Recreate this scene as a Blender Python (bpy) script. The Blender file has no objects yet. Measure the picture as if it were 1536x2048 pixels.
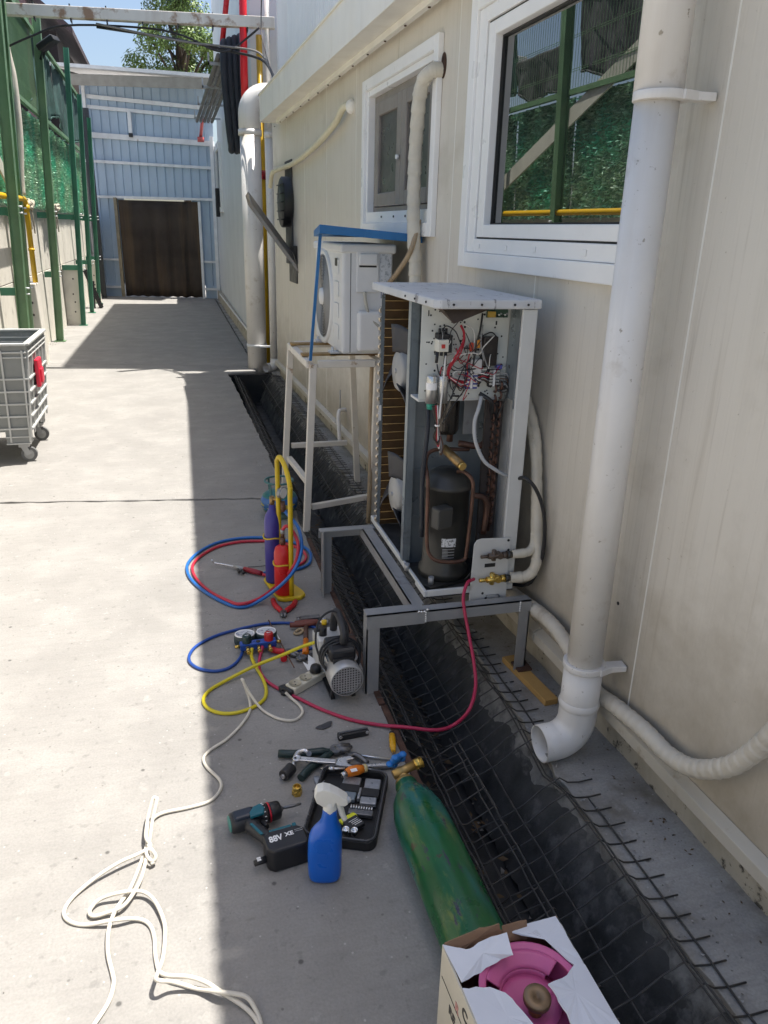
import bpy, bmesh, math, random
from mathutils import Vector, Matrix
random.seed(7)
PI = math.pi
S = bpy.context.scene
COL = S.collection
# ---------------------------------------------------------------- camera, sky, sun, exposure
cam = bpy.data.cameras.new('camera'); camo = bpy.data.objects.new('camera', cam); COL.objects.link(camo)
RM = Matrix(((0.96573, 0.066694, -0.250833), (-0.258311, 0.341233, -0.90379), (0.025315, 0.93761, 0.346766)))
camo.matrix_world = Matrix.Translation((0, 0, 1.65)) @ RM.to_4x4()
cam.sensor_fit = 'VERTICAL'; cam.sensor_height = 36; cam.lens = 36*1515/2048
cam.clip_start = .02; cam.clip_end = 900
S.camera = camo
SUN_ELEV, SUN_AZ = math.radians(72.6), math.radians(2)     # azimuth from +X towards +Y
w = bpy.data.worlds.new('World'); S.world = w; w.use_nodes = True
nt = w.node_tree; sky = nt.nodes.new('ShaderNodeTexSky'); sky.sky_type = 'NISHITA'; sky.sun_disc = False
sky.sun_elevation = SUN_ELEV; sky.sun_rotation = PI/2 - SUN_AZ
sky.air_density = 1.0; sky.dust_density = 2.5; sky.ozone_density = 1.0
bg = nt.nodes['Background']; bg.inputs[1].default_value = .102
nt.links.new(sky.outputs[0], bg.inputs[0])
sl = bpy.data.lights.new('sun', 'SUN'); so = bpy.data.objects.new('sun', sl); COL.objects.link(so)
sl.energy = 4.75; sl.angle = math.radians(.5); sl.color = (1, .955, .88)
sd = Vector((math.cos(SUN_ELEV)*math.cos(SUN_AZ), math.cos(SUN_ELEV)*math.sin(SUN_AZ), math.sin(SUN_ELEV)))
so.rotation_euler = sd.to_track_quat('Z', 'Y').to_euler(); so.location = (6, 0, 12)
S.view_settings.view_transform = 'Standard'; S.view_settings.look = 'None'
S.view_settings.exposure = .95; S.view_settings.gamma = 1
S.render.engine = 'CYCLES'
S.cycles.use_denoising = True
S.cycles.max_bounces = 7; S.cycles.diffuse_bounces = 5; S.cycles.glossy_bounces = 3; S.cycles.adaptive_threshold = .02

# ---------------------------------------------------------------- materials
MATS = {}
def mat(name, col, rough=.55, metal=0, var=.12, vs=6, bump=0, bs=80, spots=None, spot_scale=5, spot_lo=.6, spot_hi=.68, streak=None, spec=.5,
        ior=None, coat=0, trans=0, extra=None, spots2=None):
    """procedural material: base colour broken up by two noises, optional spots (rust, chips, dirt) and vertical streaks"""
    if name in MATS: return MATS[name]
    m = bpy.data.materials.new(name); m.use_nodes = True; MATS[name] = m
    n = m.node_tree.nodes; L = m.node_tree.links
    p = n['Principled BSDF']; p.inputs['Roughness'].default_value = rough; p.inputs['Metallic'].default_value = metal
    p.inputs['Specular IOR Level'].default_value = spec
    if ior: p.inputs['IOR'].default_value = ior
    if coat: p.inputs['Coat Weight'].default_value = coat; p.inputs['Coat Roughness'].default_value = .15
    if trans: p.inputs['Transmission Weight'].default_value = trans
    tc = n.new('ShaderNodeTexCoord')
    def noise(scale, det=4, rg=.55, vec=None):
        t = n.new('ShaderNodeTexNoise'); t.inputs['Scale'].default_value = scale; t.inputs['Detail'].default_value = det
        t.inputs['Roughness'].default_value = rg; L.new(vec or tc.outputs['Object'], t.inputs['Vector']); return t.outputs['Fac']
    def ramp(fac, lo, hi, c0=0, c1=1):
        r = n.new('ShaderNodeMapRange'); r.inputs['From Min'].default_value = lo; r.inputs['From Max'].default_value = hi
        r.inputs['To Min'].default_value = c0; r.inputs['To Max'].default_value = c1; L.new(fac, r.inputs['Value']); return r.outputs[0]
    def mix(fac, a, b, mode='MIX'):
        x = n.new('ShaderNodeMix'); x.data_type = 'RGBA'; x.blend_type = mode
        if hasattr(fac, 'node'): L.new(fac, x.inputs[0])
        else: x.inputs[0].default_value = fac
        for v, i in ((a, 6), (b, 7)):
            if hasattr(v, 'node'): L.new(v, x.inputs[i])
            else: x.inputs[i].default_value = (*v[:3], 1)
        return x.outputs[2]
    c = tuple(col)
    dk = tuple(v*(1-var) for v in c); lt = tuple(min(1, v*(1+var)) for v in c)
    out = mix(ramp(noise(vs, 6), .3, .7), dk, lt)
    if rough > .1: rfac = ramp(noise(vs*1.7, 5), .3, .7, max(.02, rough-.1), min(1, rough+.1)); L.new(rfac, p.inputs['Roughness'])
    if streak:
        sc, amt, scol = streak
        mp = n.new('ShaderNodeMapping'); mp.inputs['Scale'].default_value = (sc, sc, sc*.06); L.new(tc.outputs['Object'], mp.inputs['Vector'])
        out = mix(ramp(noise(1, 5, .6, mp.outputs[0]), .5, .85, 0, amt), out, scol)
    if spots: out = mix(ramp(noise(spot_scale, 8, .65), spot_lo, spot_hi), out, spots)
    if spots2:
        sc, lo, hi, scol = spots2; out = mix(ramp(noise(sc, 6, .6), lo, hi), out, scol)
    if extra: out = extra(n, L, tc, mix, ramp, noise, out)
    L.new(out, p.inputs['Base Color'])
    if bump:
        b = n.new('ShaderNodeBump'); b.inputs['Strength'].default_value = bump; b.inputs['Distance'].default_value = .004
        L.new(noise(bs, 6, .6), b.inputs['Height']); L.new(b.outputs[0], p.inputs['Normal'])
    return m

# ---------------------------------------------------------------- mesh builder
def catmull(pts, k=6, closed=False):
    P = [Vector(p) for p in pts]; out = []; N = len(P)
    for i in range(N if closed else N-1):
        if closed: a, b, c, d = P[i-1], P[i], P[(i+1) % N], P[(i+2) % N]
        else: b, c = P[i], P[i+1]; a = P[i-1] if i else b*2-c; d = P[i+2] if i+2 < N else c*2-b
        for j in range(k):
            t = j/k; out.append(.5*((2*b)+(c-a)*t+(2*a-5*b+4*c-d)*t*t+(3*b-a-3*c+d)*t**3))
    if not closed: out.append(P[-1])
    return out
class B:
    def __init__(s, org=(0, 0, 0)): s.v = []; s.f = []; s.sm = []; s.o = Vector(org); s.bev = 0; s.mi = []; s.cur = 0
    def add(s, vs, fs, smooth=False, M=None):
        k = len(s.v)
        for p in vs:
            p = Vector(p); s.v.append(((M @ p) if M else p)-s.o)
        for f in fs: s.f.append([i+k for i in f]); s.sm.append(smooth); s.mi.append(s.cur)
        return s
    def box(s, c, d, rz=0, M=None, R=None):
        x, y, z = [q/2 for q in d]
        T = Matrix.Translation(c) @ (R.to_4x4() if R else Matrix.Rotation(rz, 4, 'Z'))
        if M: T = M @ T
        return s.add([(-x, -y, -z), (x, -y, -z), (x, y, -z), (-x, y, -z), (-x, -y, z), (x, -y, z), (x, y, z), (-x, y, z)],
                     [(0, 3, 2, 1), (4, 5, 6, 7), (0, 1, 5, 4), (1, 2, 6, 5), (2, 3, 7, 6), (3, 0, 4, 7)], False, T)
    def bb(s, a, b, M=None):
        return s.box([(a[i]+b[i])/2 for i in range(3)], [abs(b[i]-a[i]) for i in range(3)], M=M)
    def bar(s, p, q, w, h, up=(0, 0, 1)):
        p, q = Vector(p), Vector(q); d = (q-p); l = d.length; d.normalize(); u = Vector(up)
        if abs(d.dot(u)) > .95: u = Vector((1, 0, 0)) if abs(d.x) < .9 else Vector((0, 1, 0))
        x = d.cross(u).normalized(); u = x.cross(d).normalized()
        R = Matrix((x, d, u)).transposed()
        return s.box((p+q)/2, (w, l, h), R=R)
    def cyl(s, p, q, r, r2=None, n=16, caps=True):
        return s.tube([p, q], [r, r if r2 is None else r2], n, caps)
    def tube(s, pts, r, n=8, caps=True, closed=False, sharp=False):
        P = [Vector(p) for p in pts]; N = len(P); R = r if isinstance(r, (list, tuple)) else [r]*N
        vs = []; fs = []; prev = None
        for i in range(N):
            a = P[i-1] if (i or closed) else P[i]; b = P[(i+1) % N] if (i < N-1 or closed) else P[i]
            d = (b-a)
            if d.length < 1e-9: d = Vector((0, 0, 1))
            d.normalize()
            if prev is None:
                u = Vector((0, 0, 1)) if abs(d.z) < .9 else Vector((1, 0, 0)); u = (u-d*u.dot(d)).normalized()
            else:
                u = prev-d*prev.dot(d); u = u.normalized() if u.length > 1e-6 else d.orthogonal().normalized()
            prev = u; w_ = d.cross(u)
            for j in range(n):
                t = 2*PI*j/n; vs.append(P[i]+(u*math.cos(t)+w_*math.sin(t))*R[i])
        for i in range(N if closed else N-1):
            k = (i+1) % N
            for j in range(n): fs.append((i*n+j, i*n+(j+1) % n, k*n+(j+1) % n, k*n+j))
        s.add(vs, fs, not sharp)
        if caps and not closed:
            k = len(s.v)-len(vs)
            s.f.append([k+j for j in range(n)][::-1]); s.f.append([k+(N-1)*n+j for j in range(n)]); s.sm += [False, False]; s.mi += [s.cur]*2
        return s
    def lathe(s, prof, n=24, M=None, smooth=True, ang=2*PI):
        vs = []; fs = []; N = len(prof); full = abs(ang-2*PI) < 1e-6; K = n if full else n+1
        for j in range(K):
            t = ang*j/n
            for (r, z) in prof: vs.append((r*math.cos(t), r*math.sin(t), z))
        for j in range(n):
            k = (j+1) % K
            for i in range(N-1): fs.append((j*N+i, k*N+i, k*N+i+1, j*N+i+1))
        s.add(vs, fs, smooth, M)
        return s
    def prism(s, poly, t, M=None, smooth=False):
        """poly in xy, extruded 0..t in z, then M"""
        n = len(poly); vs = [(x, y, 0) for x, y in poly]+[(x, y, t) for x, y in poly]
        fs = [list(range(n))[::-1], [n+i for i in range(n)]]+[(i, (i+1) % n, n+(i+1) % n, n+i) for i in range(n)]
        return s.add(vs, fs, smooth, M)
    def grid(s, nu, nv, fn, smooth=True, thick=0):
        vs = [fn(i/nu, j/nv) for i in range(nu+1) for j in range(nv+1)]
        fs = [(i*(nv+1)+j, (i+1)*(nv+1)+j, (i+1)*(nv+1)+j+1, i*(nv+1)+j+1) for i in range(nu) for j in range(nv)]
        return s.add(vs, fs, smooth)
    def ell(s, c, r, n=16, m=10, M=None):
        T = Matrix.Translation(c) @ Matrix.Diagonal((*r, 1)); T = M @ T if M else T
        return s.lathe([(max(1e-4, math.sin(PI*i/m)), -math.cos(PI*i/m)) for i in range(m+1)], n, T)
    def obj(s, name, m, parent=None, bev=0, seg=2, solid=0, kind=None, sub=0):
        me = bpy.data.meshes.new(name); me.from_pydata([tuple(p) for p in s.v], [], s.f)
        me.polygons.foreach_set('use_smooth', s.sm)
        for x in (m if isinstance(m, (list, tuple)) else [m]): me.materials.append(x)
        if isinstance(m, (list, tuple)): me.polygons.foreach_set('material_index', s.mi)
        bm = bmesh.new(); bm.from_mesh(me); bmesh.ops.recalc_face_normals(bm, faces=bm.faces); bm.to_mesh(me); bm.free()
        o = bpy.data.objects.new(name, me); COL.objects.link(o)
        if parent: o.parent = parent
        else: o.location = s.o
        if solid: q = o.modifiers.new('solid', 'SOLIDIFY'); q.thickness = solid; q.offset = 0
        if bev: q = o.modifiers.new('bevel', 'BEVEL'); q.width = bev; q.segments = seg; q.limit_method = 'ANGLE'; q.angle_limit = math.radians(40)
        if sub: q = o.modifiers.new('sub', 'SUBSURF'); q.levels = sub; q.render_levels = sub
        if kind: o['kind'] = kind
        return o
def thing(name, label, cat, loc=(0, 0, 0), rz=0, group=None, R=None):
    o = bpy.data.objects.new(name, None); COL.objects.link(o); o.location = loc; o.empty_display_size = .1
    if R is not None: o.rotation_euler = R.to_euler()
    else: o.rotation_euler = (0, 0, rz)
    o['label'] = label; o['category'] = cat
    if group: o['group'] = group
    return o
def tag(o, label, cat, group=None):
    o['label'] = label; o['category'] = cat
    if group: o['group'] = group
    return o
def dup(o, loc=None, parent=None, rot=None, name=None):
    c = o.copy(); COL.objects.link(c); c.parent = parent or o.parent
    if loc is not None: c.location = loc
    if rot is not None: c.rotation_euler = rot
    for ch in [x for x in o.children]: dup(ch, parent=c)
    return c
def txt(name, s, size, m, parent, M, ext=.0004):
    cu = bpy.data.curves.new(name, 'FONT'); cu.body = s; cu.size = size; cu.extrude = ext; cu.offset = size*.03; cu.align_x = 'CENTER'; cu.align_y = 'CENTER'
    f_ = bpy.data.objects.new(name, cu); COL.objects.link(f_); bpy.context.view_layer.update()
    me = bpy.data.meshes.new_from_object(f_.evaluated_get(bpy.context.evaluated_depsgraph_get())); bpy.data.objects.remove(f_); me.materials.clear(); me.materials.append(m)
    o = bpy.data.objects.new(name, me); COL.objects.link(o); o.parent = parent; o.matrix_local = M
    return o
def axes(x, y, z=None):
    x = Vector(x).normalized(); y = Vector(y); y = (y-x*y.dot(x)).normalized(); return Matrix((x, y, x.cross(y))).transposed()
def TR(loc, R=None):
    return Matrix.Translation(loc) @ (R.to_4x4() if R is not None else Matrix.Identity(4))
def RX(a): return Matrix.Rotation(a, 4, 'X')
def RY(a): return Matrix.Rotation(a, 4, 'Y')
def RZ(a): return Matrix.Rotation(a, 4, 'Z')
def lerp(a, b, t): return a+(b-a)*t

# ================================================================ SETTING: ground
def conc_extra(n, L, tc, mix, ramp, noise, out):
    mp = n.new('ShaderNodeMapping'); mp.inputs['Scale'].default_value = (2.2, 14, 2); mp.inputs['Rotation'].default_value = (0, 0, .12)
    L.new(tc.outputs['Object'], mp.inputs['Vector'])
    out = mix(ramp(noise(3, 6, .65, mp.outputs[0]), .45, .75, 0, .32), out, (.19, .182, .17))          # trowel marks
    out = mix(ramp(noise(1.1, 7, .6), .5, .78, 0, .24), out, (.19, .183, .172))                      # broad stains
    out = mix(ramp(noise(5, 6, .62), .5, .72, 0, .25), out, (.40, .38, .35))                          # pale cloudy patches
    out = mix(ramp(noise(30, 3, .5), .62, .7, 0, .4), out, (.15, .145, .137))                          # pits
    out = mix(ramp(noise(12, 4, .6), .64, .72, 0, .35), out, (.46, .44, .41))                         # pale scuffs
    out = mix(ramp(noise(140, 2, .5), .35, .68, 0, .25), out, (.15, .146, .14))                        # grain
    for sc_, r_, a_, c_ in ((7, .06, .75, (.05, .048, .046)), (16, .075, .6, (.09, .086, .08)), (24, .09, .6, (.5, .48, .45))):
        v = n.new('ShaderNodeTexVoronoi'); v.inputs['Scale'].default_value = sc_; L.new(tc.outputs['Object'], v.inputs['Vector'])
        out = mix(ramp(v.outputs['Distance'], r_*.5, r_, a_, 0), out, c_)                              # specks and grit
    mp2 = n.new('ShaderNodeMapping'); mp2.inputs['Location'].default_value = (3.1, 7.7, 0); L.new(tc.outputs['Object'], mp2.inputs['Vector'])
    out = mix(ramp(noise(.75, 9, .72, mp2.outputs[0]), .63, .72, 0, .35), out, (.15, .144, .136))           # drips and tyre grime
    out = mix(ramp(noise(2.7, 8, .7, mp2.outputs[0]), .66, .7, 0, .55), out, (.11, .105, .1))
    return out
M_conc = mat('trowelled concrete', (.285, .273, .256), .85, var=.1, vs=2.5, bump=.5, bs=90, extra=conc_extra)
M_ledge = mat('damp stained concrete', (.36, .345, .32), .85, var=.2, vs=4, bump=.6, bs=45, spots=(.15, .125, .09), spot_scale=3.4, spot_lo=.5, spot_hi=.7, extra=conc_extra)
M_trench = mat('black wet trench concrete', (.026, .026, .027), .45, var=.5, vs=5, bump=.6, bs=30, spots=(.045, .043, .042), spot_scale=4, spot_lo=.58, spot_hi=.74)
M_dark = mat('dark soil', (.05, .045, .04), .9, var=.3)
def slab(name, pts, z=0, th=.14, m=None, jit=0):
    b = B(); P = []
    for i in range(len(pts)):
        a, c = Vector((*pts[i], 0)), Vector((*pts[(i+1) % len(pts)], 0)); k = max(1, int((c-a).length/.06)) if jit else 1
        nrm = Vector((-(c-a).y, (c-a).x, 0)).normalized()
        for j in range(k):
            p = a+(c-a)*j/k; p += nrm*random.uniform(-jit, jit) if j else Vector(); P.append((p.x, p.y))
    n = len(P); vs = [(x, y, z) for x, y in P]+[(x, y, z-th) for x, y in P]
    b.add(vs, [list(range(n)), [n+i for i in range(n)][::-1]]+[(i, (i+1) % n, n+(i+1) % n, n+i) for i in range(n)])
    return b
TL, TRt = .655, 1.12      # trench left and right edge
gr = B((0, 0, 0))
O = 250
for (x0, y0, x1, y1) in ((-O, -O, -2.6, O), (1.9, -O, O, O), (-2.6, 21.2, 1.9, O), (-2.6, -O, 1.9, -4)):
    gr.add([(x0, y0, -.02), (x1, y0, -.02), (x1, y1, -.02), (x0, y1, -.02)], [(0, 1, 2, 3)])
gr.add([(-2.6, -4, -.6), (1.9, -4, -.6), (1.9, 21.2, -.6), (-2.6, 21.2, -.6)], [(0, 1, 2, 3)])
ground = gr.obj('ground', mat('pale bounce ground', (.42, .40, .37), .9, var=.15, vs=.5), kind='structure')  # unseen outer ground, kept pale to bounce sunlight onto the walls
pv = bpy.data.objects.new('pavement', None); COL.objects.link(pv); pv['kind'] = 'structure'
j1 = lambda x: 4.77-.14*x
j2 = lambda x: 9.98-.2*x
for pts in ([(-2.5, -4), (TL, -4), (TL, j1(TL)-.014), (-2.5, j1(-2.5)-.014)],
            [(-2.5, j1(-2.5)+.013), (TL, j1(TL)+.013), (.6, 8.9), (.585, 9.32), (.93, 9.4), (.93, j2(.93)-.004), (-2.5, j2(-2.5)-.004)],
            [(-2.5, j2(-2.5)+.005), (.95, j2(.95)+.005), (1.0, 19.9), (1.3, 21), (-2.5, 21)]):
    slab('slab', pts, 0, .16, jit=.009).obj('concrete_slab', M_conc, pv, bev=.004, seg=1)

B().bar((-2.5, j1(-2.5), -.03), (TL-.01, j1(TL), -.03), .05, .03).obj('joint_fill', M_dark, pv)
B().bar((-2.5, j2(-2.5), -.03), (.9, j2(.9), -.03), .04, .03).obj('joint_fill', M_dark, pv)
# open drain: bed, two cheeks and the ledge at the building's foot
td = bpy.data.objects.new('drain_trench', None); COL.objects.link(td); td['kind'] = 'structure'
def rough_sheet(pts_fn, nu, nv, amp):
    b = B()
    def fn(u, v):
        p = Vector(pts_fn(u, v)); e = 0 if v in (0,) else 1
        return p+Vector((random.uniform(-amp, amp), random.uniform(-amp, amp), random.uniform(-amp, amp)))*e
    return b.grid(nu, nv, fn, smooth=True)
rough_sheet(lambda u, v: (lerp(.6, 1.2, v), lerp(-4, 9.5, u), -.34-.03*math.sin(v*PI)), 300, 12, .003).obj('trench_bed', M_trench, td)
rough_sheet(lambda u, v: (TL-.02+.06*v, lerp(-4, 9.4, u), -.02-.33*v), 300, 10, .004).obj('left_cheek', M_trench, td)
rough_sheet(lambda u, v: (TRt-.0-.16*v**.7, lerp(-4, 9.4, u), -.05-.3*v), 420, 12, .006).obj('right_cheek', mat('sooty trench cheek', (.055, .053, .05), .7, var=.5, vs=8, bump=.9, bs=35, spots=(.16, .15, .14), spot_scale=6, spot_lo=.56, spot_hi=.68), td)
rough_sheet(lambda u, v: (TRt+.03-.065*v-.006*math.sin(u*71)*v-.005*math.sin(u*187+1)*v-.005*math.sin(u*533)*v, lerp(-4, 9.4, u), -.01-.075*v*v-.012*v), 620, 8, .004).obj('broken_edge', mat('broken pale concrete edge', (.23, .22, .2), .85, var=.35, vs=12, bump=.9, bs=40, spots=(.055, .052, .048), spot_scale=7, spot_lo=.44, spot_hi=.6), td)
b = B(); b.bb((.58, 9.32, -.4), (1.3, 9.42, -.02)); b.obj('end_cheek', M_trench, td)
lp = []
y = -4
while y < 9.4: lp.append((TRt+random.uniform(-.012, .012)+.012*math.sin(y*3.1), y)); y += .05
b = B(); poly = lp+[(TRt, 9.4), (1.5, 9.4), (1.5, -4)]
n = len(poly); b.add([(x, y, 0) for x, y in poly]+[(x+(.02 if i < n-3 else 0), y, -.16) for i, (x, y) in enumerate(poly)],
    [list(range(n)), [n+i for i in range(n)][::-1]]+[(i, (i+1) % n, n+(i+1) % n, n+i) for i in range(n)])
led = b.obj('ledge', M_ledge, td, bev=.006, seg=2)
# far gutter strip beyond the trench
b = slab('x', [(.97, j2(.97)+.02), (1.35, j2(1.35)+.02), (1.35, 20), (1.03, 20)], -.012, .15, jit=.01); b.obj('gutter_strip', M_ledge, td)
M_rust = mat('rusty steel', (.085, .045, .032), .8, metal=.2, var=.4, vs=20, bump=.5, bs=120, spots=(.05, .03, .025), spot_scale=30)
# ================================================================ PANEL BUILDING (right)
TH = math.atan2(1.15-1.36, 9.7-1.2)
WD = Vector((math.sin(TH), math.cos(TH), 0)); WA = Vector((1.36, 1.2, 0))-WD*1.2
def wpt(u, off, z): return WA+WD*u+Vector((-math.cos(TH), math.sin(TH), 0))*off+Vector((0, 0, z))
def wall_extra(n, L, tc, mix, ramp, noise, out):
    sp_ = n.new('ShaderNodeSeparateXYZ'); L.new(tc.outputs['Object'], sp_.inputs[0]); z = sp_.outputs[2]
    ad = n.new('ShaderNodeMath'); ad.operation = 'MULTIPLY_ADD'; L.new(noise(5, 7, .7), ad.inputs[0]); ad.inputs[1].default_value = -1.0; L.new(z, ad.inputs[2])
    out = mix(ramp(ad.outputs[0], -.42, .25, .75, 0), out, (.3, .25, .175))                       # splashed dirt above the plinth
    out = mix(ramp(noise(55, 3, .6), .7, .74, 0, .7), out, (.34, .29, .22))                        # fly specks
    mp = n.new('ShaderNodeMapping'); mp.inputs['Scale'].default_value = (1, 30, .9); L.new(tc.outputs['Object'], mp.inputs['Vector'])
    return mix(ramp(noise(1.3, 4, .6, mp.outputs[0]), .58, .72, 0, .45), out, (.42, .37, .3))      # rain runs
M_panel = mat('cream sandwich panel', (.66, .615, .535), .42, var=.035, vs=1.5, streak=(14, .34, (.46, .41, .33)), bump=.05, bs=14, spots=(.5, .45, .37), spot_scale=2.2, spot_lo=.55, spot_hi=.8, extra=wall_extra)
def ribs(m):
    n = m.node_tree.nodes; L = m.node_tree.links; p = n['Principled BSDF']
    tc = n.new('ShaderNodeTexCoord'); wv = n.new('ShaderNodeTexWave'); wv.bands_direction = 'Y'; wv.inputs['Scale'].default_value = 7.3
    wv.wave_profile = 'SIN'; L.new(tc.outputs['Object'], wv.inputs['Vector'])
    r = n.new('ShaderNodeMapRange'); r.inputs['From Min'].default_value = .86; r.inputs['From Max'].default_value = .99; L.new(wv.outputs['Fac'], r.inputs['Value'])
    b = n.new('ShaderNodeBump'); b.inputs['Strength'].default_value = .22; b.inputs['Distance'].default_value = .0015; b.invert = True
    L.new(r.outputs[0], b.inputs['Height']); L.new(b.outputs[0], p.inputs['Normal'])
ribs(M_panel)
M_seam = mat('seam sealant', (.82, .8, .74), .5, var=.08)
M_plinth = mat('dirty plinth render', (.45, .41, .33), .85, var=.15, vs=5, bump=.8, bs=40, spots=(.07, .062, .05), spot_scale=13, spot_lo=.57, spot_hi=.63, streak=(9, .7, (.24, .19, .12)))
M_trim = mat('cream metal trim', (.55, .51, .43), .45, var=.08, vs=5, spots=(.33, .26, .16), spot_scale=12, spot_lo=.6, spot_hi=.75)
M_white = mat('white pvc', (.86, .855, .84), .35, var=.04, vs=4, spots=(.62, .6, .56), spot_scale=7, spot_lo=.62, spot_hi=.8)
M_wpaint = mat('white metal sheet', (.88, .88, .88), .4, var=.04, vs=2, streak=(10, .25, (.62, .6, .55)))
M_fascia = mat('stained white gutter sheet', (.82, .79, .71), .45, var=.06, vs=3, streak=(8, .3, (.55, .48, .36)), spots=(.36, .21, .07), spot_scale=3.2, spot_lo=.66, spot_hi=.74)
M_pane = mat('window glass', (.012, .014, .013), .008, var=.05, spec=.5, ior=3.1)
M_pane2 = mat('dusty window glass', (.085, .08, .075), .32, var=.2, spec=.5, ior=1.5)
M_sash = mat('weathered brown sash', (.25, .225, .2), .5, var=.1)
M_gask = mat('black gasket', (.02, .02, .02), .6)
M_black = mat('black plastic', (.018, .018, .02), .45, var=.2)
M_room = mat('dark room', (.03, .03, .03), .9)
pb = thing('panel_building', 'long single-storey building clad in cream sandwich panels with two white windows along the alley', 'building', WA, -TH)
SEAM = [1.81+.915*k for k in range(-5, 9)]
SEAM[-1] = 9.12
WIN = [(2.09, 3.36, 1.58, 2.5), (3.9, 5.16, 1.7, 2.46)]      # openings: u0, u1, z0, z1
for i in range(len(SEAM)-1):
    u0, u1 = SEAM[i]+.0025, SEAM[i+1]-.0025; b = B()
    us = sorted({u0, u1}.union(*[{min(max(q[0], u0), u1), min(max(q[1], u0), u1)} for q in WIN]))
    for a, c in zip(us, us[1:]):
        zs = [(.19, 2.9)]
        for q in WIN:
            if a < q[1]-1e-6 and c > q[0]+1e-6: zs = [(.19, q[2]), (q[3], 2.9)]
        for z0, z1 in zs: b.bb((0, a, z0), (.07, c, z1))
    b.obj('wall_panel', M_panel, pb)
for u in SEAM:
    if any(q[0] < u < q[1] for q in WIN):
        q = [q for q in WIN if q[0] < u < q[1]][0]
        B().bb((-.0012, u-.003, .19), (.01, u+.003, q[2]-.03)).obj('panel_seam', M_seam, pb)
    else: B().bb((-.0012, u-.003, .19), (.01, u+.003, 2.85)).obj('panel_seam', M_seam, pb)
def jit_plinth(u, v):
    return (.012+.02*(1-v)+random.uniform(-.004, .004), lerp(-4, 9.12, u), lerp(-.02, .185, v))
b = B(); b.grid(160, 5, jit_plinth, smooth=True); b.bb((.04, -4, -.1), (.3, 9.1, .18)); b.obj('plinth', M_plinth, pb)
b = B()                                       # projecting base rail with its upstand
for (a, c) in ((-4, -.6), (-.594, 2.4), (2.406, 5.4), (5.406, 9.12)):
    b.add([(-.035, a, .135), (-.035, a, .175), (.0, a, .19), (.002, a, .135), (-.035, c, .135), (-.035, c, .175), (.0, c, .19), (.002, c, .135)],
          [(0, 1, 2, 3), (4, 7, 6, 5), (0, 4, 5, 1), (1, 5, 6, 2), (2, 6, 7, 3), (3, 7, 4, 0)])
b.obj('base_rail', M_trim, pb, bev=.002)
# box gutter
FO = .2
gt = B(); gt.bb((-FO, -4, 2.66), (-FO+.012, 8.62, 2.9)); gt.obj('gutter_fascia', M_fascia, pb, bev=.003)
gt = B(); gt.bb((-FO+.013, -4, 2.665), (.0, 8.62, 2.68)); gt.bb((-.075, -4, 2.63), (-.045, 8.4, 2.664)); gt.obj('gutter_soffit', M_fascia, pb)
B().bb((-FO, 8.625, 2.66), (.0, 8.64, 2.9)).obj('gutter_end', M_fascia, pb)
lpb = B(); lpb.bb((-FO-.012, -4, 2.9), (-FO+.03, 8.63, 2.912)); lpb.obj('gutter_lip', M_fascia, pb)
b = B()
for k in range(24): b.ell((-.06, .3+.36*k, 2.626), (.008, .008, .004), 8, 4)
b.obj('soffit_screws', M_rust, pb)['kind'] = 'stuff'
# upper white wall: ribbed sheets, back wall and roof
UX = .02
def ux_(u): return max(-.17, UX+.037*(u-4.7))                      # the upper wall runs slightly askew to the lower one
for k in range(30):
    a = -4+.453*k; e = min(a+.453, 9.4)
    if a >= 9.36: break
    up = B(); e2 = e-.002
    up.add([(ux_(a), a, 2.86), (ux_(e2), e2, 2.86), (ux_(e2)+.04, e2, 2.86), (ux_(a)+.04, a, 2.86), (ux_(a), a, 4.02), (ux_(e2), e2, 4.02), (ux_(e2)+.04, e2, 4.02), (ux_(a)+.04, a, 4.02)],
           [(0, 3, 2, 1), (4, 5, 6, 7), (0, 1, 5, 4), (1, 2, 6, 5), (2, 3, 7, 6), (3, 0, 4, 7)])
    for q in (.06, .15, .24, .33, .42):
        if a+q < e-.02:
            x_ = ux_(a+q)-.0005
            up.add([(x_, a+q-.012, 2.86), (x_-.006, a+q-.005, 2.86), (x_-.006, a+q+.005, 2.86), (x_, a+q+.012, 2.86), (x_, a+q-.012, 4.02), (x_-.006, a+q-.005, 4.02), (x_-.006, a+q+.005, 4.02), (x_, a+q+.012, 4.02)],
                              [(0, 1, 5, 4), (1, 2, 6, 5), (2, 3, 7, 6)])
    up.obj('upper_sheet', M_wpaint, pb)
b = B(); b.add([(ux_(-4.02), -4.02, 4.021), (ux_(9.42), 9.42, 4.021), (7, 9.42, 4.021), (7, -4.02, 4.021), (ux_(-4.02), -4.02, 4.07), (ux_(9.42), 9.42, 4.07), (7, 9.42, 4.07), (7, -4.02, 4.07)],
    [(0, 3, 2, 1), (4, 5, 6, 7), (0, 1, 5, 4), (1, 2, 6, 5), (2, 3, 7, 6), (3, 0, 4, 7)]); b.obj('roof', M_wpaint, pb)
b = B(); b.bb((.08, 9.13, -.1), (7, 9.2, 4.02)); b.bb((.08, -4.01, -.1), (7, -4.0, 4.02)); b.bb((6.9, -3.9, -.1), (7, 9.1, 4.0)); b.obj('end_wall', M_wpaint, pb)
B().bb((.6, -4, .2), (.62, 9.1, 3.9)).obj('inner_wall', M_room, pb)
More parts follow.
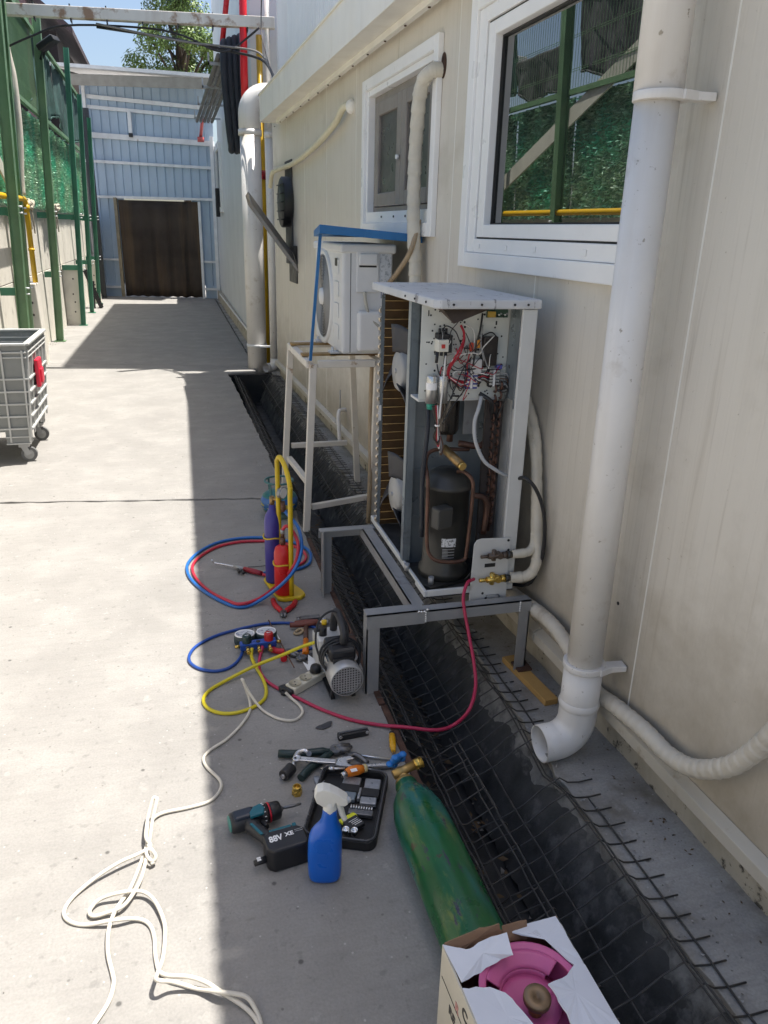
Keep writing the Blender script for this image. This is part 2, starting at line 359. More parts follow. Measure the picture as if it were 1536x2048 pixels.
# ---- near window
def ring(b, x0, x1, o, i):
    """frame between rectangles o and i (u0,u1,z0,z1), x0..x1"""
    b.bb((x0, o[0], o[2]), (x1, i[0], o[3])); b.bb((x0, i[1], o[2]), (x1, o[1], o[3]))
    b.bb((x0, i[0], o[2]), (x1, i[1], i[2])); b.bb((x0, i[0], i[3]), (x1, i[1], o[3]))
w1 = bpy.data.objects.new('window', None); COL.objects.link(w1); w1.parent = pb; w1['label'] = 'white plastic window mirroring the turf fence'
b = B(); ring(b, -.03, .0, (2.03, 3.45, 1.512, 2.57), (2.09, 3.38, 1.575, 2.505)); b.obj('outer_trim', M_white, w1, bev=.004)
b = B(); ring(b, -.018, .07, (2.091, 3.379, 1.576, 2.504), (2.12, 3.30, 1.632, 2.45)); b.obj('frame', M_white, w1, bev=.003)
b = B(); ring(b, -.006, .05, (2.121, 3.299, 1.633, 2.449), (2.126, 3.295, 1.638, 2.444)); b.obj('gasket', M_gask, w1)
b = B(); ring(b, -.012, .06, (2.127, 3.294, 1.639, 2.443), (2.16, 3.225, 1.69, 2.392)); b.obj('sash', M_white, w1, bev=.004)
b = B(); ring(b, .02, .05, (2.161, 3.224, 1.691, 2.391), (2.168, 3.215, 1.697, 2.384)); b.obj('glazing_bead', M_gask, w1)
B().bb((.03, 2.15, 1.692), (.04, 3.224, 2.392)).obj('pane', M_pane, w1)
for u in (2.36, 2.72, 2.97, 3.24): B().bb((-.0225, u-.011, 1.592), (-.0185, u+.011, 1.612)).obj('drain_cap', M_white, w1, bev=.002)
# ---- far window
w2 = bpy.data.objects.new('window', None); COL.objects.link(w2); w2.parent = pb; w2['label'] = 'white framed window with brown inner casements'
b = B(); ring(b, -.03, .0, (3.84, 5.215, 1.632, 2.52), (3.9, 5.155, 1.70, 2.46)); b.obj('outer_trim', M_white, w2, bev=.004)
b = B(); ring(b, -.012, .06, (3.901, 5.154, 1.701, 2.459), (3.935, 5.12, 1.765, 2.425)); b.obj('frame', M_white, w2, bev=.003)
for u in (4.3, 4.52, 4.77): b = B(); b.cyl((-.014, u, 1.735), (-.0185, u, 1.735), .006, n=8); b.obj('screw', M_gask, w2)
b = B(); ring(b, .03, .075, (3.936, 5.119, 1.766, 2.424), (3.98, 5.08, 1.795, 2.385)); b.obj('inner_frame', M_sash, w2, bev=.004)
for a, c in ((3.985, 4.528), (4.532, 5.075)):
    sb = B(); ring(sb, .018, .06, (a, c, 1.798, 2.383), (a+.085, c-.085, 1.875, 2.31)); s_ = sb.obj('casement', M_sash, w2, bev=.006)
    B().bb((.035, a+.08, 1.87), (.042, c-.08, 2.315)).obj('pane', M_pane2, s_)
B().cyl((.012, 4.545, 2.05), (-.004, 4.545, 2.05), .012, n=10).obj('handle', M_white, w2)
# ================================================================ FAR HALL (right, behind the downpipes)
M_hall = mat('grey-blue hall panel', (.68, .7, .71), .45, var=.05, vs=1.2, streak=(6, .25, (.42, .41, .39)), bump=.05, bs=10)
fh = thing('hall_building', 'tall pale grey-blue hall behind the white downpipes, reaching to the back wall', 'building', (1.06, 10.12, 0), 0)
SK = -.2
def hx(y): return .012*y
for k in range(9):
    a = .0+.92*k; c = a+.917
    b = B(); b.add([(hx(a), a, .2), (hx(c), c, .2), (hx(c)+.08, c, .2), (hx(a)+.08, a, .2), (hx(a), a, 7.6), (hx(c), c, 7.6), (hx(c)+.08, c, 7.6), (hx(a)+.08, a, 7.6)],
        [(0, 3, 2, 1), (4, 5, 6, 7), (0, 1, 5, 4), (1, 2, 6, 5), (2, 3, 7, 6), (3, 0, 4, 7)]); b.obj('wall_panel', M_hall, fh)
b = B()
for k in range(9, 11):
    a = .0+.92*k; c = a+.917
    b = B(); b.bb((hx(a), a, .2), (hx(a)+.08, c, 3.4)); b.obj('wall_panel', M_hall, fh)
b = B(); b.bb((.02, .05, -.1), (.16, 10.2, .2)); b.obj('plinth', M_plinth, fh)
b = B(); b.bb((-.012, .0, .2), (.0, 8.3, .23)); b.obj('base_trim', M_white, fh)
b = B(); b.add([(.0, 0, .0), (7, -1.4, .0), (7, -1.3, 0), (.0, .1, 0), (.0, 0, 7.6), (7, -1.4, 7.6), (7, -1.3, 7.6), (.0, .1, 7.6)],
    [(0, 3, 2, 1), (4, 5, 6, 7), (0, 1, 5, 4), (1, 2, 6, 5), (2, 3, 7, 6), (3, 0, 4, 7)]); 
b.obj('end_wall', M_hall, fh)
b = B(); b.add([(-.03, -.03, 7.6), (7, -1.43, 7.6), (7, 8.3, 7.6), (.08, 8.3, 7.6), (-.03, -.03, 7.66), (7, -1.43, 7.66), (7, 8.3, 7.66), (.08, 8.3, 7.66)],
    [(0, 3, 2, 1), (4, 5, 6, 7), (0, 1, 5, 4), (1, 2, 6, 5), (2, 3, 7, 6), (3, 0, 4, 7)]); b.obj('roof', M_wpaint, fh)
b = B(); b.bb((.2, 8.2, 0), (7, 8.28, 7.6)); b.obj('rear_wall', M_hall, fh)
b = B(); ring(b, .03, .09, (7.0, 8.15, 1.95, 3.25), (7.1, 8.05, 2.05, 3.15)); hw = b.obj('window', M_white, fh); B().bb((.06, 7.1, 2.05), (.075, 8.05, 3.15)).obj('pane', M_pane2, hw)
# ================================================================ BACK WALL: ribbed metal gate wall
BW = Vector((1.16, 19.79, 0)); BA = math.atan2(20.5-19.79, -1.72-1.16)    # runs from right to left
M_sheet = mat('blue-grey ribbed sheet', (.42, .52, .63), .45, var=.06, vs=2, streak=(8, .3, (.38, .39, .4)), bump=.03, bs=20)
M_rail = mat('white steel rail', (.72, .73, .74), .45, var=.1, spots=(.5, .42, .33), spot_scale=8, spot_lo=.64, spot_hi=.74)
M_curt = mat('brown hide curtain', (.04, .028, .02), .8, var=.4, vs=1.5, bump=.3, bs=20, streak=(4, .8, (.17, .105, .05)))
bk = thing('sheet_metal_wall', 'blue-grey ribbed metal wall with white rails closing the end of the alley', 'wall', BW, BA)
# local x from 0 (right) to 2.97 (left), local y points away from the camera or towards: +y = towards -Y world
LW = (Vector((-1.72, 20.5, 0))-BW).length
nS = 15; wS = LW/nS
DX0, DX1, DZ = .42, 2.3, 2.24
for k in range(nS):
    x0, x1 = wS*k, wS*(k+1)-.002; z0 = DZ+.03 if (x0 > DX0-.02 and x1 < DX1+.05) else .3
    b = B(); b.bb((x0, -.0, z0), (x1, -.012, 4.62))
    b.add([(x1-.03, .0, z0), (x1-.02, .028, z0), (x1-.006, .028, z0), (x1, 0, z0), (x1-.03, .0, 4.62), (x1-.02, .028, 4.62), (x1-.006, .028, 4.62), (x1, 0, 4.62)], [(0, 1, 5, 4), (1, 2, 6, 5), (2, 3, 7, 6)])
    b.obj('metal_sheet', M_sheet, bk)
for z, h_, a, c in ((4.22, .1, 0, LW-.1), (4.02, .09, 0, LW-.15), (3.48, .14, -.02, LW-.02), (2.96, .075, 0, LW), (2.26, .07, 0, LW-.02), (.86, .06, 0, DX0-.06), (.86, .06, DX1+.1, LW), (.22, .07, 0, DX0-.06), (.22, .07, DX1+.1, LW)):
    tl = .06*(z-1.9) if z > 2.5 else 0
    B().bar((a, .055, z-tl*.3), (c, .055, z+tl), .05, h_*.8).obj('rail', M_rail, bk, bev=.003)
for x, z0, z1, wd in ((.03, 0, 3.6, .08), (DX0-.03, .0, 2.2, .06), (1.86, 3.62, 4.06, .08), (LW-.12, 3.4, 4.6, .07)): B().bb((x-wd/2, .082, z0), (x+wd/2, .13, z1)).obj('upright', M_rail, bk, bev=.003)
B().bb((1.82, .083, 3.54), (1.9, .14, 3.62)).obj('rail_shoe', M_black, bk)
for a, c in ((0, DX0-.06), (DX1+.1, LW)): B().bb((a, -.02, 0), (c, .02, .3)).obj('kick_board', M_sheet, bk)
B().bb((DX1+.03, .02, 0), (DX1+.1, .09, 2.25)).obj('door_jamb', mat('grubby timber jamb', (.3, .25, .17), .8, var=.25, vs=8), bk)
b = B(); b.grid(110, 10, lambda u, v: (lerp(DX0, DX1, u), .05+.03*math.sin(u*27+2*math.sin(3*u))*(1-.5*v)+.012*math.sin(u*61+1)*(1-v), lerp(.02, 2.2, v)+.01*math.sin(u*50)*(1-v)))
b.obj('curtain', M_curt, bk, solid=.006)
b = B(); b.bb((-.1, -.05, 4.3), (LW+.3, -.03, 4.8)); b.obj('overhang_shade', mat('brown overhang shade', (.16, .13, .12), .8), bk)  # brown strip: roof overhang's shade put into its colour
b = B(); b.add([(-.2, .55, 4.72), (LW+.4, .55, 4.86), (LW+.4, -6, 5.4), (-.2, -6, 5.3), (-.2, .55, 4.79), (LW+.4, .55, 4.93), (LW+.4, -6, 5.47), (-.2, -6, 5.37)],
    [(0, 3, 2, 1), (4, 5, 6, 7), (0, 1, 5, 4), (1, 2, 6, 5), (2, 3, 7, 6), (3, 0, 4, 7)]); b.obj('roof', M_rail, bk)
b = B(); b.bb((-.2, .5, 4.5), (LW+.4, .52, 4.72)); b.obj('fascia', mat('dirty beige fascia', (.3, .28, .24), .7, var=.15), bk)

# ================================================================ LEFT SIDE: concrete wall, green fence, turf, nets
M_cwall = mat('sunlit precast concrete', (.68, .64, .56), .85, var=.1, vs=3, bump=.5, bs=40, spots=(.3, .27, .22), spot_scale=5, spot_lo=.6, spot_hi=.75, streak=(5, .3, (.33, .29, .23)))
M_green = mat('green painted steel', (.13, .235, .12), .4, var=.15, vs=4, spots=(.11, .10, .05), spot_scale=10, spot_lo=.66, spot_hi=.75)
M_green2 = mat('fresh green painted steel', (.05, .21, .125), .4, var=.15, vs=4)
M_net = mat('dark green shade net', (.03, .075, .068), .8, var=.45, vs=6, bump=.8, bs=90)
M_netd = mat('black shade net', (.06, .062, .065), .7, var=.5, vs=8, bump=.8, bs=120)
def turf_extra(n, L, tc, mix, ramp, noise, out):
    return mix(ramp(noise(2, 3), .42, .65), out, (.22, .6, .44))
M_turf = mat('artificial turf blades', (.44, .6, .45), .85, var=.45, vs=14, extra=turf_extra)
M_turfb = mat('turf backing', (.2, .34, .22), .8, var=.3, vs=10)
M_yel = mat('yellow gas pipe paint', (.62, .38, .01), .4, var=.08)
M_cpipe = mat('grubby white conduit', (.62, .58, .5), .6, var=.12, vs=10, streak=(8, .5, (.38, .32, .22)))
bw = thing('concrete_wall', 'low sunlit precast concrete wall with buttresses along the left side of the alley', 'wall', (-1.78, 0, 0))
for k in range(13):
    a = -4+1.9*k
    for z0, z1 in ((-.05, .985), (.99, 1.86)):
        b = B(); b.bb((-.1+random.uniform(-.004, .004), a, z0), (random.uniform(-.004, .004), min(a+1.892, 20.6), z1)); b.obj('concrete_panel', M_cwall, bw, bev=.006)
for y_, x_, h_ in ((10.2, .235, .965), (14.35, .3, .92), (18.4, .25, .9), (6.1, .235, .96)):
    b = B(); b.add([(.002, y_, -.05), (x_, y_, -.05), (x_, y_+.22, -.05), (.002, y_+.22, -.05), (.002, y_, h_), (x_-.03, y_, h_), (x_-.03, y_+.22, h_), (.002, y_+.22, h_)],
        [(0, 3, 2, 1), (4, 5, 6, 7), (0, 1, 5, 4), (1, 2, 6, 5), (2, 3, 7, 6), (3, 0, 4, 7)]); bt = b.obj('buttress', M_cwall, bw, bev=.012)
    bb_ = B()
    for z in (.2, .38, .55, .75): bb_.ell((x_*.55+random.uniform(-.02, .02), y_-.001, z+random.uniform(-.05, .05)), (.012, .006, .016), 8, 5)
    bb_.obj('tie_holes', M_dark, bt)['kind'] = 'stuff'
fn = thing('steel_fence', 'leaning green steel fence posts carrying turf and shade net above the concrete wall', 'fence', (-1.655, 0, 0))
LEAN = .043
for i, (y_, h_, x_) in enumerate(((3.6, 4.1, 0), (5.6, 4.1, 0), (7.8, 4.2, 0), (9.1, 4.25, .06), (10.05, 4.2, -.05), (12.3, 4.3, 0), (14.3, 4.2, .14), (16.4, 3.85, .1), (18.4, 3.7, .08))):
    b = B(); T = Matrix.Translation((x_, y_, 0)) @ RY(LEAN)
    wd = .1 if y_ < 14 else .075
    b.bb((-wd/2, -.004, 0), (wd/2, .004, h_), M=T)                                   # web
    b.bb((-wd/2, -.045, 0), (-wd/2+.008, .045, h_), M=T); b.bb((wd/2-.008, -.045, 0), (wd/2, .045, h_), M=T)
    b.bb((-wd/2-.03, -.07, -.002), (wd/2+.03, .07, .012), M=Matrix.Translation((x_, y_, 0)))
    b.obj('post', M_green if i < 6 else M_green2, fn)
    for z in (.95, 1.75):
        B().bar((x_-.03+z*LEAN, y_+.05, z), (-.11, y_+.05, z), .05, .08).obj('wall_bracket', M_green2, fn)
    bb_ = B()
    for z in (.93, .99, 1.74, 1.8): bb_.cyl((x_+.05+z*LEAN, y_-.0, z), (x_+.085+z*LEAN, y_, z), .009, n=6)
    bb_.obj('bolts', M_rail, fn)['kind'] = 'stuff'
for z in (3.02, 4.0): B().bar((z*LEAN-.06, 3.5, z), (z*LEAN-.06, 18.4, z), .05, .05).obj('rail', M_green, fn)
B().bar((.02, 9.6, 2.1), (.08, 6.4, 3.3), .02, .16).obj('diagonal_brace', mat('pale brace', (.5, .5, .42), .5), fn)
wm = B()
y = 5.6
while y < 12.2: wm.cyl((.09, y, 3.05), (.105, y, 4.15), .0028, n=4, caps=False); y += .05
for z in (3.2, 3.22, 3.5, 3.52, 3.8, 3.82, 4.1): wm.cyl((.09, 5.6, z), (.09, 12.2, z), .0028, n=4, caps=False)
wm.obj('wire_mesh', M_green, fn)['kind'] = 'stuff'
# turf panels, one for each bay
bays = [(5.6, 7.79, 'artificial turf panel mirrored at the right of the near window'), (7.81, 9.09, 'artificial turf panel mirrored at the left of the near window'),
        (9.11, 10.04, 'artificial turf panel at the left edge, behind the leaning white conduit'), (10.06, 12.29, 'artificial turf panel just left of the second tall green post'),
        (12.31, 14.29, 'bright artificial turf panel between the two tallest green posts'), (14.31, 18.3, 'farthest artificial turf panel beside the dark post of the back wall')]
for a, c, lab in bays:
    t = thing('turf_panel', lab, 'turf panel', (-1.74, a, 1.84), 0, 'artificial turf panels on the fence')
    L_ = c-a; top = 1.16
    fx = lambda z: z*LEAN
    B().grid(max(2, int(L_/.2)), 6, lambda u, v: (fx(v*top)+random.uniform(-.012, .012), u*L_, v*top)).obj('backing', M_turfb, t)
    n_ = int(L_*top*(2600 if a > 9 else 1500)); b = B()
    for _ in range(n_):
        y_, z_ = random.uniform(0, L_), random.uniform(0, top); x_ = fx(z_)
        d = Vector((random.uniform(.5, 1), random.uniform(-.7, .7), random.uniform(-.9, .2))).normalized()*random.uniform(.035, .06)
        s_ = d.cross(Vector((random.random(), random.random(), random.random()))).normalized()*random.uniform(.006, .011)
        p = Vector((x_, y_, z_)); b.add([p-s_, p+s_, p+d+s_*.6, p+d-s_*.6], [(0, 1, 2, 3)])
    b.obj('blades', M_turf, t)['kind'] = 'stuff'
# shade nets hung from the top rail, gathered at the foot
nets = [(5.7, 7.7, 'black shade net sagging over the turf, mirrored in the near window'), (7.9, 9.05, 'black shade net mirrored at the left of the near window'), (9.11, 10.04, 'dark green shade net at the top left corner behind the white conduit'),
        (10.12, 12.2, 'dark green shade net hanging left of the floodlight'), (12.4, 14.2, 'dark green shade net under the floodlight'), (14.4, 18.3, 'dark green shade net strip near the back wall')]
for i, (a, c, lab) in enumerate(nets):
    L_ = c-a; ph = random.random()*6
    def fn_(u, v):
        sag = .55*math.sin(PI*u)**1.5+.1*math.sin(9*u+ph)
        z = lerp(3.5 if i == 1 else 4.0, 3.22-sag*.4*(1-u*.3), v)
        return (z*LEAN-.1+(.045*math.sin(14*u+ph+2*v)+.022*math.sin(33*u+2*ph-3*v)+.012*math.sin(71*u+5*v))*(.25+v)*.7, u*L_, z+.012*v*math.sin(23*u+ph))
    o = B((-1.655, a, 0)); o.v = []
    bb_ = B(); bb_.o = Vector((0, 0, 0)); bb_.grid(90, 16, fn_)
    bb_.tube([fn_(u/40, 1) for u in range(41)], [.008+.008*random.random() for _ in range(41)], 6)
    ob = bb_.obj('shade_net', M_netd if i < 2 else M_net, solid=.003); ob.location = (-1.655, a, 0); tag(ob, lab, 'shade net', 'shade nets on the fence')
# rags and rope bundles along the top of the wall
M_rope = mat('faded rope', (.42, .38, .3), .9, var=.25, vs=20)
for y_, lab in ((10.85, 'tangle of pale rope on the wall top by the yellow pipe bend'), (13.2, 'knotted pale rope bundle on the wall top between green posts')):
    b = B((-1.66, y_, 1.86))
    for k in range(9):
        p = [(-1.66+random.uniform(-.05, .06), y_+random.uniform(-.55, .55)*(1 if k < 6 else .4), 1.85+random.uniform(-.05, .06)) for _ in range(7)]; p.sort(key=lambda q: q[1])
        b.tube(catmull(p, 4), .012+.01*random.random(), 6)
    for k in range(3): b.tube(catmull([(-1.64, y_+.2*k-.2, 1.85), (-1.63, y_+.2*k-.22, 1.72), (-1.64, y_+.2*k-.14, 1.62-.05*k)], 4), .009, 6)
    tag(b.obj('rope_bundle', M_rope), lab, 'rope')
b = B((-1.58, 10.3, 0)); t = thing('gas_pipe', 'yellow gas pipe running along the concrete wall and down to the buttress', 'pipe', (-1.58, 10.3, .97))
b.o = Vector((-1.58, 10.3, .97)); b.tube([(-1.59, 3, 1.87), (-1.585, 10.22, 1.9), (-1.583, 10.28, 1.88), (-1.58, 10.3, 1.82), (-1.585, 10.3, .97)], .03, 10); b.obj('pipe', M_yel, t)
b = B((-1.58, 10.3, .97)); b.cyl((-1.58, 10.3, 1.84), (-1.58, 10.3, 1.78), .038, n=10); b.cyl((-1.583, 10.3, 1.36), (-1.583, 10.3, 1.33), .036, n=10); b.obj('coupling', M_yel, t)
tag(B((-1.66, 10.42, .96)).tube([(-1.68, 10.42, .96), (-1.68, 10.42, 1.85)], .018, 8).obj('grey_conduit', mat('grey conduit', (.2, .2, .21), .5)), 'thin grey conduit standing on the buttress beside the yellow pipe', 'conduit')
b = B((-1.6, 10.4, 2)); b.tube(catmull([(-1.615, 10.4, 1.95), (-1.605, 10.4, 2.15), (-1.56, 10.4, 2.6), (-1.55, 10.4, 3.15), (-1.585, 10.4, 3.5), (-1.585, 10.4, 4.1)], 6), [.03]*8+[.036]*40 if False else .032, 10)
tag(b.obj('white_conduit', M_cpipe), 'grubby white conduit pole leaning beside the turf at the left edge', 'conduit')
# floodlight
fl = thing('floodlight', 'black floodlight on top of the second green post', 'floodlight', (-1.42, 12.2, 3.78))
R_ = axes((.83, -.3, .5), (.2, 1, 0)); b = B(); b.box((.1, 0, .02), (.26, .2, .07), M=TR((0, 0, 0), R_)); b.obj('housing', M_black, fl, bev=.01)
b = B(); b.box((.1, 0, .06), (.22, .17, .01), M=TR((0, 0, 0), R_)); b.obj('lens', mat('floodlight lens', (.35, .36, .37), .15, spec=.8), fl)
b = B(); b.bar((-.05, .1, -.1), (.02, .02, .02), .04, .02); b.obj('bracket', M_black, fl)
# black rack leaning on the wall
rk = thing('black_rack', 'black metal rack with clips leaning against the concrete wall near the back', 'rack', (-1.45, 17.4, 0))
R_ = RY(-.33)
for y_ in (-.1, .12): b = B(); b.bb((-.03, y_-.02, 0), (.03, y_+.02, .8), M=R_); b.obj('side_bar', M_black, rk)
for k in range(6): b = B(); b.bb((-.02, -.1, .08+.13*k), (.02, .12, .11+.13*k), M=R_); b.obj('rung', M_black, rk)
for k in range(7): b = B(); b.bb((.03, -.115, .06+.11*k), (.07, -.08, .085+.11*k), M=R_); b.obj('clip', M_black, rk)
b = B(); b.bb((-.03, -.15, 0), (.03, -.11, .55), M=Matrix.Translation((-.14, 0, 0)) @ RY(.05)); b.obj('strut', M_black, rk)
# dark corner post of the back wall
b = B((-1.6, 19.9, 0)); b.bb((-1.68, 19.85, 0), (-1.52, 19.95, 4.05)); tag(b.obj('corner_post', mat('near-black steel', (.03, .035, .04), .5)), 'near-black steel post at the left corner of the back wall', 'post')
# neighbour roof beyond the fence
M_tim = mat('dark purple-brown timber', (.05, .035, .04), .8, var=.3)
nr = thing('timber_shed', 'dark timber shed with a steep roof beyond the fence at top left', 'shed', (-3.2, 24, 0))
b = B(); b.add([(-2, -1, 8.6), (1.25, -1, 6.05), (1.25, 6, 6.05), (-2, 6, 8.6), (-2, -1, 8.75), (1.25, -1, 6.2), (1.25, 6, 6.2), (-2, 6, 8.75)], [(0, 3, 2, 1), (4, 5, 6, 7), (0, 1, 5, 4), (1, 2, 6, 5), (2, 3, 7, 6), (3, 0, 4, 7)]); b.obj('roof', M_tim, nr)
b = B(); b.bb((-2, -.4, 0), (.8, 5, 6.2)); b.obj('wall', mat('dark shed boards', (.02, .016, .018), .9), nr)
for x_ in (-1.2, .1): B().bb((x_-.12, -.8, 0), (x_+.12, -.55, 6.8)).obj('post', mat('mauve timber', (.17, .11, .12), .8), nr)
# ---------------------------------------------------------------- tree behind the back wall
def leaf_tree(name, label, loc, clumps, n_leaf, lsize):
    t = thing(name, label, 'tree', loc)
    mleaf = mat('leaf green', (.085, .15, .03), .5, var=.5, vs=.9, spots=(.2, .27, .06), spot_scale=.7, spot_lo=.45, spot_hi=.7)
    mbark = mat('bark', (.07, .05, .035), .9, var=.3, bump=.6, bs=20)
    b = B(); b.tube(catmull([(0, 0, 0), (.1, 0, 3), (0, .1, 6), (.1, 0, 9), (0, 0, 11)], 4), [.28*(1-i/19) + .03 for i in range(17)], 8); b.obj('trunk', mbark, t)
    lb = B()
    for c, r in clumps:
        z0 = max(2, c[2]-1.2); lb.tube(catmull([(0, 0, z0), (c[0]*.4, c[1]*.4, z0+.4), c], 4), [.08, .07, .06, .055, .05, .04, .035, .03, .02], 5)
    lb.obj('limbs', mbark, t)
    b = B()
    for c, r in clumps:
        c = Vector(c)
        for _ in range(int(n_leaf*r*r)):
            d = Vector((random.gauss(0, 1), random.gauss(0, 1), random.gauss(0, 1))).normalized(); p = c+Vector((d.x, d.y, d.z*.85))*r*random.uniform(.35, 1.08)**.7
            nrm = (d+Vector((random.uniform(-.7, .7), random.uniform(-.7, .7), random.uniform(-.3, .9)))).normalized()
            u = nrm.orthogonal().normalized(); u.rotate(Matrix.Rotation(random.random()*6.3, 3, nrm)); v_ = nrm.cross(u); s_ = lsize*random.uniform(.6, 1.3)
            b.add([p-u*s_, p+v_*s_*.55, p+u*s_, p-v_*s_*.55], [(0, 1, 2, 3)])
    b.obj('crown', mleaf, t)
rt = random.Random(5); cl = []
for k in range(58):
    z = rt.uniform(4.6, 11.5); rr = 1.75*(1-abs(z-7)/8)
    a = rt.uniform(0, 2*PI); q = rt.uniform(.25, 1)*rr
    cl.append(((q*math.cos(a), q*math.sin(a), z), rt.uniform(.32, .6)))
leaf_tree('leafy_tree', 'leafy green tree rising behind the back wall roof', (.78, 29, 0), cl, 2600, .05)
# ---------------------------------------------------------------- overhead beam with cables
ob = thing('cable_beam', 'rusty white overhead beam crossing the alley with cables tied along it', 'beam', (0, 10, 3.6))
M_beam = mat('rust-stained white beam', (.68, .65, .6), .5, var=.08, vs=4, spots=(.3, .19, .12), spot_scale=4, spot_lo=.53, spot_hi=.62, streak=(5, .5, (.3, .2, .13)))
b = B((0, 10, 3.6)); b.bar((-2.3, 10.25, 3.76), (1.3, 9.78, 3.79), .1, .11); b.obj('beam', M_beam, ob, bev=.006)
for k in range(8): 
    t_ = k/7; b = B((0, 10, 3.6)); b.bb((lerp(-1.6, 1.0, t_)-.006, lerp(10.2, 9.85, t_)-.075, 3.69), (lerp(-1.6, 1.0, t_)+.006, lerp(10.2, 9.85, t_)+.06, 3.85)); b.obj('cable_tie', M_black, ob)
M_cab = mat('black cable', (.02, .02, .022), .5); M_gcab = mat('grey cable', (.2, .19, .18), .6)
def cable(pts, r, m, lab, cat='cable', name='cable', k=6, n=8, group=None):
    o_ = Vector(pts[0]); b = B(o_); b.tube(catmull(pts, k), r, n); return tag(b.obj(name, m), lab, cat, group)
cable([(-1.75, 10.1, 3.3), (-1.3, 10.1, 3.52), (-.9, 10.1, 3.66), (-.1, 10.0, 3.68), (.3, 9.9, 3.62), (.62, 9.85, 3.5), (.8, 9.82, 3.5), (.98, 9.8, 3.62), (1.12, 9.7, 3.72)], .011, M_cab, 'thick black cable sagging under the overhead beam')
cable([(-.6, 10.05, 3.66), (.2, 9.9, 3.58), (.8, 9.85, 3.5), (1.1, 9.4, 3.36), (1.12, 8.6, 3.08), (1.06, 7.9, 2.9)], .014, M_cab, 'black cable bundle running from the beam down to the gutter')
cable([(-.6, 10.0, 3.68), (.3, 9.88, 3.56), (.82, 9.8, 3.53), (1.08, 9.4, 3.42), (1.12, 8.7, 3.12), (1.07, 8.0, 2.92)], .011, M_gcab, 'grey cable beside the black bundle going down to the gutter')
cable([(1.16, 9.65, 4.2), (1.13, 9.6, 3.7), (1.12, 9.2, 3.4), (1.05, 8.0, 2.93)], .006, M_cab, 'thin black wire dropping past the beam end to the gutter')
# ---------------------------------------------------------------- pipes in the corner
M_pipe = mat('off-white pvc pipe', (.75, .725, .69), .4, var=.06, vs=4, streak=(16, .4, (.52, .47, .4)), spots=(.48, .43, .36), spot_scale=6, spot_lo=.58, spot_hi=.75, spots2=(38, .66, .7, (.4, .36, .3)), bump=.08, bs=12)
def arc(c, r, a0, a1, u, v, n=8): return [Vector(c)+Vector(u)*r*math.cos(lerp(a0, a1, i/n))+Vector(v)*r*math.sin(lerp(a0, a1, i/n)) for i in range(n+1)]
dp = thing('drain_pipe', 'fat white drain pipe with a top elbow in the far corner', 'drain pipe', (.98, 9.68, 0))
o_ = (.98, 9.68, 0)
b = B(o_); b.tube([(.98, 9.68, -.05), (.98, 9.68, 2.72)], .118, 24); b.obj('pipe', M_pipe, dp)
b = B(o_); b.tube([(.98, 9.68, 2.66)]+arc((1.18, 9.68, 2.86), .2, PI, PI/2, (1, 0, 0), (0, 0, 1), 10)+[(1.5, 9.55, 3.06)], .126, 24); b.obj('elbow', M_pipe, dp)
b = B(o_); b.cyl((.98, 9.68, 2.64), (.98, 9.68, 2.7), .134, n=24); b.obj('collar', M_pipe, dp)
b = B(o_); b.cyl((.98, 9.68, .27), (.98, 9.68, .3), .126, n=24); b.bb((1.0, 9.5, .275), (1.3, 9.56, .295)); b.obj('strap', M_rail, dp)
dp2 = thing('drain_pipe', 'slim white drain pipe ending in a bottom elbow beside the fat one', 'drain pipe', (1.165, 9.42, 0)); o_ = (1.165, 9.42, 0)
b = B(o_); b.tube([(1.165, 9.42, .14), (1.165, 9.42, 2.64)], .05, 16); b.obj('pipe', M_pipe, dp2)
b = B(o_); b.tube([(1.165, 9.42, .16), (1.165, 9.42, .12)]+arc((1.095, 9.4, .12), .07, 0, -PI/2, (1, 0, 0), (0, 0, 1), 6)+[(1.05, 9.36, .05)], .054, 16, caps=False); b.obj('elbow', M_pipe, dp2)
b = B(o_); b.tube([(1.165, 9.42, 2.6), (1.165, 9.42, 2.66)], .056, 16); b.obj('collar', M_pipe, dp2)
b = B((1.14, 9.95, 0)); b.tube([(1.14, 9.95, .0), (1.14, 9.95, 3.7)], .035, 10); t = tag(b.obj('gas_pipe', M_yel), 'yellow gas pipe standing behind the white drain pipes', 'pipe')
b = B((1.14, 9.95, 0)); b.cyl((1.14, 9.95, 2.2), (1.14, 9.95, 2.3), .045, n=10); b.obj('red_band', mat('red pipe band', (.35, .01, .015), .4), t)
M_red = mat('red painted pipe', (.62, .012, .02), .35, var=.05)
b = B((.95, 9.95, 2.8)); b.tube([(.96, 9.9, 2.9), (.955, 9.88, 3.3), (.97, 9.66, 5.2)], .042, 14); tag(b.obj('red_pipe', M_red), 'bright red sprinkler pipe rising above the white elbow', 'pipe')
b = B((.7, 11, 3.4)); b.tube([(.8, 10.95, 3.75), (.82, 10.9, 3.9), (.95, 10.6, 4.8)], .033, 12); tag(b.obj('red_pipe', M_red), 'darker red pipe slanting behind the overhead beam', 'pipe')
b = B((1.2, 9.9, 2.8)); b.tube([(1.22, 9.8, 2.75), (1.22, 9.8, 4.3)], .028, 10); tag(b.obj('white_conduit', M_pipe), 'slim white conduit beside the upper white wall corner', 'conduit')
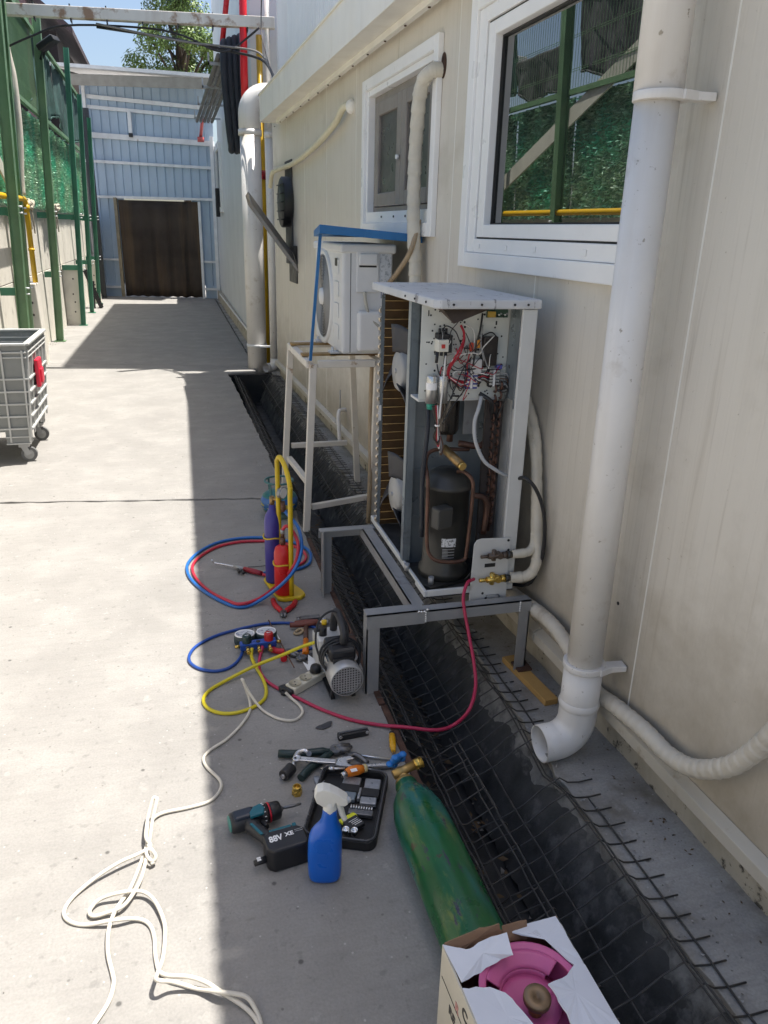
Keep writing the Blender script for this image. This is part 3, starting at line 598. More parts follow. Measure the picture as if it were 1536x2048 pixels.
# hanging black insulated pipe loops
M_ins = mat('dark foam insulation', (.022, .026, .035), .6, var=.2)
pl = thing('insulated_pipes', 'four dark foam-insulated pipes hanging as loops on the hall wall', 'pipes', (.85, 11, 2.4))
for k, (xa, ya) in enumerate(((.795, 10.7), (.862, 10.73), (.93, 10.76), (.997, 10.8))):
    b = B((.85, 11, 2.4)); zt = 3.72+.03*k
    b.tube(catmull([(xa+.06, ya+.25, zt+.02), (xa+.02, ya+.1, zt+.05), (xa, ya, zt-.06), (xa, ya-.02, 3.3), (xa+.03, ya-.02, 2.8), (xa+.05, ya, 2.62), (xa+.055, ya+.06, 2.57), (xa+.06, ya+.16, 2.6)], 6), .042, 10); b.obj('pipe', M_ins, pl)
# cable tray with grey pipes along the hall wall
ct = thing('pipe_tray', 'grey pipe tray running along the top of the hall wall to the back', 'pipe tray', (.8, 13, 3.5))
for k in range(5):
    b = B((.8, 13, 3.5)); b.tube([(.74+.058*k, 10.8, 3.62), (.68+.07*k, 16.6, 3.55)], .03, 8); b.obj('pipe', mat('grey tray pipe', (.22, .22, .23), .5, var=.3) if k % 2 else M_gcab, ct)
for k in range(4): b = B((.8, 13, 3.5)); y_ = 11+1.75*k; b.bb((.62, y_-.02, 3.55), (1.1, y_+.02, 3.58)); b.bb((.62, y_-.02, 3.55), (.64, y_+.02, 3.68)); b.obj('bracket', mat('galvanised', (.42, .43, .44), .4, metal=.6), ct)
b = B((1.08, 18.3, 2.1)); b.bb((1.02, 17.55, 1.86), (1.1, 17.75, 2.42)); tag(b.obj('wall_box', M_black, bev=.01), 'black box fixed to the hall wall near the back', 'wall box')
b = B(); b.o = Vector((.92, 19.6, 3.4)); b.tube([(.92, 19.4, 3.95), (.86, 19.5, 3.55)], .035, 8); b.tube([(.86, 19.5, 3.56), (.86, 19.5, 3.46)], .075, 10); tag(b.obj('alarm_horn', mat('faded red plastic', (.5, .1, .09), .5)), 'small faded red horn above the white rail of the back wall', 'horn')
# ---------------------------------------------------------------- near downpipe
def np_(u, off, z): return wpt(u, off, z)
dn = thing('downpipe', 'big off-white downpipe with wall brackets and an open elbow at its foot', 'downpipe', wpt(1.9, .125, 0), -TH)
dn2 = Vector((0, 0, 0))
b = B(); b.tube([(.0, .0, .3), (.0, .012, 2.02)], .056, 28); b.obj('pipe', M_pipe, dn)
b = B(); b.tube([(0, .012, 1.99), (.0, .03, 3.0)], .0615, 28); b.obj('upper_pipe', M_pipe, dn)
b = B(); b.tube([(0, 0, .335), (0, 0, .22)]+[(-.085+.085*math.cos(a), .0, .142+.085*math.sin(a)) for a in [-i*PI/2/10*.96 for i in range(11)]]+[(-.13, 0, .055)], .0605, 28, caps=False)
b.obj('elbow', M_pipe, dn, solid=.005)
b = B(); b.tube([(0, 0, .185), (0, 0, .2), (0, 0, .215)], [.064, .068, .064], 28); b.obj('collar', M_pipe, dn, bev=.002)
b = B(); b.tube([(0, 0, .318), (0, 0, .32)], .0635, 28); 
for z in (.345, 1.985):
    b = B(); b.tube([(0, .0, z-.011), (0, .0, z+.011)], .068, 28); b.bar((.05, -.035, z), (.12, -.045, z), .04, .02); b.bar((.02, -.066, z), (.08, -.05, z), .01, .022); b.obj('bracket', M_pipe, dn, bev=.002)
# ---------------------------------------------------------------- wall fan, hood, hoses
vf = thing('wall_fan', 'black round wall fan on a grey plate behind the bent metal hood', 'fan', wpt(8.1, 0, 1.9), -TH)
b = B(); b.bb((-.012, -.18, -.58), (-.002, .2, .38)); b.obj('plate', mat('dark plate', (.045, .045, .05), .6), vf)
b = B(); b.lathe([(.0, .09), (.22, .09), (.235, .08), (.235, 0), (.26, 0)], 32, Matrix.Translation((0, 0, 0)) @ RY(-PI/2)); b.obj('housing', M_black, vf)
for k in range(5): b = B(); b.cyl((-.095, -.2, -.16+.08*k), (-.095, .2, -.16+.08*k), .006, n=6); b.obj('guard_bar', M_black, vf)
hd = thing('metal_hood', 'bent grey sheet-metal hood sloping up from the wall below the fan', 'hood', wpt(7.9, 0, 1.5), -TH)
M_hood = mat('dull grey sheet', (.27, .25, .23), .45, metal=.3, var=.12, vs=6, streak=(8, .4, (.17, .14, .12)))
b = B()
P0, P1 = Vector((-.02, 0, -.12)), Vector((-.42, .1, .42))
for q0, q1 in (((0, -.24, -.06), (0, .0, .06)), ((0, .0, .06), (0, .22, .03)), ((0, -.24, -.06), (.02, -.25, -.13)), ((0, .22, .03), (.02, .22, -.05))):
    q0, q1 = Vector(q0), Vector(q1); b.add([P0+q0, P0+q1, P1+q1, P1+q0], [(0, 1, 2, 3)])
b.obj('sheet', M_hood, hd, solid=.006)
B().bb((-.012, -.2, -.35), (-.004, .22, .0)).obj('back_plate', M_black, hd)
M_wrap = mat('tape-wrapped insulation', (.6, .56, .47), .65, var=.1, vs=9, bump=.6, bs=30, spots=(.33, .26, .17), spot_scale=8, spot_lo=.6, spot_hi=.72)
def wrapped(pts, r, k=24, n=12, pitch=.05):
    P = catmull(pts, k); out = B(P[0]); rr = []
    L_ = 0; 
    for i, p in enumerate(P):
        if i: L_ += (p-P[i-1]).length
        rr.append(r*(1+.13*((L_/pitch) % 1)-.06)+random.uniform(-.025, .025)*r)
    out.tube(P, rr, n); return out
tag(wrapped([wpt(5.56, .0, 2.43), wpt(5.62, .05, 2.43), wpt(5.9, .05, 2.36), wpt(6.6, .045, 2.28), wpt(7.6, .045, 2.22), wpt(8.6, .05, 2.22), wpt(8.9, .05, 2.2), wpt(9.05, .05, 2.08)], .023).obj('wrapped_hose', mat('cream wrapped hose', (.68, .63, .46), .6, var=.08, bump=.4, bs=40)), 'thin cream wrapped hose wandering along the wall under the gutter', 'hose')
tag(B(wpt(5.56, 0, 2.43)).ell(wpt(5.56, .012, 2.43), (.04, .045, .045), 12, 8).obj('foam_plug', mat('white foam', (.8, .78, .72), .8, bump=.6, bs=30)), 'white foam blob sealing the thin hose into the wall', 'foam plug')

# ================================================================ split AC on its stand
M_acw = mat('aged white AC casing', (.7, .7, .69), .4, var=.05, vs=5, spots=(.52, .45, .33), spot_scale=7, spot_lo=.64, spot_hi=.78)
M_acg = mat('grey AC grille', (.3, .3, .29), .5, var=.06)
M_frame = mat('cream painted steel, rusting', (.66, .62, .55), .5, var=.08, vs=6, spots=(.3, .18, .08), spot_scale=9, spot_lo=.62, spot_hi=.7)
M_hose = mat('tan drain hose', (.36, .27, .17), .5, var=.12, vs=9)
M_blue = mat('blue painted board', (.022, .145, .36), .45, var=.15, vs=5, spots=(.05, .2, .42), spot_scale=6)
o_ = (.66, 4.08, 0)
st = thing('steel_stand', 'tall cream steel stand with rust under the white air conditioner', 'stand', o_)
def stand_bar(p, q, nm='leg', w_=.038): b = B(o_); b.bar(p, q, w_, w_, up=(0, 1, 0)); b.obj(nm, M_frame, st, bev=.003)
ZT = .965
stand_bar((.665, 4.08, 0.0), (.715, 4.1, ZT)); stand_bar((1.075, 4.17, -.3), (1.085, 4.12, ZT)); stand_bar((.645, 4.86, 0), (.705, 4.86, ZT)); stand_bar((1.16, 4.9, 0), (1.1, 4.86, ZT))
for p, q in (((.70, 4.12, ZT-.005), (.70, 4.84, ZT-.005)), ((1.09, 4.12, ZT-.005), (1.09, 4.84, ZT-.005)), ((.74, 4.1, ZT), (1.06, 4.1, ZT)), ((.73, 4.86, ZT), (1.08, 4.86, ZT))): stand_bar(p, q, 'top_rail')
for p, q in (((.675, 4.1, .3), (.68, 4.84, .22)), ((.7, 4.1, .14), (1.06, 4.16, .16)), ((.7, 4.87, .3), (1.08, 4.88, .3))): stand_bar(p, q, 'brace', .032)
for y_ in (4.28, 4.7): b = B(o_); b.bb((.68, y_-.03, ZT+.02), (1.12, y_+.03, ZT+.032)); b.obj('cross_bearer', mat('rusty ochre bearer', (.34, .22, .09), .7, var=.3, vs=10), st)
ac = thing('air_conditioner', 'white split air conditioner outdoor unit on the cream stand', 'air conditioner', (.88, 4.13, ZT+.045))
b = B(); b.bb((0, 0, 0), (.28, .8, .555)); b.obj('casing', M_acw, ac, bev=.018, seg=3)
b = B(); b.bb((-.012, -.012, .53), (.295, .815, .578)); b.obj('top_cover', M_acw, ac, bev=.014, seg=3)
b = B(); b.lathe([(.275, 0), (.272, .012), (.25, .014), (.236, .006)], 48, TR((0, .51, .27)) @ RY(-PI/2)); b.obj('fan_surround', M_acw, ac)
b = B(); b.lathe([(.0, .004), (.236, .004)], 48, TR((-.001, .51, .27)) @ RY(-PI/2)); b.obj('fan_well_shade', mat('shadowed well', (.1, .1, .1), .7), ac)  # flat disc, dark colour stands in for shade inside the well
for r in [.05+.0155*i for i in range(13)]:
    b = B(); P = [(-.01, .51+r*math.cos(t), .27+r*math.sin(t)) for t in [2*PI*i/40 for i in range(40)]]; b.tube(P, .0032, 4, closed=True); b.obj('grille_ring', M_acg, ac)
for k in range(10): b = B(); t = 2*PI*k/10; b.cyl((-.009, .51+.05*math.cos(t), .27+.05*math.sin(t)), (-.009, .51+.236*math.cos(t+.3), .27+.236*math.sin(t+.3)), .003, n=4); b.obj('grille_spoke', M_acg, ac)
b = B(); b.lathe([(0, .03), (.045, .026), (.05, .01)], 24, TR((0, .51, .27)) @ RY(-PI/2)); b.obj('grille_cap', M_acw, ac)
for k in range(4): b = B(); b.bb((-.006, .08, .07+.115*k), (.0, .19, .15+.115*k)); b.obj('front_recess', M_acw, ac, bev=.004)
b = B(); b.bb((-.0075, .1, .46), (-.006, .16, .5)); b.obj('badge', M_black, ac)
b = B(); b.bb((.075, -.012, .33), (.2, .0, .545)); hp = b.obj('handle_panel', M_acw, ac, bev=.008)
b = B(); b.bb((.087, -.026, .47), (.188, -.012, .53)); b.obj('handle_lip', M_acw, hp, bev=.012)
b = B(); b.bb((.09, -.014, .46), (.185, -.0122, .47)); b.obj('handle_slot', M_gask, hp)
b = B(); b.bb((.08, -.05, .02), (.21, .0, .235)); b.obj('valve_cover', M_acw, ac, bev=.018, seg=3)
b = B(); b.bb((.206, -.0012, .36), (.27, .0, .53)); b.obj('rating_label', mat('faded label', (.6, .62, .64), .5, spots=(.3, .33, .36), spot_scale=60, spot_lo=.5, spot_hi=.6), ac)
b = B()
for k in range(5): b.bb((.215+.011*k, -.002, .3), (.219+.011*k, -.0004, .345))
b.obj('barcode', mat('blue print', (.1, .14, .3), .5), ac)['kind'] = 'stuff'
b = B(); b.bb((.045, -.0015, .01), (.048, .0, .53)); b.obj('panel_seam', M_gask, ac)
for y_ in (.16, .62):
    b = B(); b.bb((-.04, y_-.04, -.02), (.31, y_+.04, -.003)); b.cyl((-.02, y_, -.02), (-.02, y_, .02), .008, n=6); b.obj('foot', M_acw, ac)
    b = B(); b.cyl((-.02, y_, -.03), (-.02, y_, -.021), .024, n=10); b.obj('rubber_pad', M_black, ac)
o_ac = Vector((.88, 4.13, ZT+.045))
cable([tuple(o_ac+Vector(p)) for p in ((.12, -.02, .335), (.125, -.03, .28), (.15, -.04, .2), (.22, -.05, .14), (.29, -.04, .12))], .008, mat('grey flex', (.42, .4, .34), .5), 'short grey flex looping out of the air conditioner handle panel')
cn = thing('blue_canopy', 'blue board canopy above the white air conditioner', 'canopy', (.735, 4.0, 1.635))
b = B(); b.add([(0, 0, .0), (.545, .0, -.035), (.5, .85, -.02), (.08, .62, -.02), (0, 0, .042), (.545, .0, .004), (.5, .85, .012), (.08, .62, .012)], [(0, 3, 2, 1), (4, 5, 6, 7), (0, 1, 5, 4), (1, 2, 6, 5), (2, 3, 7, 6), (3, 0, 4, 7)])
b.obj('board', M_blue, cn, bev=.002)
b = B((.735, 4.0, 1.635)); b.bar((.70, 4.1, ZT+.02), (.752, 4.07, 1.63), .015, .015, up=(0, 1, 0)); b.obj('prop', M_blue, cn)
# tan drain hose from the AC, and wrapped line set up into the wall
cable([(1.250,3.983,1.712), (1.200,3.941,1.566), (1.160,4.040,1.450), (1.130,4.174,1.351), (1.100,4.241,1.183), (1.090,4.264,0.955), (1.075,4.229,0.671), (1.060,4.147,0.391), (1.050,4.122,0.120), (1.050,4.138,0.002)], .0135, M_hose, 'long tan drain hose hanging beside the open condenser', 'hose', 'drain_hose', n=10)
lsA = [wpt(3.84, -.02, 2.37), wpt(3.86, .05, 2.36), wpt(3.93, .075, 2.3), wpt(3.99, .07, 2.1), wpt(4.0, .07, 1.85), wpt(3.98, .07, 1.65), wpt(3.96, .06, 1.45), wpt(3.95, .07, 1.3), wpt(4.05, .1, 1.15)]
tag(wrapped(lsA, .034, pitch=.07).obj('wrapped_line_set', M_wrap), 'thick tape-wrapped pipe dropping from a rusty wall hole over the far window', 'wrapped pipe')
tag(B(wpt(3.84, .0, 2.37)).ell(wpt(3.835, .0, 2.385), (.012, .04, .055), 14, 8).obj('wall_hole', mat('rust-stained hole', (.06, .03, .018), .9, var=.5, vs=30)), 'rust-stained hole in the wall above the far window', 'hole')
# ================================================================ angle-iron frame over the drain
M_galv = mat('grey primed angle iron', (.36, .365, .37), .42, metal=.35, var=.08, vs=8, spots=(.26, .25, .25), spot_scale=10)
o_ = (.62, 2.38, 0)
fr = thing('angle_iron_frame', 'grey angle-iron frame bridging the drain under the open condenser', 'frame', o_)
def angle(p, q, a, c, w_=.05, t=.005, nm='bar'):
    """L section from p to q, flanges along a and c"""
    p, q, a, c = Vector(p), Vector(q), Vector(a).normalized(), Vector(c).normalized(); b = B(o_)
    for u, v in ((a, c), (c, a)):
        s_ = [p, p+u*w_, p+u*w_+v*t, p+v*t]; e = [x+(q-p) for x in s_]
        b.add(s_+e, [(0, 3, 2, 1), (4, 5, 6, 7), (0, 1, 5, 4), (1, 2, 6, 5), (2, 3, 7, 6), (3, 0, 4, 7)])
    return b.obj(nm, M_galv, fr)
FZ = .338
angle((.608, 2.385, .0), (.608, 2.385, FZ-.002), (1, 0, 0), (0, 1, 0), nm='leg'); angle((.6, 3.26, .0), (.6, 3.26, FZ-.002), (1, 0, 0), (0, -1, 0), .05, nm='leg')
angle((1.262, 2.385, .02), (1.262, 2.385, FZ-.01), (-1, 0, 0), (0, 1, 0), .045, nm='leg'); angle((1.262, 3.26, .0), (1.262, 3.26, FZ-.01), (-1, 0, 0), (0, -1, 0), nm='leg')
angle((.606, 2.377, FZ), (.83, 2.377, FZ), (0, 0, -1), (0, 1, 0), .056, nm='beam'); angle((.8, 2.38, FZ-.006), (1.262, 2.38, FZ-.006), (0, 0, -1), (0, 1, 0), .046, nm='beam')
angle((.59, 3.27, FZ), (1.262, 3.27, FZ), (0, 0, -1), (0, -1, 0), .05, nm='beam')
angle((.79, 2.43, FZ-.001), (.79, 3.265, FZ-.001), (0, 0, -1), (1, 0, 0), .05, nm='beam'); angle((1.15, 2.43, FZ-.002), (1.15, 3.265, FZ-.002), (0, 0, -1), (-1, 0, 0), .05, nm='beam')
b = B(o_)
for x_ in (.815, .826, .838, .805): b.ell((x_, 2.376, FZ-.002+random.uniform(-.004, .004)), (.006, .005, .005), 7, 5)
for z in range(5): b.ell((.832, 2.374, FZ-.01-.009*z), (.004, .004, .005), 6, 4); b.ell((1.214, 2.377, FZ-.01-.009*z), (.004, .004, .005), 6, 4)
b.obj('weld_beads', mat('bright weld', (.75, .76, .76), .3, metal=.6), fr)['kind'] = 'stuff'
for y_ in (2.385,):
    wb = B((1.26, y_, 0)); T = TR((1.255, y_-.06, .0125), None) @ RZ(.1); wb.box((0, -.0, 0), (.055, .33, .025), M=T)
    tag(wb.obj('wood_block', mat('fresh pine', (.5, .3, .1), .65, var=.12, vs=7, streak=(14, .3, (.36, .2, .06))), bev=.002), 'orange-brown pine block under the wall-side leg of the angle-iron frame' if y_ < 3 else 'second pine block under the far leg of the frame, hidden by the condenser', 'wood block')
    if y_ > 3: bpy.data.objects.remove(bpy.context.scene.objects[-1]) if False else None
b = B(o_); b.bb((1.225, 2.36, .026), (1.285, 2.43, .034)); b.obj('foot_plate', M_rust, fr)
# ================================================================ the open condenser
CX0, CX1, CY0, CY1, CZ0, CZ1 = .85, 1.215, 2.46, 3.3, .342, 1.432
O_ = Vector((CX0, CY0, CZ0))
cd = thing('open_condenser', 'tall opened condensing unit with bared wiring and compressor on the angle-iron frame', 'condensing unit', O_)
M_unit = mat('grey-white unit steel', (.6, .605, .59), .42, var=.06, vs=6, spots=(.38, .35, .3), spot_scale=9, spot_lo=.62, spot_hi=.74, streak=(8, .25, (.42, .39, .34)))
def flake(n, L, tc, mix, ramp, noise, out):
    mp = n.new('ShaderNodeMapping'); mp.inputs['Scale'].default_value = (26, 7, 7); L.new(tc.outputs['Object'], mp.inputs['Vector'])
    return mix(ramp(noise(1.6, 5, .65, mp.outputs[0]), .625, .64), out, (.25, .25, .26))
M_lid = mat('flaking white lid paint', (.55, .56, .57), .5, var=.12, vs=5, extra=flake, bump=.3, bs=30)
M_zinc = mat('blue-grey galvanised sheet', (.27, .31, .34), .35, metal=.55, var=.14, vs=7, spots=(.2, .22, .24), spot_scale=5)
M_fin = mat('brown corroded fins', (.085, .047, .018), .65, metal=.2, var=.3, vs=12)
M_fing = mat('brassy tube', (.33, .22, .09), .4, metal=.7, var=.2, vs=20)
M_cu = mat('tarnished copper', (.13, .068, .048), .5, metal=.45, var=.4, vs=15)
M_fanp = mat('grey fan plastic', (.36, .36, .35), .5, var=.12, vs=8)
M_comp = mat('black compressor paint', (.035, .034, .03), .42, var=.25, vs=7, spots=(.09, .08, .065), spot_scale=4, spot_lo=.6, spot_hi=.8)
def cb(): return B(O_)
def W3(b, nm, m, par=None, bev=0, **k): return b.obj(nm, m, par or cd, bev=bev, **k)
b = cb(); b.bb((CX0, CY0, CZ0), (CX1, CY1, CZ0+.006)); W3(b, 'base_floor', mat('filthy base pan', (.06, .055, .05), .7, var=.5, vs=9, spots=(.25, .24, .22), spot_scale=6, spot_lo=.6, spot_hi=.72))
b = cb(); t = .012
b.bb((CX0, CY0, CZ0), (CX0+t, CY1, CZ0+.03)); b.bb((CX0+t, CY0, CZ0), (CX1, CY0+t, CZ0+.03)); b.bb((CX1-t, CY0+t, CZ0), (CX1, CY1, CZ0+.03)); b.bb((CX0+t, CY1-t, CZ0), (CX1-t, CY1, CZ0+.03)); W3(b, 'base_rim', M_unit, bev=.003)
# lid with turned-down rim
lid = cb(); lid.add([(CX0+.0, CY0-.012, 0), (CX1+.008, CY0-.012, 0), (CX1+.01, CY1+.01, 0), (CX0-.012, CY1+.01, 0), (CX0-.012, CY0+.005, 0)] and
    [(x, y, z) for z in (CZ1-.018, CZ1+.014) for x, y in ((CX0+.008, CY0-.012), (CX1+.008, CY0-.012), (CX1+.01, CY1+.01), (CX0-.012, CY1+.01), (CX0-.012, CY0+.012))],
    [(4, 3, 2, 1, 0), (5, 6, 7, 8, 9)]+[(i, (i+1) % 5, 5+(i+1) % 5, 5+i) for i in range(5)])
lo = W3(lid, 'lid', M_lid, bev=.006)
for x_, y_ in ((.9, CY0-.0125), (1.0, CY0-.0125), (1.12, CY0-.0125), (1.17, CY0-.0125)): b = cb(); b.cyl((x_, y_, CZ1-.003), (x_, y_-.004, CZ1-.003), .004, n=8); W3(b, 'screw', M_gask, lo)
for y_ in (2.55, 2.68, 2.8): b = cb(); b.cyl((CX0-.012, y_, CZ1-.003), (CX0-.016, y_, CZ1-.003), .004, n=8); W3(b, 'screw', M_gask, lo)
b = cb(); b.add([(.875, 2.475, 1.412), (1.045, 2.475, 1.415), (.905, 2.45, 1.368), (.885, 2.6, 1.414)], [(0, 1, 2), (0, 2, 3), (3, 2, 1)]); W3(b, 'torn_insulation_flap', mat('dark brown felt', (.06, .042, .03), .85, var=.2), lo, solid=.004)
# rear corner panel (wall side), with folded return
b = cb(); b.bb((CX1-.055, CY0, CZ0+.03), (CX1, CY0+.014, CZ1-.02)); b.bb((CX1-.012, CY0+.014, CZ0+.03), (CX1, CY0+.12, CZ1-.02)); W3(b, 'corner_panel', M_unit, bev=.003)
b = cb(); b.bb((CX1-.033, CY0+.03, 1.08), (CX1-.016, CY0+.15, CZ1-.02)); b.bb((CX1-.054, CY0+.02, 1.06), (CX1-.016, CY0+.026, CZ1-.02)); W3(b, 'box_side', M_zinc)
b = cb(); b.bb((CX1-.012, CY0+.125, CZ0+.03), (CX1-.004, CY0+.3, CZ1-.02)); W3(b, 'rear_panel', M_unit)
b = cb(); b.bb((CX1-.05, CY0+.0145, 1.09), (CX1-.04, CY0+.0195, 1.13)); W3(b, 'sticker', mat('sticker', (.7, .7, .7), .5))
# partition between compressor and fans
PY = CY0+.32
b = cb(); b.bb((CX0+.0, PY, CZ0+.006), (CX1-.02, PY+.004, CZ1-.02)); b.bb((CX0-.002, PY-.028, CZ0+.03), (CX0+.002, PY+.004, CZ1-.02)); b.bb((CX0+.003, PY-.028, CZ0+.03), (CX0+.03, PY-.024, CZ1-.02)); W3(b, 'partition', M_zinc)
for z in (.55, .75, .92, 1.05): b = cb(); b.bb((CX0+.02, PY-.006, z), (CX0+.2, PY-.001, z+.012)); W3(b, 'pressed_rib', M_zinc)
# coil block: wall side and far side
FY = 3.2
b = cb(); b.bb((CX0+.02, FY, CZ0+.02), (CX1-.02, FY+.035, CZ1-.03)); b.bb((CX1-.045, PY+.01, CZ0+.02), (CX1-.014, FY, CZ1-.03)); W3(b, 'fin_block', M_fin)
nT = 27
for k in range(nT):
    z = CZ0+.045+k*(CZ1-CZ0-.1)/(nT-1)
    b = cb(); b.cyl((CX0+.018, FY-.002, z), (CX1-.047, FY-.002, z), .0022, n=5); b.cyl((CX1-.047, FY-.01, z), (CX1-.047, PY+.02, z), .0022, n=5); W3(b, 'coil_tube', M_fing)
    if k % 1 == 0 and k < nT-1:
        dz = (CZ1-CZ0-.1)/(nT-1)*.5
        b = cb(); b.tube([(CX0+.02, FY+.008, z-dz*.55)]+[(CX0+.01-.012*math.sin(t), FY+.008, z-dz*.55*math.cos(t)) for t in [PI*i/8 for i in range(9)]]+[(CX0+.02, FY+.008, z+dz*.55)], .0055, 7); W3(b, 'return_bend', mat('pale solder tube', (.55, .47, .36), .35, metal=.6, var=.2))
b = cb(); b.bb((CX0+.004, FY+.0, CZ0+.02), (CX0+.018, FY+.002, CZ1-.03)); W3(b, 'end_plate', M_zinc)
b = cb(); b.bb((CX0+.0, FY-.004, .86), (CX0+.012, FY-.002, .93)); W3(b, 'white_tag', M_white)
# fans
for z in (1.11, .57):
    cz = z; cy = 3.03
    b = cb(); b.lathe([(0, .045), (.075, .04), (.085, .03), (.085, -.03)], 28, TR((CX0+.07, cy, cz)) @ RY(-PI/2)); hub = W3(b, 'fan_hub', M_fanp)
    for a in range(3):
        def bl(u, v, a=a):
            r = lerp(.08, .19, u); t = a*2*PI/3+lerp(-.55, .55, v)*(1+.25*u)
            return (CX0+.06+lerp(-.05, .05, v), cy+r*math.cos(t), cz+r*math.sin(t))
        b = cb(); b.grid(6, 8, bl); W3(b, 'fan_blade', mat('sooty fan blade', (.05, .05, .055), .6, var=.2), hub, solid=.004)
    b = cb(); b.cyl((CX0+.1, cy, cz), (CX0+.24, cy, cz), .07, n=20); W3(b, 'fan_motor', M_black)
    b = cb(); b.cyl((CX0+.02, cy, cz), (CX0+.03, cy, cz), .01, n=8); W3(b, 'hub_nut', M_galv)
    b = cb(); b.bar((CX0+.2, cy-.02, CZ0+.03), (CX0+.2, cy-.02, CZ1-.03), .03, .012); 
    if z > 1: W3(b, 'motor_mount', M_zinc)
# ---- electric plate
EY = 2.615
ep = cb(); ep.bb((CX0-.005, EY, 1.078), (CX1-.034, EY+.003, CZ1-.02)); plate = W3(ep, 'control_plate', mat('ivory control plate', (.66, .67, .62), .45, var=.05))
b = cb(); b.bb((CX0-.004, EY+.003, 1.068), (CX1-.034, EY+.1, 1.077)); W3(b, 'plate_shelf', M_unit, plate)
hb = cb(); rr = random.Random(3)
for _ in range(95):
    x_, z_ = rr.uniform(CX0+.012, CX1-.045), rr.uniform(1.09, 1.405); hb.cyl((x_, EY-.0006, z_), (x_, EY+.001, z_), rr.choice([.0038, .0045, .0032]), n=6)
for p in ((.0, 0),): 
    for x_, z_, w_, h_ in ((.315-.035, 1.35, .006, .014), (.275, 1.26, .008, .036), (.02, 1.385, .004, .02), (.14, 1.087, .026, .006), (.075, 1.165, .012, .004), (.118, 1.205, .013, .005)):
        hb.bb((CX0+x_-w_/2, EY-.0007, z_-h_/2), (CX0+x_+w_/2, EY+.001, z_+h_/2))
W3(hb, 'punched_holes', M_gask, plate)['kind'] = 'stuff'
def pe(x, z, d=0): return (CX0+x*1.1, EY-d, z)
def cbox(x0, x1, z0, z1, d0, d1): b = cb(); b.bb(pe(x0, z0, d0), pe(x1, z1, d1)); return b
# contactor
ct_ = W3(cbox(.042, .078, 1.255, 1.298, .0, .045), 'contactor', mat('ivory bakelite', (.68, .66, .58), .4), plate, bev=.002)
W3(cbox(.042, .078, 1.299, 1.318, .0, .04), 'terminal_row', M_black, ct_, bev=.002); W3(cbox(.08, .094, 1.25, 1.312, .0, .03), 'side_block', M_black, ct_)
W3(cbox(.053, .065, 1.268, 1.282, .045, .047), 'red_button', mat('red button', (.55, .04, .03), .4), ct_)
for i in range(3):
    b = cb(); b.cyl(pe(.049+.011*i, 1.316, .03), pe(.049+.011*i, 1.336, .03), .005, n=8); W3(b, 'cable_boot', M_black, ct_)
for i, z in ((0, 1.215), (1, 1.24), (2, 1.21)): b = cb(); b.cyl(pe(.045+.014*i, 1.254, .03), pe(.042+.015*i, z, .032), .006, n=8); W3(b, 'cable_boot', M_black, ct_)
# capacitors
for i, x_ in enumerate((.03, .068)):
    b = cb(); b.lathe([(0, .1), (.018, .1), (.02, .097), (.02, .0), (0, 0)], 20, TR(pe(x_, 1.07+.0, .03))); c_ = W3(b, 'capacitor', mat('aluminium can', (.62, .62, .6), .3, metal=.8), plate)
    if i == 0:
        b = cb(); b.lathe([(.0205, .05), (.0205, .075)], 20, TR(pe(x_, 1.07, .03))); W3(b, 'wrap_label', M_white, c_)
b = cb(); b.lathe([(.0, -.022), (.014, -.022), (.016, -.002)], 14, TR(pe(.03, 1.07, .03))); W3(b, 'green_boot', mat('green boot', (.03, .3, .22), .5), plate)
# relay box, boards, terminal blocks
rb_ = W3(cbox(.205, .255, 1.2, 1.305, .0, .03), 'relay_box', mat('brown-black relay', (.03, .024, .022), .35), plate, bev=.003)
W3(cbox(.215, .24, 1.192, 1.2, .0, .012), 'relay_foot', M_black, rb_); W3(cbox(.21, .25, 1.235, 1.239, .03, .0315), 'relay_slot', M_gask, rb_)
pc = W3(cbox(.215, .29, 1.37, 1.4, .004, .008), 'circuit_board', mat('circuit green', (.04, .09, .06), .5, var=.4, vs=60), plate)
W3(cbox(.218, .242, 1.372, 1.392, .008, .022), 'transformer', mat('yellow tape', (.5, .33, .06), .5), pc)
for i in range(6): b = cb(); x_ = .25+.007*i; b.cyl(pe(x_, 1.376+.004*(i % 3), .008), pe(x_, 1.376+.004*(i % 3), .016), .003, n=7); W3(b, 'board_component', (M_black, M_white, M_galv)[i % 3], pc)
for x_, z_, n_, m_ in ((.155, 1.115, 4, mat('blue terminal block', (.05, .07, .3), .4)), (.235, 1.12, 5, M_black)):
    tb = W3(cbox(x_, x_+.04, z_, z_+.066, .0, .02), 'terminal_block', m_, plate, bev=.002)
    W3(cbox(x_+.014, x_+.022, z_+.002, z_+.064, .02, .0215), 'marker_strip', M_white, tb)
    for i in range(n_):
        zz = z_+.008+i*.058/n_
        W3(cbox(x_+.001, x_+.013, zz, zz+.008, .02, .023), 'terminal_screw', mat('plated screw', (.75, .75, .73), .25, metal=.8), tb); W3(cbox(x_+.024, x_+.037, zz, zz+.008, .02, .023), 'terminal_screw', MATS['plated screw'], tb)
W3(cbox(.26, .28, 1.186, 1.2, .0, .02), 'blue_clip', mat('violet-blue clip', (.1, .1, .35), .5), plate)
W3(cbox(.165, .205, 1.17, 1.225, .012, .03), 'clear_connector', mat('milky connector', (.62, .6, .58), .25), plate, bev=.006)
for x_, z_, c in ((.178, 1.265, (.62, .24, .02)), (.155, 1.255, (.5, .05, .02))): W3(cbox(x_, x_+.014, z_, z_+.03, .02, .035), 'wire_nut', mat('wire nut %.2f' % c[1], c, .5), plate, bev=.004)
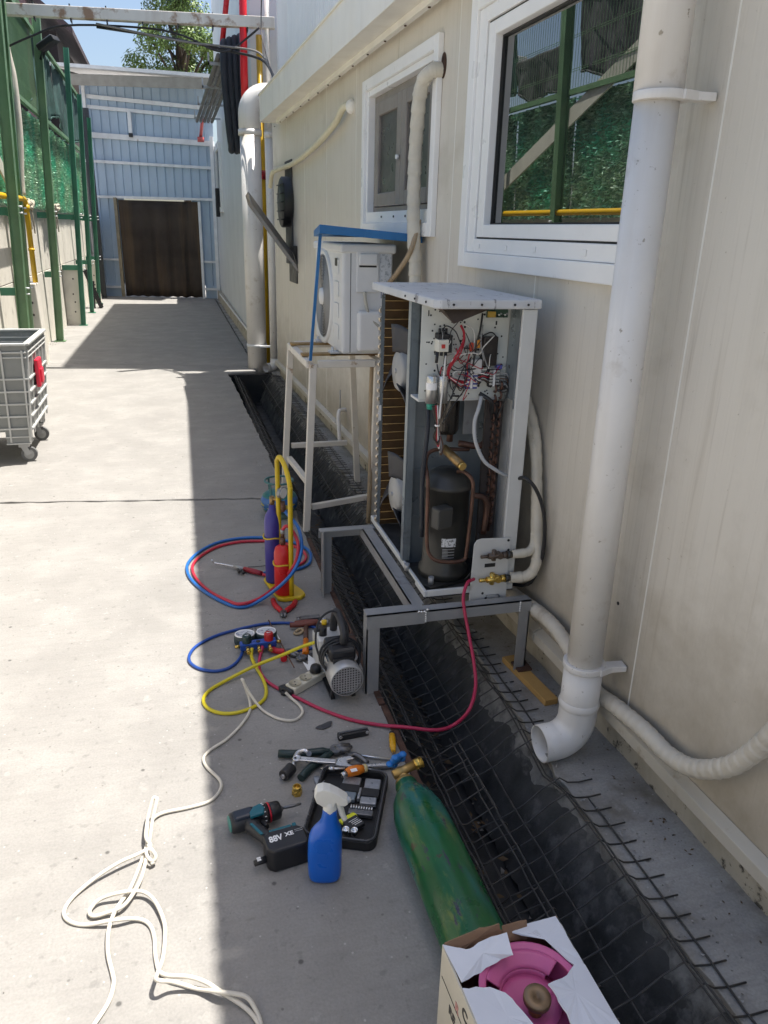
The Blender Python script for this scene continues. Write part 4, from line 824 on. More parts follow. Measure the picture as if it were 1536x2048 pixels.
# wires
wc = {'red': (.42, .015, .03), 'white': (.7, .68, .64), 'black': (.02, .02, .02), 'grey': (.3, .3, .3), 'brown': (.1, .05, .03)}
WM = {k: mat(k+' wire', v, .45, var=.05) for k, v in wc.items()}
def wire(col, pts, r=.0017, par=None, nm='wire'):
    r *= 1.35
    b = cb(); b.tube(catmull([pe(*p) for p in pts], 5), r, 6); return W3(b, nm, WM[col], par or plate)
wire('red', [(.123, 1.345, .02), (.132, 1.32, .03), (.13, 1.29, .035), (.118, 1.265, .04), (.1, 1.23, .04), (.085, 1.2, .035), (.083, 1.17, .035), (.1, 1.155, .03), (.15, 1.14, .02)], .0035)
wire('red', [(.128, 1.34, .02), (.137, 1.3, .028), (.12, 1.25, .042), (.09, 1.2, .04), (.09, 1.16, .03), (.12, 1.15, .03), (.152, 1.128, .02)], .002)
wire('red', [(.165, 1.27, .03), (.155, 1.24, .03), (.15, 1.2, .03), (.155, 1.17, .03)], .002)
wire('red', [(.062, 1.2, .03), (.055, 1.17, .04), (.07, 1.16, .04), (.085, 1.175, .04)], .002)
wire('white', [(.072, 1.24, .035), (.065, 1.19, .05), (.06, 1.13, .058), (.055, 1.06, .06), (.05, 1.02, .07)], .0028)
wire('white', [(.13, 1.35, .02), (.165, 1.33, .025), (.17, 1.28, .03), (.16, 1.24, .035)], .0016)
wire('white', [(.24, 1.31, .03), (.2, 1.27, .04), (.19, 1.245, .035), (.16, 1.25, .04), (.11, 1.24, .04), (.09, 1.22, .04)], .0018)
wire('white', [(.152, 1.18, .03), (.11, 1.185, .04), (.1, 1.17, .04), (.13, 1.155, .03), (.152, 1.15, .02)], .0016)
wire('black', [(.06, 1.335, .03), (.07, 1.345, .04), (.1, 1.325, .04), (.13, 1.27, .03), (.16, 1.265, .03)], .0016)
wire('black', [(.2, 1.385, .01), (.188, 1.33, .03), (.18, 1.29, .03), (.175, 1.24, .03), (.17, 1.2, .03)], .0028)
wire('black', [(.16, 1.235, .04), (.13, 1.19, .045), (.1, 1.11, .05), (.08, 1.07, .06), (.06, 1.02, .06)], .0018)
wire('black', [(.155, 1.12, .02), (.12, 1.09, .05), (.09, 1.05, .06), (.06, 1.0, .07)], .0016)
wire('black', [(.045, 1.21, .03), (.05, 1.18, .04), (.065, 1.16, .045)], .002)
wire('black', [(.2, 1.19, .02), (.16, 1.19, .035), (.11, 1.185, .03), (.09, 1.2, .03)], .0018)
wire('black', [(.19, 1.3, .02), (.21, 1.315, .03), (.23, 1.32, .03), (.25, 1.305, .02)], .0018)
wire('grey', [(.198, 1.265, .03), (.22, 1.2, .035), (.24, 1.19, .03), (.26, 1.19, .02)], .0016)
wire('grey', [(.28, 1.19, .02), (.3, 1.2, .02), (.32, 1.205, .03)], .0016)
wire('grey', [(.2, 1.345, .02), (.19, 1.28, .04), (.205, 1.22, .04)], .0016)
for i in range(7): wire(['black', 'brown', 'grey', 'black', 'red', 'black', 'white'][i], [(.195, 1.125+.008*i, .022), (.205, 1.15+.004*i, .04), (.222, 1.14+.005*i, .04), (.236, 1.128+.008*i, .02)], .0016)
for i in range(6): wire(['black', 'grey', 'black', 'brown', 'black', 'grey'][i], [(.272, 1.125+.009*i, .02), (.292, 1.12+.01*i, .035), (.3, 1.105+.008*i, .03), (.285, 1.1+.004*i, .02), (.262, 1.108, .02)], .0016)
for i in range(5): wire(['red', 'white', 'red', 'black', 'brown'][i], [(.09, 1.165-.002*i, .035), (.115, 1.15-.005*i, .04), (.135, 1.142-.007*i, .03), (.157, 1.125+.012*i, .022)], .0015)
wire('black', [(.3, 1.2, .03), (.31, 1.17, .03), (.3, 1.11, .04), (.285, 1.06, .04), (.27, 1.0, .03)], .0026)
rw = random.Random(11)
for i in range(26):                                   # the rest of the tangle
    x0, z0 = rw.uniform(.06, .2), rw.uniform(1.13, 1.3); x1, z1 = x0+rw.uniform(-.05, .1), z0+rw.uniform(-.12, .08); z1 = max(1.09, min(1.38, z1))
    wire(rw.choice(['black', 'black', 'grey', 'white', 'red', 'brown']), [(x0, z0, .008), (lerp(x0, x1, .3)+rw.uniform(-.02, .02), lerp(z0, z1, .3)+rw.uniform(-.02, .03), .035), (lerp(x0, x1, .7)+rw.uniform(-.02, .02), lerp(z0, z1, .7)-rw.uniform(0, .03), .04), (x1, z1, .012)], .0012)
# bundle below the capacitors
for i in range(7): wire(['black', 'brown', 'red', 'white', 'black', 'grey', 'brown'][i], [(.03+.006*i, 1.065, .05), (.035+.004*i, 1.03, .06), (.045+.001*i, .99, .06), (.035+.006*i, .95-.006*i, .06), (.05+.002*i, .93-.008*i, .065), (.06, .955, .06)], .0022, cd, 'loose_wire')
b = cb(); b.lathe([(.009, 0), (.01, .003), (.009, .006)], 12, TR(pe(.047, .99, .06))); W3(b, 'cable_tie', M_white)
b = cb(); b.tube(catmull([pe(.2, 1.1, .03), pe(.235, 1.075, .05), pe(.25, 1.04, .03), pe(.275, .98, .0), pe(.29, .9, -.02)], 6), .008, 10); W3(b, 'supply_cable', M_cab)
b = cb(); b.tube(catmull([pe(.205, 1.09, .04), pe(.19, 1.05, .06), pe(.175, 1.0, .07), pe(.18, .93, .08), pe(.21, .86, .09), pe(.25, .825, .1), pe(.29, .8, .1), pe(.32, .785, .1)], 6), .007, 10); W3(b, 'supply_cable', mat('light grey flex', (.45, .46, .47), .5))
# ---- compressor compartment
CPX, CPY = .985, 2.635
b = cb(); b.lathe([(0, .0), (.1, 0), (.1, .03), (.087, .05), (.087, .365), (.098, .368), (.1, .38), (.096, .386), (.08, .418), (.05, .436), (0, .442)], 36, TR((CPX, CPY, CZ0+.02))); cp = W3(b, 'compressor', M_comp)
b = cb(); b.box((CPX-.055, CPY-.105, CZ0+.3), (.072, .05, .085), rz=.35); W3(b, 'terminal_box', mat('grey-black terminal box', (.05, .05, .047), .5), cp, bev=.008)
def lab(u, v, z0, z1, a0, a1): t = lerp(a0, a1, u); return (CPX+.0878*math.cos(t), CPY+.0878*math.sin(t), lerp(z0, z1, v))
b = cb(); b.grid(8, 1, lambda u, v: lab(u, v, CZ0+.165, CZ0+.2, -2.05, -1.4)); W3(b, 'label', mat('label print', (.72, .73, .74), .5, spots=(.2, .2, .2), spot_scale=110, spot_lo=.52, spot_hi=.56), cp)
b = cb()
for k in range(7): b.grid(6, 1, lambda u, v: lab(u, v, CZ0+.118+.006*k, CZ0+.1205+.006*k, -2.0, -1.75 if k % 2 else -1.45))
W3(b, 'print_lines', mat('grey print', (.4, .4, .4), .5), cp)['kind'] = 'stuff'
b = cb(); b.prism([(-.13, -.1), (.13, -.1), (.15, 0), (.13, .1), (-.13, .1), (-.15, 0)], .012, TR((CPX, CPY, CZ0+.008)) @ RZ(.3)); W3(b, 'mounting_foot', M_comp, cp)
for a in (.3+2.45, .3-2.45, .3+.65): b = cb(); b.cyl((CPX+.15*math.cos(a), CPY+.115*math.sin(a), CZ0+.02), (CPX+.15*math.cos(a), CPY+.115*math.sin(a), CZ0+.05), .012, n=6); W3(b, 'foot_bolt', M_galv, cp)
def pipe(pts, r, m=None, nm='copper_pipe', k=6): b = cb(); b.tube(catmull(pts, k), r, 10); W3(b, nm, m or M_cu)
pipe([(CPX+.02, CPY-.05, CZ0+.46), (CPX+.03, CPY-.09, CZ0+.47), (CPX+.055, CPY-.115, CZ0+.44), (CPX+.058, CPY-.118, CZ0+.36), (CPX+.05, CPY-.118, CZ0+.16), (CPX+.035, CPY-.12, CZ0+.12), (CPX-.04, CPY-.12, CZ0+.12), (CPX-.09, CPY-.11, CZ0+.14), (CPX-.105, CPY-.09, CZ0+.2), (CPX-.105, CPY-.07, CZ0+.42), (CPX-.1, CPY-.02, CZ0+.5), (CPX-.06, CPY, CZ0+.535), (CPX+.08, CPY, CZ0+.53)], .0075)
pipe([(CPX-.11, CPY-.04, CZ0+.2), (CPX-.12, CPY-.05, CZ0+.45), (CPX-.11, CPY-.05, CZ0+.62), (CPX-.105, CPY-.03, CZ0+.72)], .009, M_ins, 'insulated_tube')
pipe([(CPX+.09, CPY-.05, CZ0+.36), (CPX+.13, CPY-.06, CZ0+.35), (CPX+.145, CPY-.06, CZ0+.31), (CPX+.14, CPY-.06, CZ0+.2)], .012)
pipe([(CPX+.05, CPY+.04, CZ0+.545), (CPX+.14, CPY+.02, CZ0+.54), (CPX+.16, CPY+.02, CZ0+.62), (CPX+.15, CPY+.03, CZ0+.8)], .013)
pipe([(CPX+.17, CPY-.03, CZ0+.2), (CPX+.175, CPY-.03, CZ0+.42), (CPX+.17, CPY, CZ0+.75)], .009)
pipe([(CPX+.02, CPY+.06, CZ0+.55), (CPX+.02, CPY+.06, CZ0+.72), (CPX+.02, CPY+.06, CZ0+.78)], .013)
pipe([(CPX+.1, CPY-.1, CZ0+.22), (CPX+.1, CPY-.11, CZ0+.12), (CPX+.07, CPY-.12, CZ0+.06), (CPX+.05, CPY-.11, CZ0+.03)], .003, M_black, 'thin_wire')
b = cb(); b.lathe([(0, 0), (.04, .003), (.047, .02), (.047, .2), (.03, .23), (0, .235)], 24, TR((CPX+.0, CPY+.05, CZ0+.585))); W3(b, 'receiver', mat('glossy black receiver', (.06, .055, .05), .16, metal=.7), cd)
b = cb(); b.cyl((CPX-.03, CPY-.02, CZ0+.545), (CPX+.0, CPY-.13, CZ0+.51), .017, n=14); vb = W3(b, 'reversing_valve', mat('dull brass', (.32, .21, .09), .35, metal=.7, var=.2))
b = cb(); b.cyl((CPX+.0, CPY-.13, CZ0+.51), (CPX+.003, CPY-.142, CZ0+.507), .0155, n=14); W3(b, 'valve_cap', mat('bright brass', (.6, .42, .14), .3, metal=.8), vb)
b = cb(); b.bb((CPX+.08, CPY+.08, CZ0+.57), (CPX+.14, CPY+.085, CZ0+.72)); W3(b, 'bracket_plate', M_galv)
# stacked return bends of the rear coil
for k in range(16):
    z = CZ0+.22+.036*k; 
    for s_ in (0, 1):
        b = cb(); b.tube([(1.135+.022*s_, 2.60, z+.012*s_)]+[(1.135+.022*s_, 2.592-.012*math.sin(t), z+.012*s_+.012*(1-math.cos(t))) for t in [PI*i/6 for i in range(7)]], .0045, 6); W3(b, 'return_bend', M_cu)
b = cb(); b.bb((1.11, 2.605, CZ0+.1), (1.18, 2.62, CZ0+.72)); W3(b, 'coil_end_plate', mat('dark coil end', (.05, .04, .036), .7, var=.3))
# service valve plate and valves
VY = CY0-.006
b = cb(); b.prism([(1.03, .283), (1.185, .283), (1.185, .57), (1.065, .575), (1.046, .57), (1.036, .553)], .004, TR((0, VY, 0)) @ RX(PI/2)); vp = W3(b, 'valve_plate', M_unit, bev=.0015)
b = cb()
for x_, z_ in ((1.085, .345), (1.1, .322), (1.1, .3), (1.16, .3), (1.045, .295), (1.175, .56), (1.178, .52)): b.cyl((x_, VY-.0035, z_), (x_, VY-.0055, z_), .0052, n=8)
W3(b, 'plate_holes', M_gask, vp)['kind'] = 'stuff'
b = cb(); b.bb((1.085, VY-.0055, .455), (1.128, VY-.004, .47)); W3(b, 'warning_strip', M_gask, vp)
M_brass = mat('yellow brass', (.62, .42, .1), .28, metal=.85, var=.12, vs=20)
for z_, m_, s_ in ((.508, mat('dirty bronze valve', (.12, .09, .07), .5, metal=.5), 1), (.41, M_brass, 1.1)):
    b = cb(); y_ = VY-.022; b.cyl((1.09, y_, z_), (1.15, y_, z_), .011*s_, n=12); b.cyl((1.112, y_, z_-.018*s_), (1.112, y_, z_+.024*s_), .009*s_, n=10); b.cyl((1.135, y_-.012, z_), (1.135, y_+.02, z_), .012*s_, n=10)
    b.cyl((1.06, y_, z_), (1.095, y_, z_), .007*s_, n=10); b.cyl((1.148, y_, z_), (1.165, y_, z_), .014*s_, n=6); W3(b, 'service_valve', m_, vp)
    b = cb(); b.cyl((1.165, y_, z_), (1.187, y_-.0, z_), .017, .012, n=10); W3(b, 'flare_nut', M_comp, vp)
# ================================================================ line sets, big wrapped hose, black cable
tag(wrapped([(1.187, VY-.02, .508), (1.22, 2.43, .51), (1.255, 2.43, .515), (1.278, 2.44, .54), (1.284, 2.46, .62), (1.28, 2.5, .85), (1.285, 2.6, 1.0), (1.292, 2.75, 1.1)], .017).obj('wrapped_line', M_wrap), 'upper white wrapped pipe bending up from the top service valve', 'wrapped pipe')
tag(wrapped([(1.187, VY-.02, .41), (1.23, 2.43, .41), (1.265, 2.42, .425), (1.285, 2.42, .47), (1.29, 2.44, .56), (1.288, 2.48, .75), (1.292, 2.55, .95), (1.294, 2.7, 1.1)], .021).obj('wrapped_line', M_wrap), 'thicker white wrapped pipe bending up from the brass service valve', 'wrapped pipe')
cable([(1.2, 2.47, .8), (1.215, 2.43, .81), (1.25, 2.41, .77), (1.285, 2.4, .68), (1.3, 2.4, .55), (1.298, 2.42, .45), (1.28, 2.46, .36), (1.25, 2.6, .3)], .0075, M_cab, 'black cable curving from the condenser corner panel down the wall')
P = [(-0.045,2.790,0.250), (-0.045,2.566,0.261), (-0.045,2.372,0.286), (-0.050,2.224,0.294), (-0.045,2.115,0.261), (-0.035,1.965,0.198), (-0.040,1.809,0.223), (-0.045,1.656,0.243), (-0.050,1.528,0.249), (-0.055,1.421,0.290), (-0.055,1.322,0.370), (-0.050,1.260,0.456), (-0.050,1.211,0.551), (-0.050,1.144,0.718)]
P = [WA+WD*u+Vector((-math.cos(TH), math.sin(TH), 0))*(-x)+Vector((0, 0, z)) for x, u, z in P]
tag(wrapped(P, .026, pitch=.035).obj('wrapped_hose', mat('cream taped hose', (.6, .56, .48), .6, var=.08, vs=8, bump=.7, bs=26, spots=(.42, .36, .28), spot_scale=7, spot_lo=.58, spot_hi=.75)), 'fat cream taped hose sagging along the wall behind the near downpipe', 'wrapped hose')
b = B(wpt(2.1, 0, .5)); b.cyl(wpt(1.94, -.01, .53), wpt(1.94, .002, .53), .006, n=8); tag(b.obj('screw_hole', M_gask), 'small dark screw hole in the wall right of the downpipe', 'hole')
# wall tap
b = B(wpt(5.9, .03, .2)); tp = thing('wall_tap', 'small white drain spout with a tap on the wall foot behind the stand', 'tap', wpt(5.7, 0, .2), -TH)
b = B(); b.tube(catmull([(.0, 0, .14), (-.05, -.02, .14), (-.07, -.05, .1), (-.075, -.1, -.02), (-.07, -.12, -.12)], 5), .016, 10); b.obj('spout', M_pipe, tp)
b = B(); b.cyl((-.05, -.02, .12), (-.05, -.02, .3), .005, n=6); b.obj('stem', M_galv, tp)

# ================================================================ wire mesh in the drain
M_wire = mat('blackened wire', (.06, .055, .05), .5, metal=.2, var=.3, vs=20, spots=(.16, .15, .14), spot_scale=12, spot_lo=.6, spot_hi=.75)
def mesh_panel(lab, y0, y1, prof, longs, pitch, wob=.006, skew=0.0, drop=0.0, skip=None):
    t = thing('wire_mesh_panel', lab, 'wire mesh', (prof[0][0], y0, 0), 0, 'wire mesh panels in the drain'); o = Vector((prof[0][0], y0, 0))
    base = B(); base.tube([(x, 0, z) for x, z in prof], .0019, 5, sharp=False); me = None
    n = int((y1-y0)/pitch)
    for k in range(n+1):
        y = y0+k*pitch
        if skip and skip[0] < y < skip[1]: continue
        if me is None:
            base.o = Vector(); b = B(o); b.tube([(x, y, z) for x, z in prof], .0027, 5); ob_ = b.obj('cross_wire', M_wire, t); me = ob_.data
        else:
            c = bpy.data.objects.new('cross_wire', me); COL.objects.link(c); c.parent = t
            c.location = (random.uniform(-wob, wob), k*pitch+random.uniform(-.004, .004), random.uniform(-wob, wob)*.6+drop*k/n); c.rotation_euler = (0, random.uniform(-.015, .015), skew+random.uniform(-.01, .01))
    for x, z in longs:
        b = B(o); P = [(x+random.uniform(-.003, .003), lerp(y0-.03, y1+.03, i/24), z+.004+random.uniform(-.003, .003)+drop*i/24-(.06*math.exp(-((lerp(y0-.03, y1+.03, i/24)-1.86)/.12)**2) if skip and x > 1.05 else 0)) for i in range(25)]; b.tube(P, .0031, 5); b.obj('long_wire', M_wire, t)
mesh_panel('bent wire mesh along the ledge side of the drain, nearest the camera', .62, 3.55, [(1.2, .008), (1.155, .003), (1.115, .008), (1.085, .03), (1.03, -.005), (.97, -.06), (.9, -.1), (.82, -.13), (.76, -.18)], [(1.155, .004), (1.09, .028), (1.078, .028), (.95, -.075), (.9, -.1), (.82, -.13)], .066, skew=-.06, skip=(1.79, 1.93))
mesh_panel('wire mesh piece beside the green cylinder with its end bent up', .7, 2.05, [(.665, -.0), (.715, -.045), (.765, -.06), (.815, -.035), (.862, -.01), (.868, -.02)], [(.735, -.05), (.748, -.052), (.84, -.022), (.858, -.014)], .078, skew=.05)
mesh_panel('wire mesh hooked over the left drain edge beside the vacuum pump', 2.1, 4.1, [(.645, .008), (.69, .0), (.72, -.03), (.775, -.07), (.83, -.1), (.86, -.12)], [(.675, .004), (.725, -.032), (.735, -.036), (.81, -.09)], .06, skew=-.05)
mesh_panel('fine wire mesh on the left edge of the far drain', 4.45, 9.1, [(.64, .006), (.68, -.005), (.73, -.05), (.76, -.09)], [(.66, .004), (.7, -.02)], .055)
mesh_panel('fine wire mesh along the ledge of the far drain behind the stand', 3.65, 9.1, [(1.17, .012), (1.11, .012), (1.06, .02), (1.0, -.05), (.95, -.1)], [(1.14, .014), (1.075, .022), (1.065, .024), (.98, -.06)], .055)
b = B((TL, 2, 0))
for s_, e in ((.8, 2.29), (2.3, 3.95)): b.bar((TL-.004, s_, .004), (TL-.0, e, .004), .022, .008); b.bar((TL+.006, s_, -.016), (TL+.01, e, -.016), .005, .035)
tag(b.obj('edge_angle', M_rust), 'rusty steel angle edging the left side of the drain', 'steel edging')
# ================================================================ plastic bulk container on castors
bx_ = thing('plastic_bin', 'grey ribbed plastic bulk bin on castors at the left edge', 'bin', (-1.02, 5.75, 0))
M_bin = mat('grey plastic bin', (.22, .23, .225), .5, var=.08, vs=5, spots=(.32, .32, .31), spot_scale=9, spot_lo=.62, spot_hi=.75); M_binr = mat('pale worn bin ribs', (.48, .485, .47), .5, var=.08)
X0, X1, Y0, Y1, ZB, ZTt = -1.1, 0.02, 0., .82, .14, .86
def tap(z): return .055*(ZTt-z)/(ZTt-ZB)           # walls taper inwards downwards
b = B(); 
r0, r1 = tap(ZB+.1), 0
out = [(X0+r0, Y0+r0), (X1-r0, Y0+r0), (X1-r0, Y1-r0), (X0+r0, Y1-r0)]; top = [(X0, Y0), (X1, Y0), (X1, Y1), (X0, Y1)]
vs = [(x, y, ZB+.1) for x, y in out]+[(x, y, ZTt) for x, y in top]
b.add(vs, [(0, 1, 5, 4), (1, 2, 6, 5), (2, 3, 7, 6), (3, 0, 4, 7), (0, 3, 2, 1)]); b.obj('shell', M_bin, bx_, solid=.012)
b = B(); b.bb((X0+.02, Y0+.02, ZTt-.13), (X1-.02, Y1-.02, ZTt-.12)); b.obj('load', mat('dark bluish load', (.07, .09, .1), .6, var=.2), bx_)
rim = B()
for z, w_ in ((ZTt, .028), (ZTt-.055, .02), (ZTt-.09, .018)):
    rb = B(); r_ = tap(z)
    for (a, c) in (((X0+r_, Y0+r_), (X1-r_, Y0+r_)), ((X1-r_, Y0+r_), (X1-r_, Y1-r_)), ((X1-r_, Y1-r_), (X0+r_, Y1-r_)), ((X0+r_, Y1-r_), (X0+r_, Y0+r_))): rb.bar((*a, z), (*c, z), w_*1.5, w_*.55)
    rb.obj('rim', M_binr, bx_, bev=.003)
for z in (.62, .53, .44, .35, .26):
    rb = B(); r_ = tap(z)-.008
    for (a, c) in (((X0+r_, Y0+r_), (X1-r_, Y0+r_)), ((X1-r_, Y0+r_), (X1-r_, Y1-r_))): rb.bar((*a, z), (*c, z), .022, .011)
    rb.obj('horizontal_rib', M_binr, bx_)
for i in range(9):
    x_ = lerp(X0+.02, X1-.03, i/8); b = B(); b.bar((x_+(X0+X1-2*x_)*.03, Y0+tap(ZB)-.008, ZB+.02 if x_ > X1-.2 or x_ < X0+.2 else ZB+.14), (x_, Y0-.004, ZTt-.04), .012, .022, up=(0, 1, 0)); b.obj('vertical_rib', M_binr, bx_)
for i in range(6):
    y_ = lerp(Y0+.02, Y1-.02, i/5); b = B(); b.bar((X1-tap(ZB)+.008, y_, ZB+.06), (X1+.004, y_, ZTt-.04), .022, .01, up=(1, 0, 0)); b.obj('vertical_rib', M_binr, bx_)
for x_, y_ in ((X1-.12, Y0+.1), (X1-.12, Y1-.12), (X0+.12, Y0+.1)):
    b = B(); b.bb((x_-.1, y_-.06, ZB), (x_+.06, y_+.06, ZB+.12)); b.obj('corner_foot', M_bin, bx_, bev=.006)
    for z in (ZB+.01, ZB+.06): b = B(); b.bar((x_-.1, y_-.064, z), (x_+.064, y_-.064, z), .012, .008); b.obj('horizontal_rib', M_binr, bx_)
    b = B(); b.bb((x_-.03, y_-.035, .115), (x_+.04, y_+.035, ZB)); b.bar((x_, y_-.022, .12), (x_+.03, y_-.022, .055), .004, .04, up=(1, 0, 0)); b.bar((x_, y_+.022, .12), (x_+.03, y_+.022, .055), .004, .04, up=(1, 0, 0)); c_ = b.obj('castor', M_galv, bx_)
    b = B(); b.tube([(x_+.03, y_-.016, .056), (x_+.03, y_+.016, .056)], .055, 20); b.obj('tyre', mat('grey rubber', (.12, .12, .12), .7), c_); b = B(); b.tube([(x_+.03, y_-.018, .056), (x_+.03, y_+.018, .056)], .035, 16); b.obj('rim', mat('castor rim', (.3, .3, .29), .5), c_)
b = B(); b.box((X1+.015, Y0+.3, .62), (.03, .16, .2)); b.obj('latch', mat('red latch plastic', (.62, .02, .05), .4), bx_, bev=.008)
b = B(); b.box((X1+.035, Y0+.3, .6), (.014, .1, .1)); b.obj('latch_handle', MATS['red latch plastic'], bx_, bev=.005)
# ================================================================ hoses and cables lying on the ground
M_hr = mat('magenta-red hose', (.42, .02, .075), .42, var=.06); M_hy = mat('yellow hose', (.6, .5, .015), .42, var=.06); M_hb = mat('blue hose', (.012, .06, .28), .42, var=.08)
M_wc = mat('dirty white flex', (.62, .58, .5), .55, var=.1, vs=20, spots=(.4, .3, .2), spot_scale=6, spot_lo=.66, spot_hi=.75)
cable([(0.263,2.762,0.035), (0.243,2.704,0.008), (0.236,2.619,0.007), (0.256,2.542,0.007), (0.296,2.477,0.007), (0.360,2.398,0.007), (0.431,2.311,0.007), (0.520,2.229,0.007), (0.611,2.173,0.010), (0.685,2.130,0.020), (0.796,2.101,0.010), (0.869,2.117,0.010), (0.914,2.100,0.076), (0.967,2.180,0.111), (0.984,2.250,0.169), (0.986,2.320,0.245), (0.978,2.360,0.328), (0.978,2.380,0.379), (1.003,2.410,0.416), (1.038,2.432,0.419)], .0065, M_hr, 'red charging hose looping over the drain from the gauges to the brass valve', 'hose', 'charging_hose', n=10)
cable([(0.219,2.759,0.035), (0.214,2.731,0.010), (0.224,2.656,0.007), (0.239,2.578,0.007), (0.245,2.496,0.007), (0.232,2.431,0.007), (0.190,2.388,0.007), (0.125,2.365,0.007), (0.066,2.376,0.007), (0.022,2.421,0.007), (0.012,2.478,0.007), (0.038,2.532,0.007), (0.105,2.579,0.012), (0.216,2.627,0.030), (0.318,2.631,0.060), (0.401,2.614,0.100), (0.455,2.588,0.130), (0.499,2.567,0.150)], .0068, M_hy, 'yellow charging hose looping from the gauges to the vacuum pump', 'hose', 'charging_hose', n=10)
cable([(0.184,2.800,0.035), (0.185,2.790,0.012), (0.161,2.724,0.007), (0.117,2.672,0.007), (0.062,2.662,0.007), (0.002,2.695,0.007), (-0.031,2.755,0.007), (-0.026,2.821,0.007), (0.009,2.884,0.007), (0.082,2.941,0.007), (0.169,2.975,0.007), (0.278,3.001,0.007), (0.355,2.999,0.007), (0.427,2.978,0.007), (0.496,2.935,0.007), (0.550,2.873,0.007), (0.566,2.812,0.007), (0.536,2.767,0.007), (0.480,2.754,0.007), (0.415,2.748,0.007), (0.369,2.742,0.007)], .0066, M_hb, 'blue charging hose circling behind the gauges and tools', 'hose', 'charging_hose', n=10)
# white extension cable: three strands of one tangled lead
cable([(0.309,2.418,0.030), (0.329,2.407,0.010), (0.353,2.356,0.006), (0.355,2.311,0.006), (0.321,2.276,0.006), (0.271,2.293,0.006), (0.227,2.344,0.006), (0.202,2.391,0.012), (0.174,2.425,0.050), (0.156,2.437,0.090), (0.153,2.443,0.095), (0.158,2.436,0.090), (0.166,2.443,0.050), (0.176,2.422,0.015), (0.170,2.363,0.006), (0.135,2.292,0.006), (0.080,2.221,0.006), (0.026,2.178,0.006), (-0.001,2.140,0.006), (0.005,2.092,0.006), (0.042,2.019,0.006), (0.042,1.972,0.006), (0.008,1.928,0.006), (-0.056,1.914,0.006), (-0.127,1.907,0.008), (-0.158,1.883,0.012), (-0.169,1.841,0.012), (-0.170,1.796,0.012), (-0.190,1.709,0.012), (-0.212,1.635,0.012), (-0.238,1.588,0.012), (-0.251,1.547,0.016), (-0.258,1.507,0.010), (-0.254,1.451,0.008), (-0.241,1.398,0.006), (-0.237,1.371,0.006), (-0.245,1.328,0.006), (-0.269,1.285,0.006), (-0.306,1.232,0.006), (-0.385,1.170,0.006)], .0052, M_wc, 'white extension flex running from the power strip out to the sunlit tangle', 'flex', 'extension_flex', n=8)
cable([(-0.144,1.895,0.070), (-0.147,1.899,0.075), (-0.155,1.896,0.070), (-0.169,1.862,0.040), (-0.174,1.795,0.030), (-0.161,1.755,0.030), (-0.194,1.740,0.025), (-0.244,1.720,0.025), (-0.305,1.689,0.015), (-0.354,1.647,0.008), (-0.371,1.606,0.006), (-0.354,1.573,0.006), (-0.313,1.552,0.006), (-0.242,1.537,0.020), (-0.189,1.538,0.008), (-0.160,1.515,0.006), (-0.148,1.473,0.006), (-0.144,1.417,0.006), (-0.128,1.364,0.012), (-0.069,1.328,0.030), (-0.033,1.306,0.030), (0.002,1.280,0.020), (0.052,1.238,0.008), (0.077,1.195,0.006), (0.094,1.133,0.006)], .0052, M_wc, 'white flex strand making the widest loop of the sunlit tangle', 'flex', 'extension_flex', n=8)
cable([(-0.145,1.897,0.072), (-0.142,1.893,0.070), (-0.157,1.851,0.035), (-0.165,1.792,0.020), (-0.176,1.698,0.020), (-0.191,1.632,0.022), (-0.224,1.577,0.020), (-0.268,1.571,0.012), (-0.299,1.572,0.010), (-0.307,1.591,0.012), (-0.283,1.614,0.018), (-0.230,1.613,0.028), (-0.181,1.612,0.020), (-0.149,1.579,0.016), (-0.125,1.511,0.012), (-0.123,1.459,0.010), (-0.128,1.404,0.012), (-0.139,1.350,0.030), (-0.139,1.327,0.045), (-0.128,1.316,0.050), (-0.101,1.322,0.030), (-0.051,1.308,0.012), (0.002,1.272,0.030), (0.054,1.256,0.020), (0.073,1.229,0.008), (0.081,1.197,0.006), (0.084,1.135,0.006)], .0052, M_wc, 'white flex strand with the small inner loop in the sunlit tangle', 'flex', 'extension_flex', n=8)
cable([(-0.168,1.762,0.030), (-0.156,1.736,0.035), (-0.146,1.716,0.030), (-0.152,1.710,0.020), (-0.164,1.715,0.025), (-0.172,1.736,0.030), (-0.161,1.741,0.035), (-0.149,1.713,0.020), (-0.160,1.706,0.015)], .0048, M_wc, 'small knot of white flex in the middle of the tangle', 'flex', 'extension_flex', n=8, k=4)
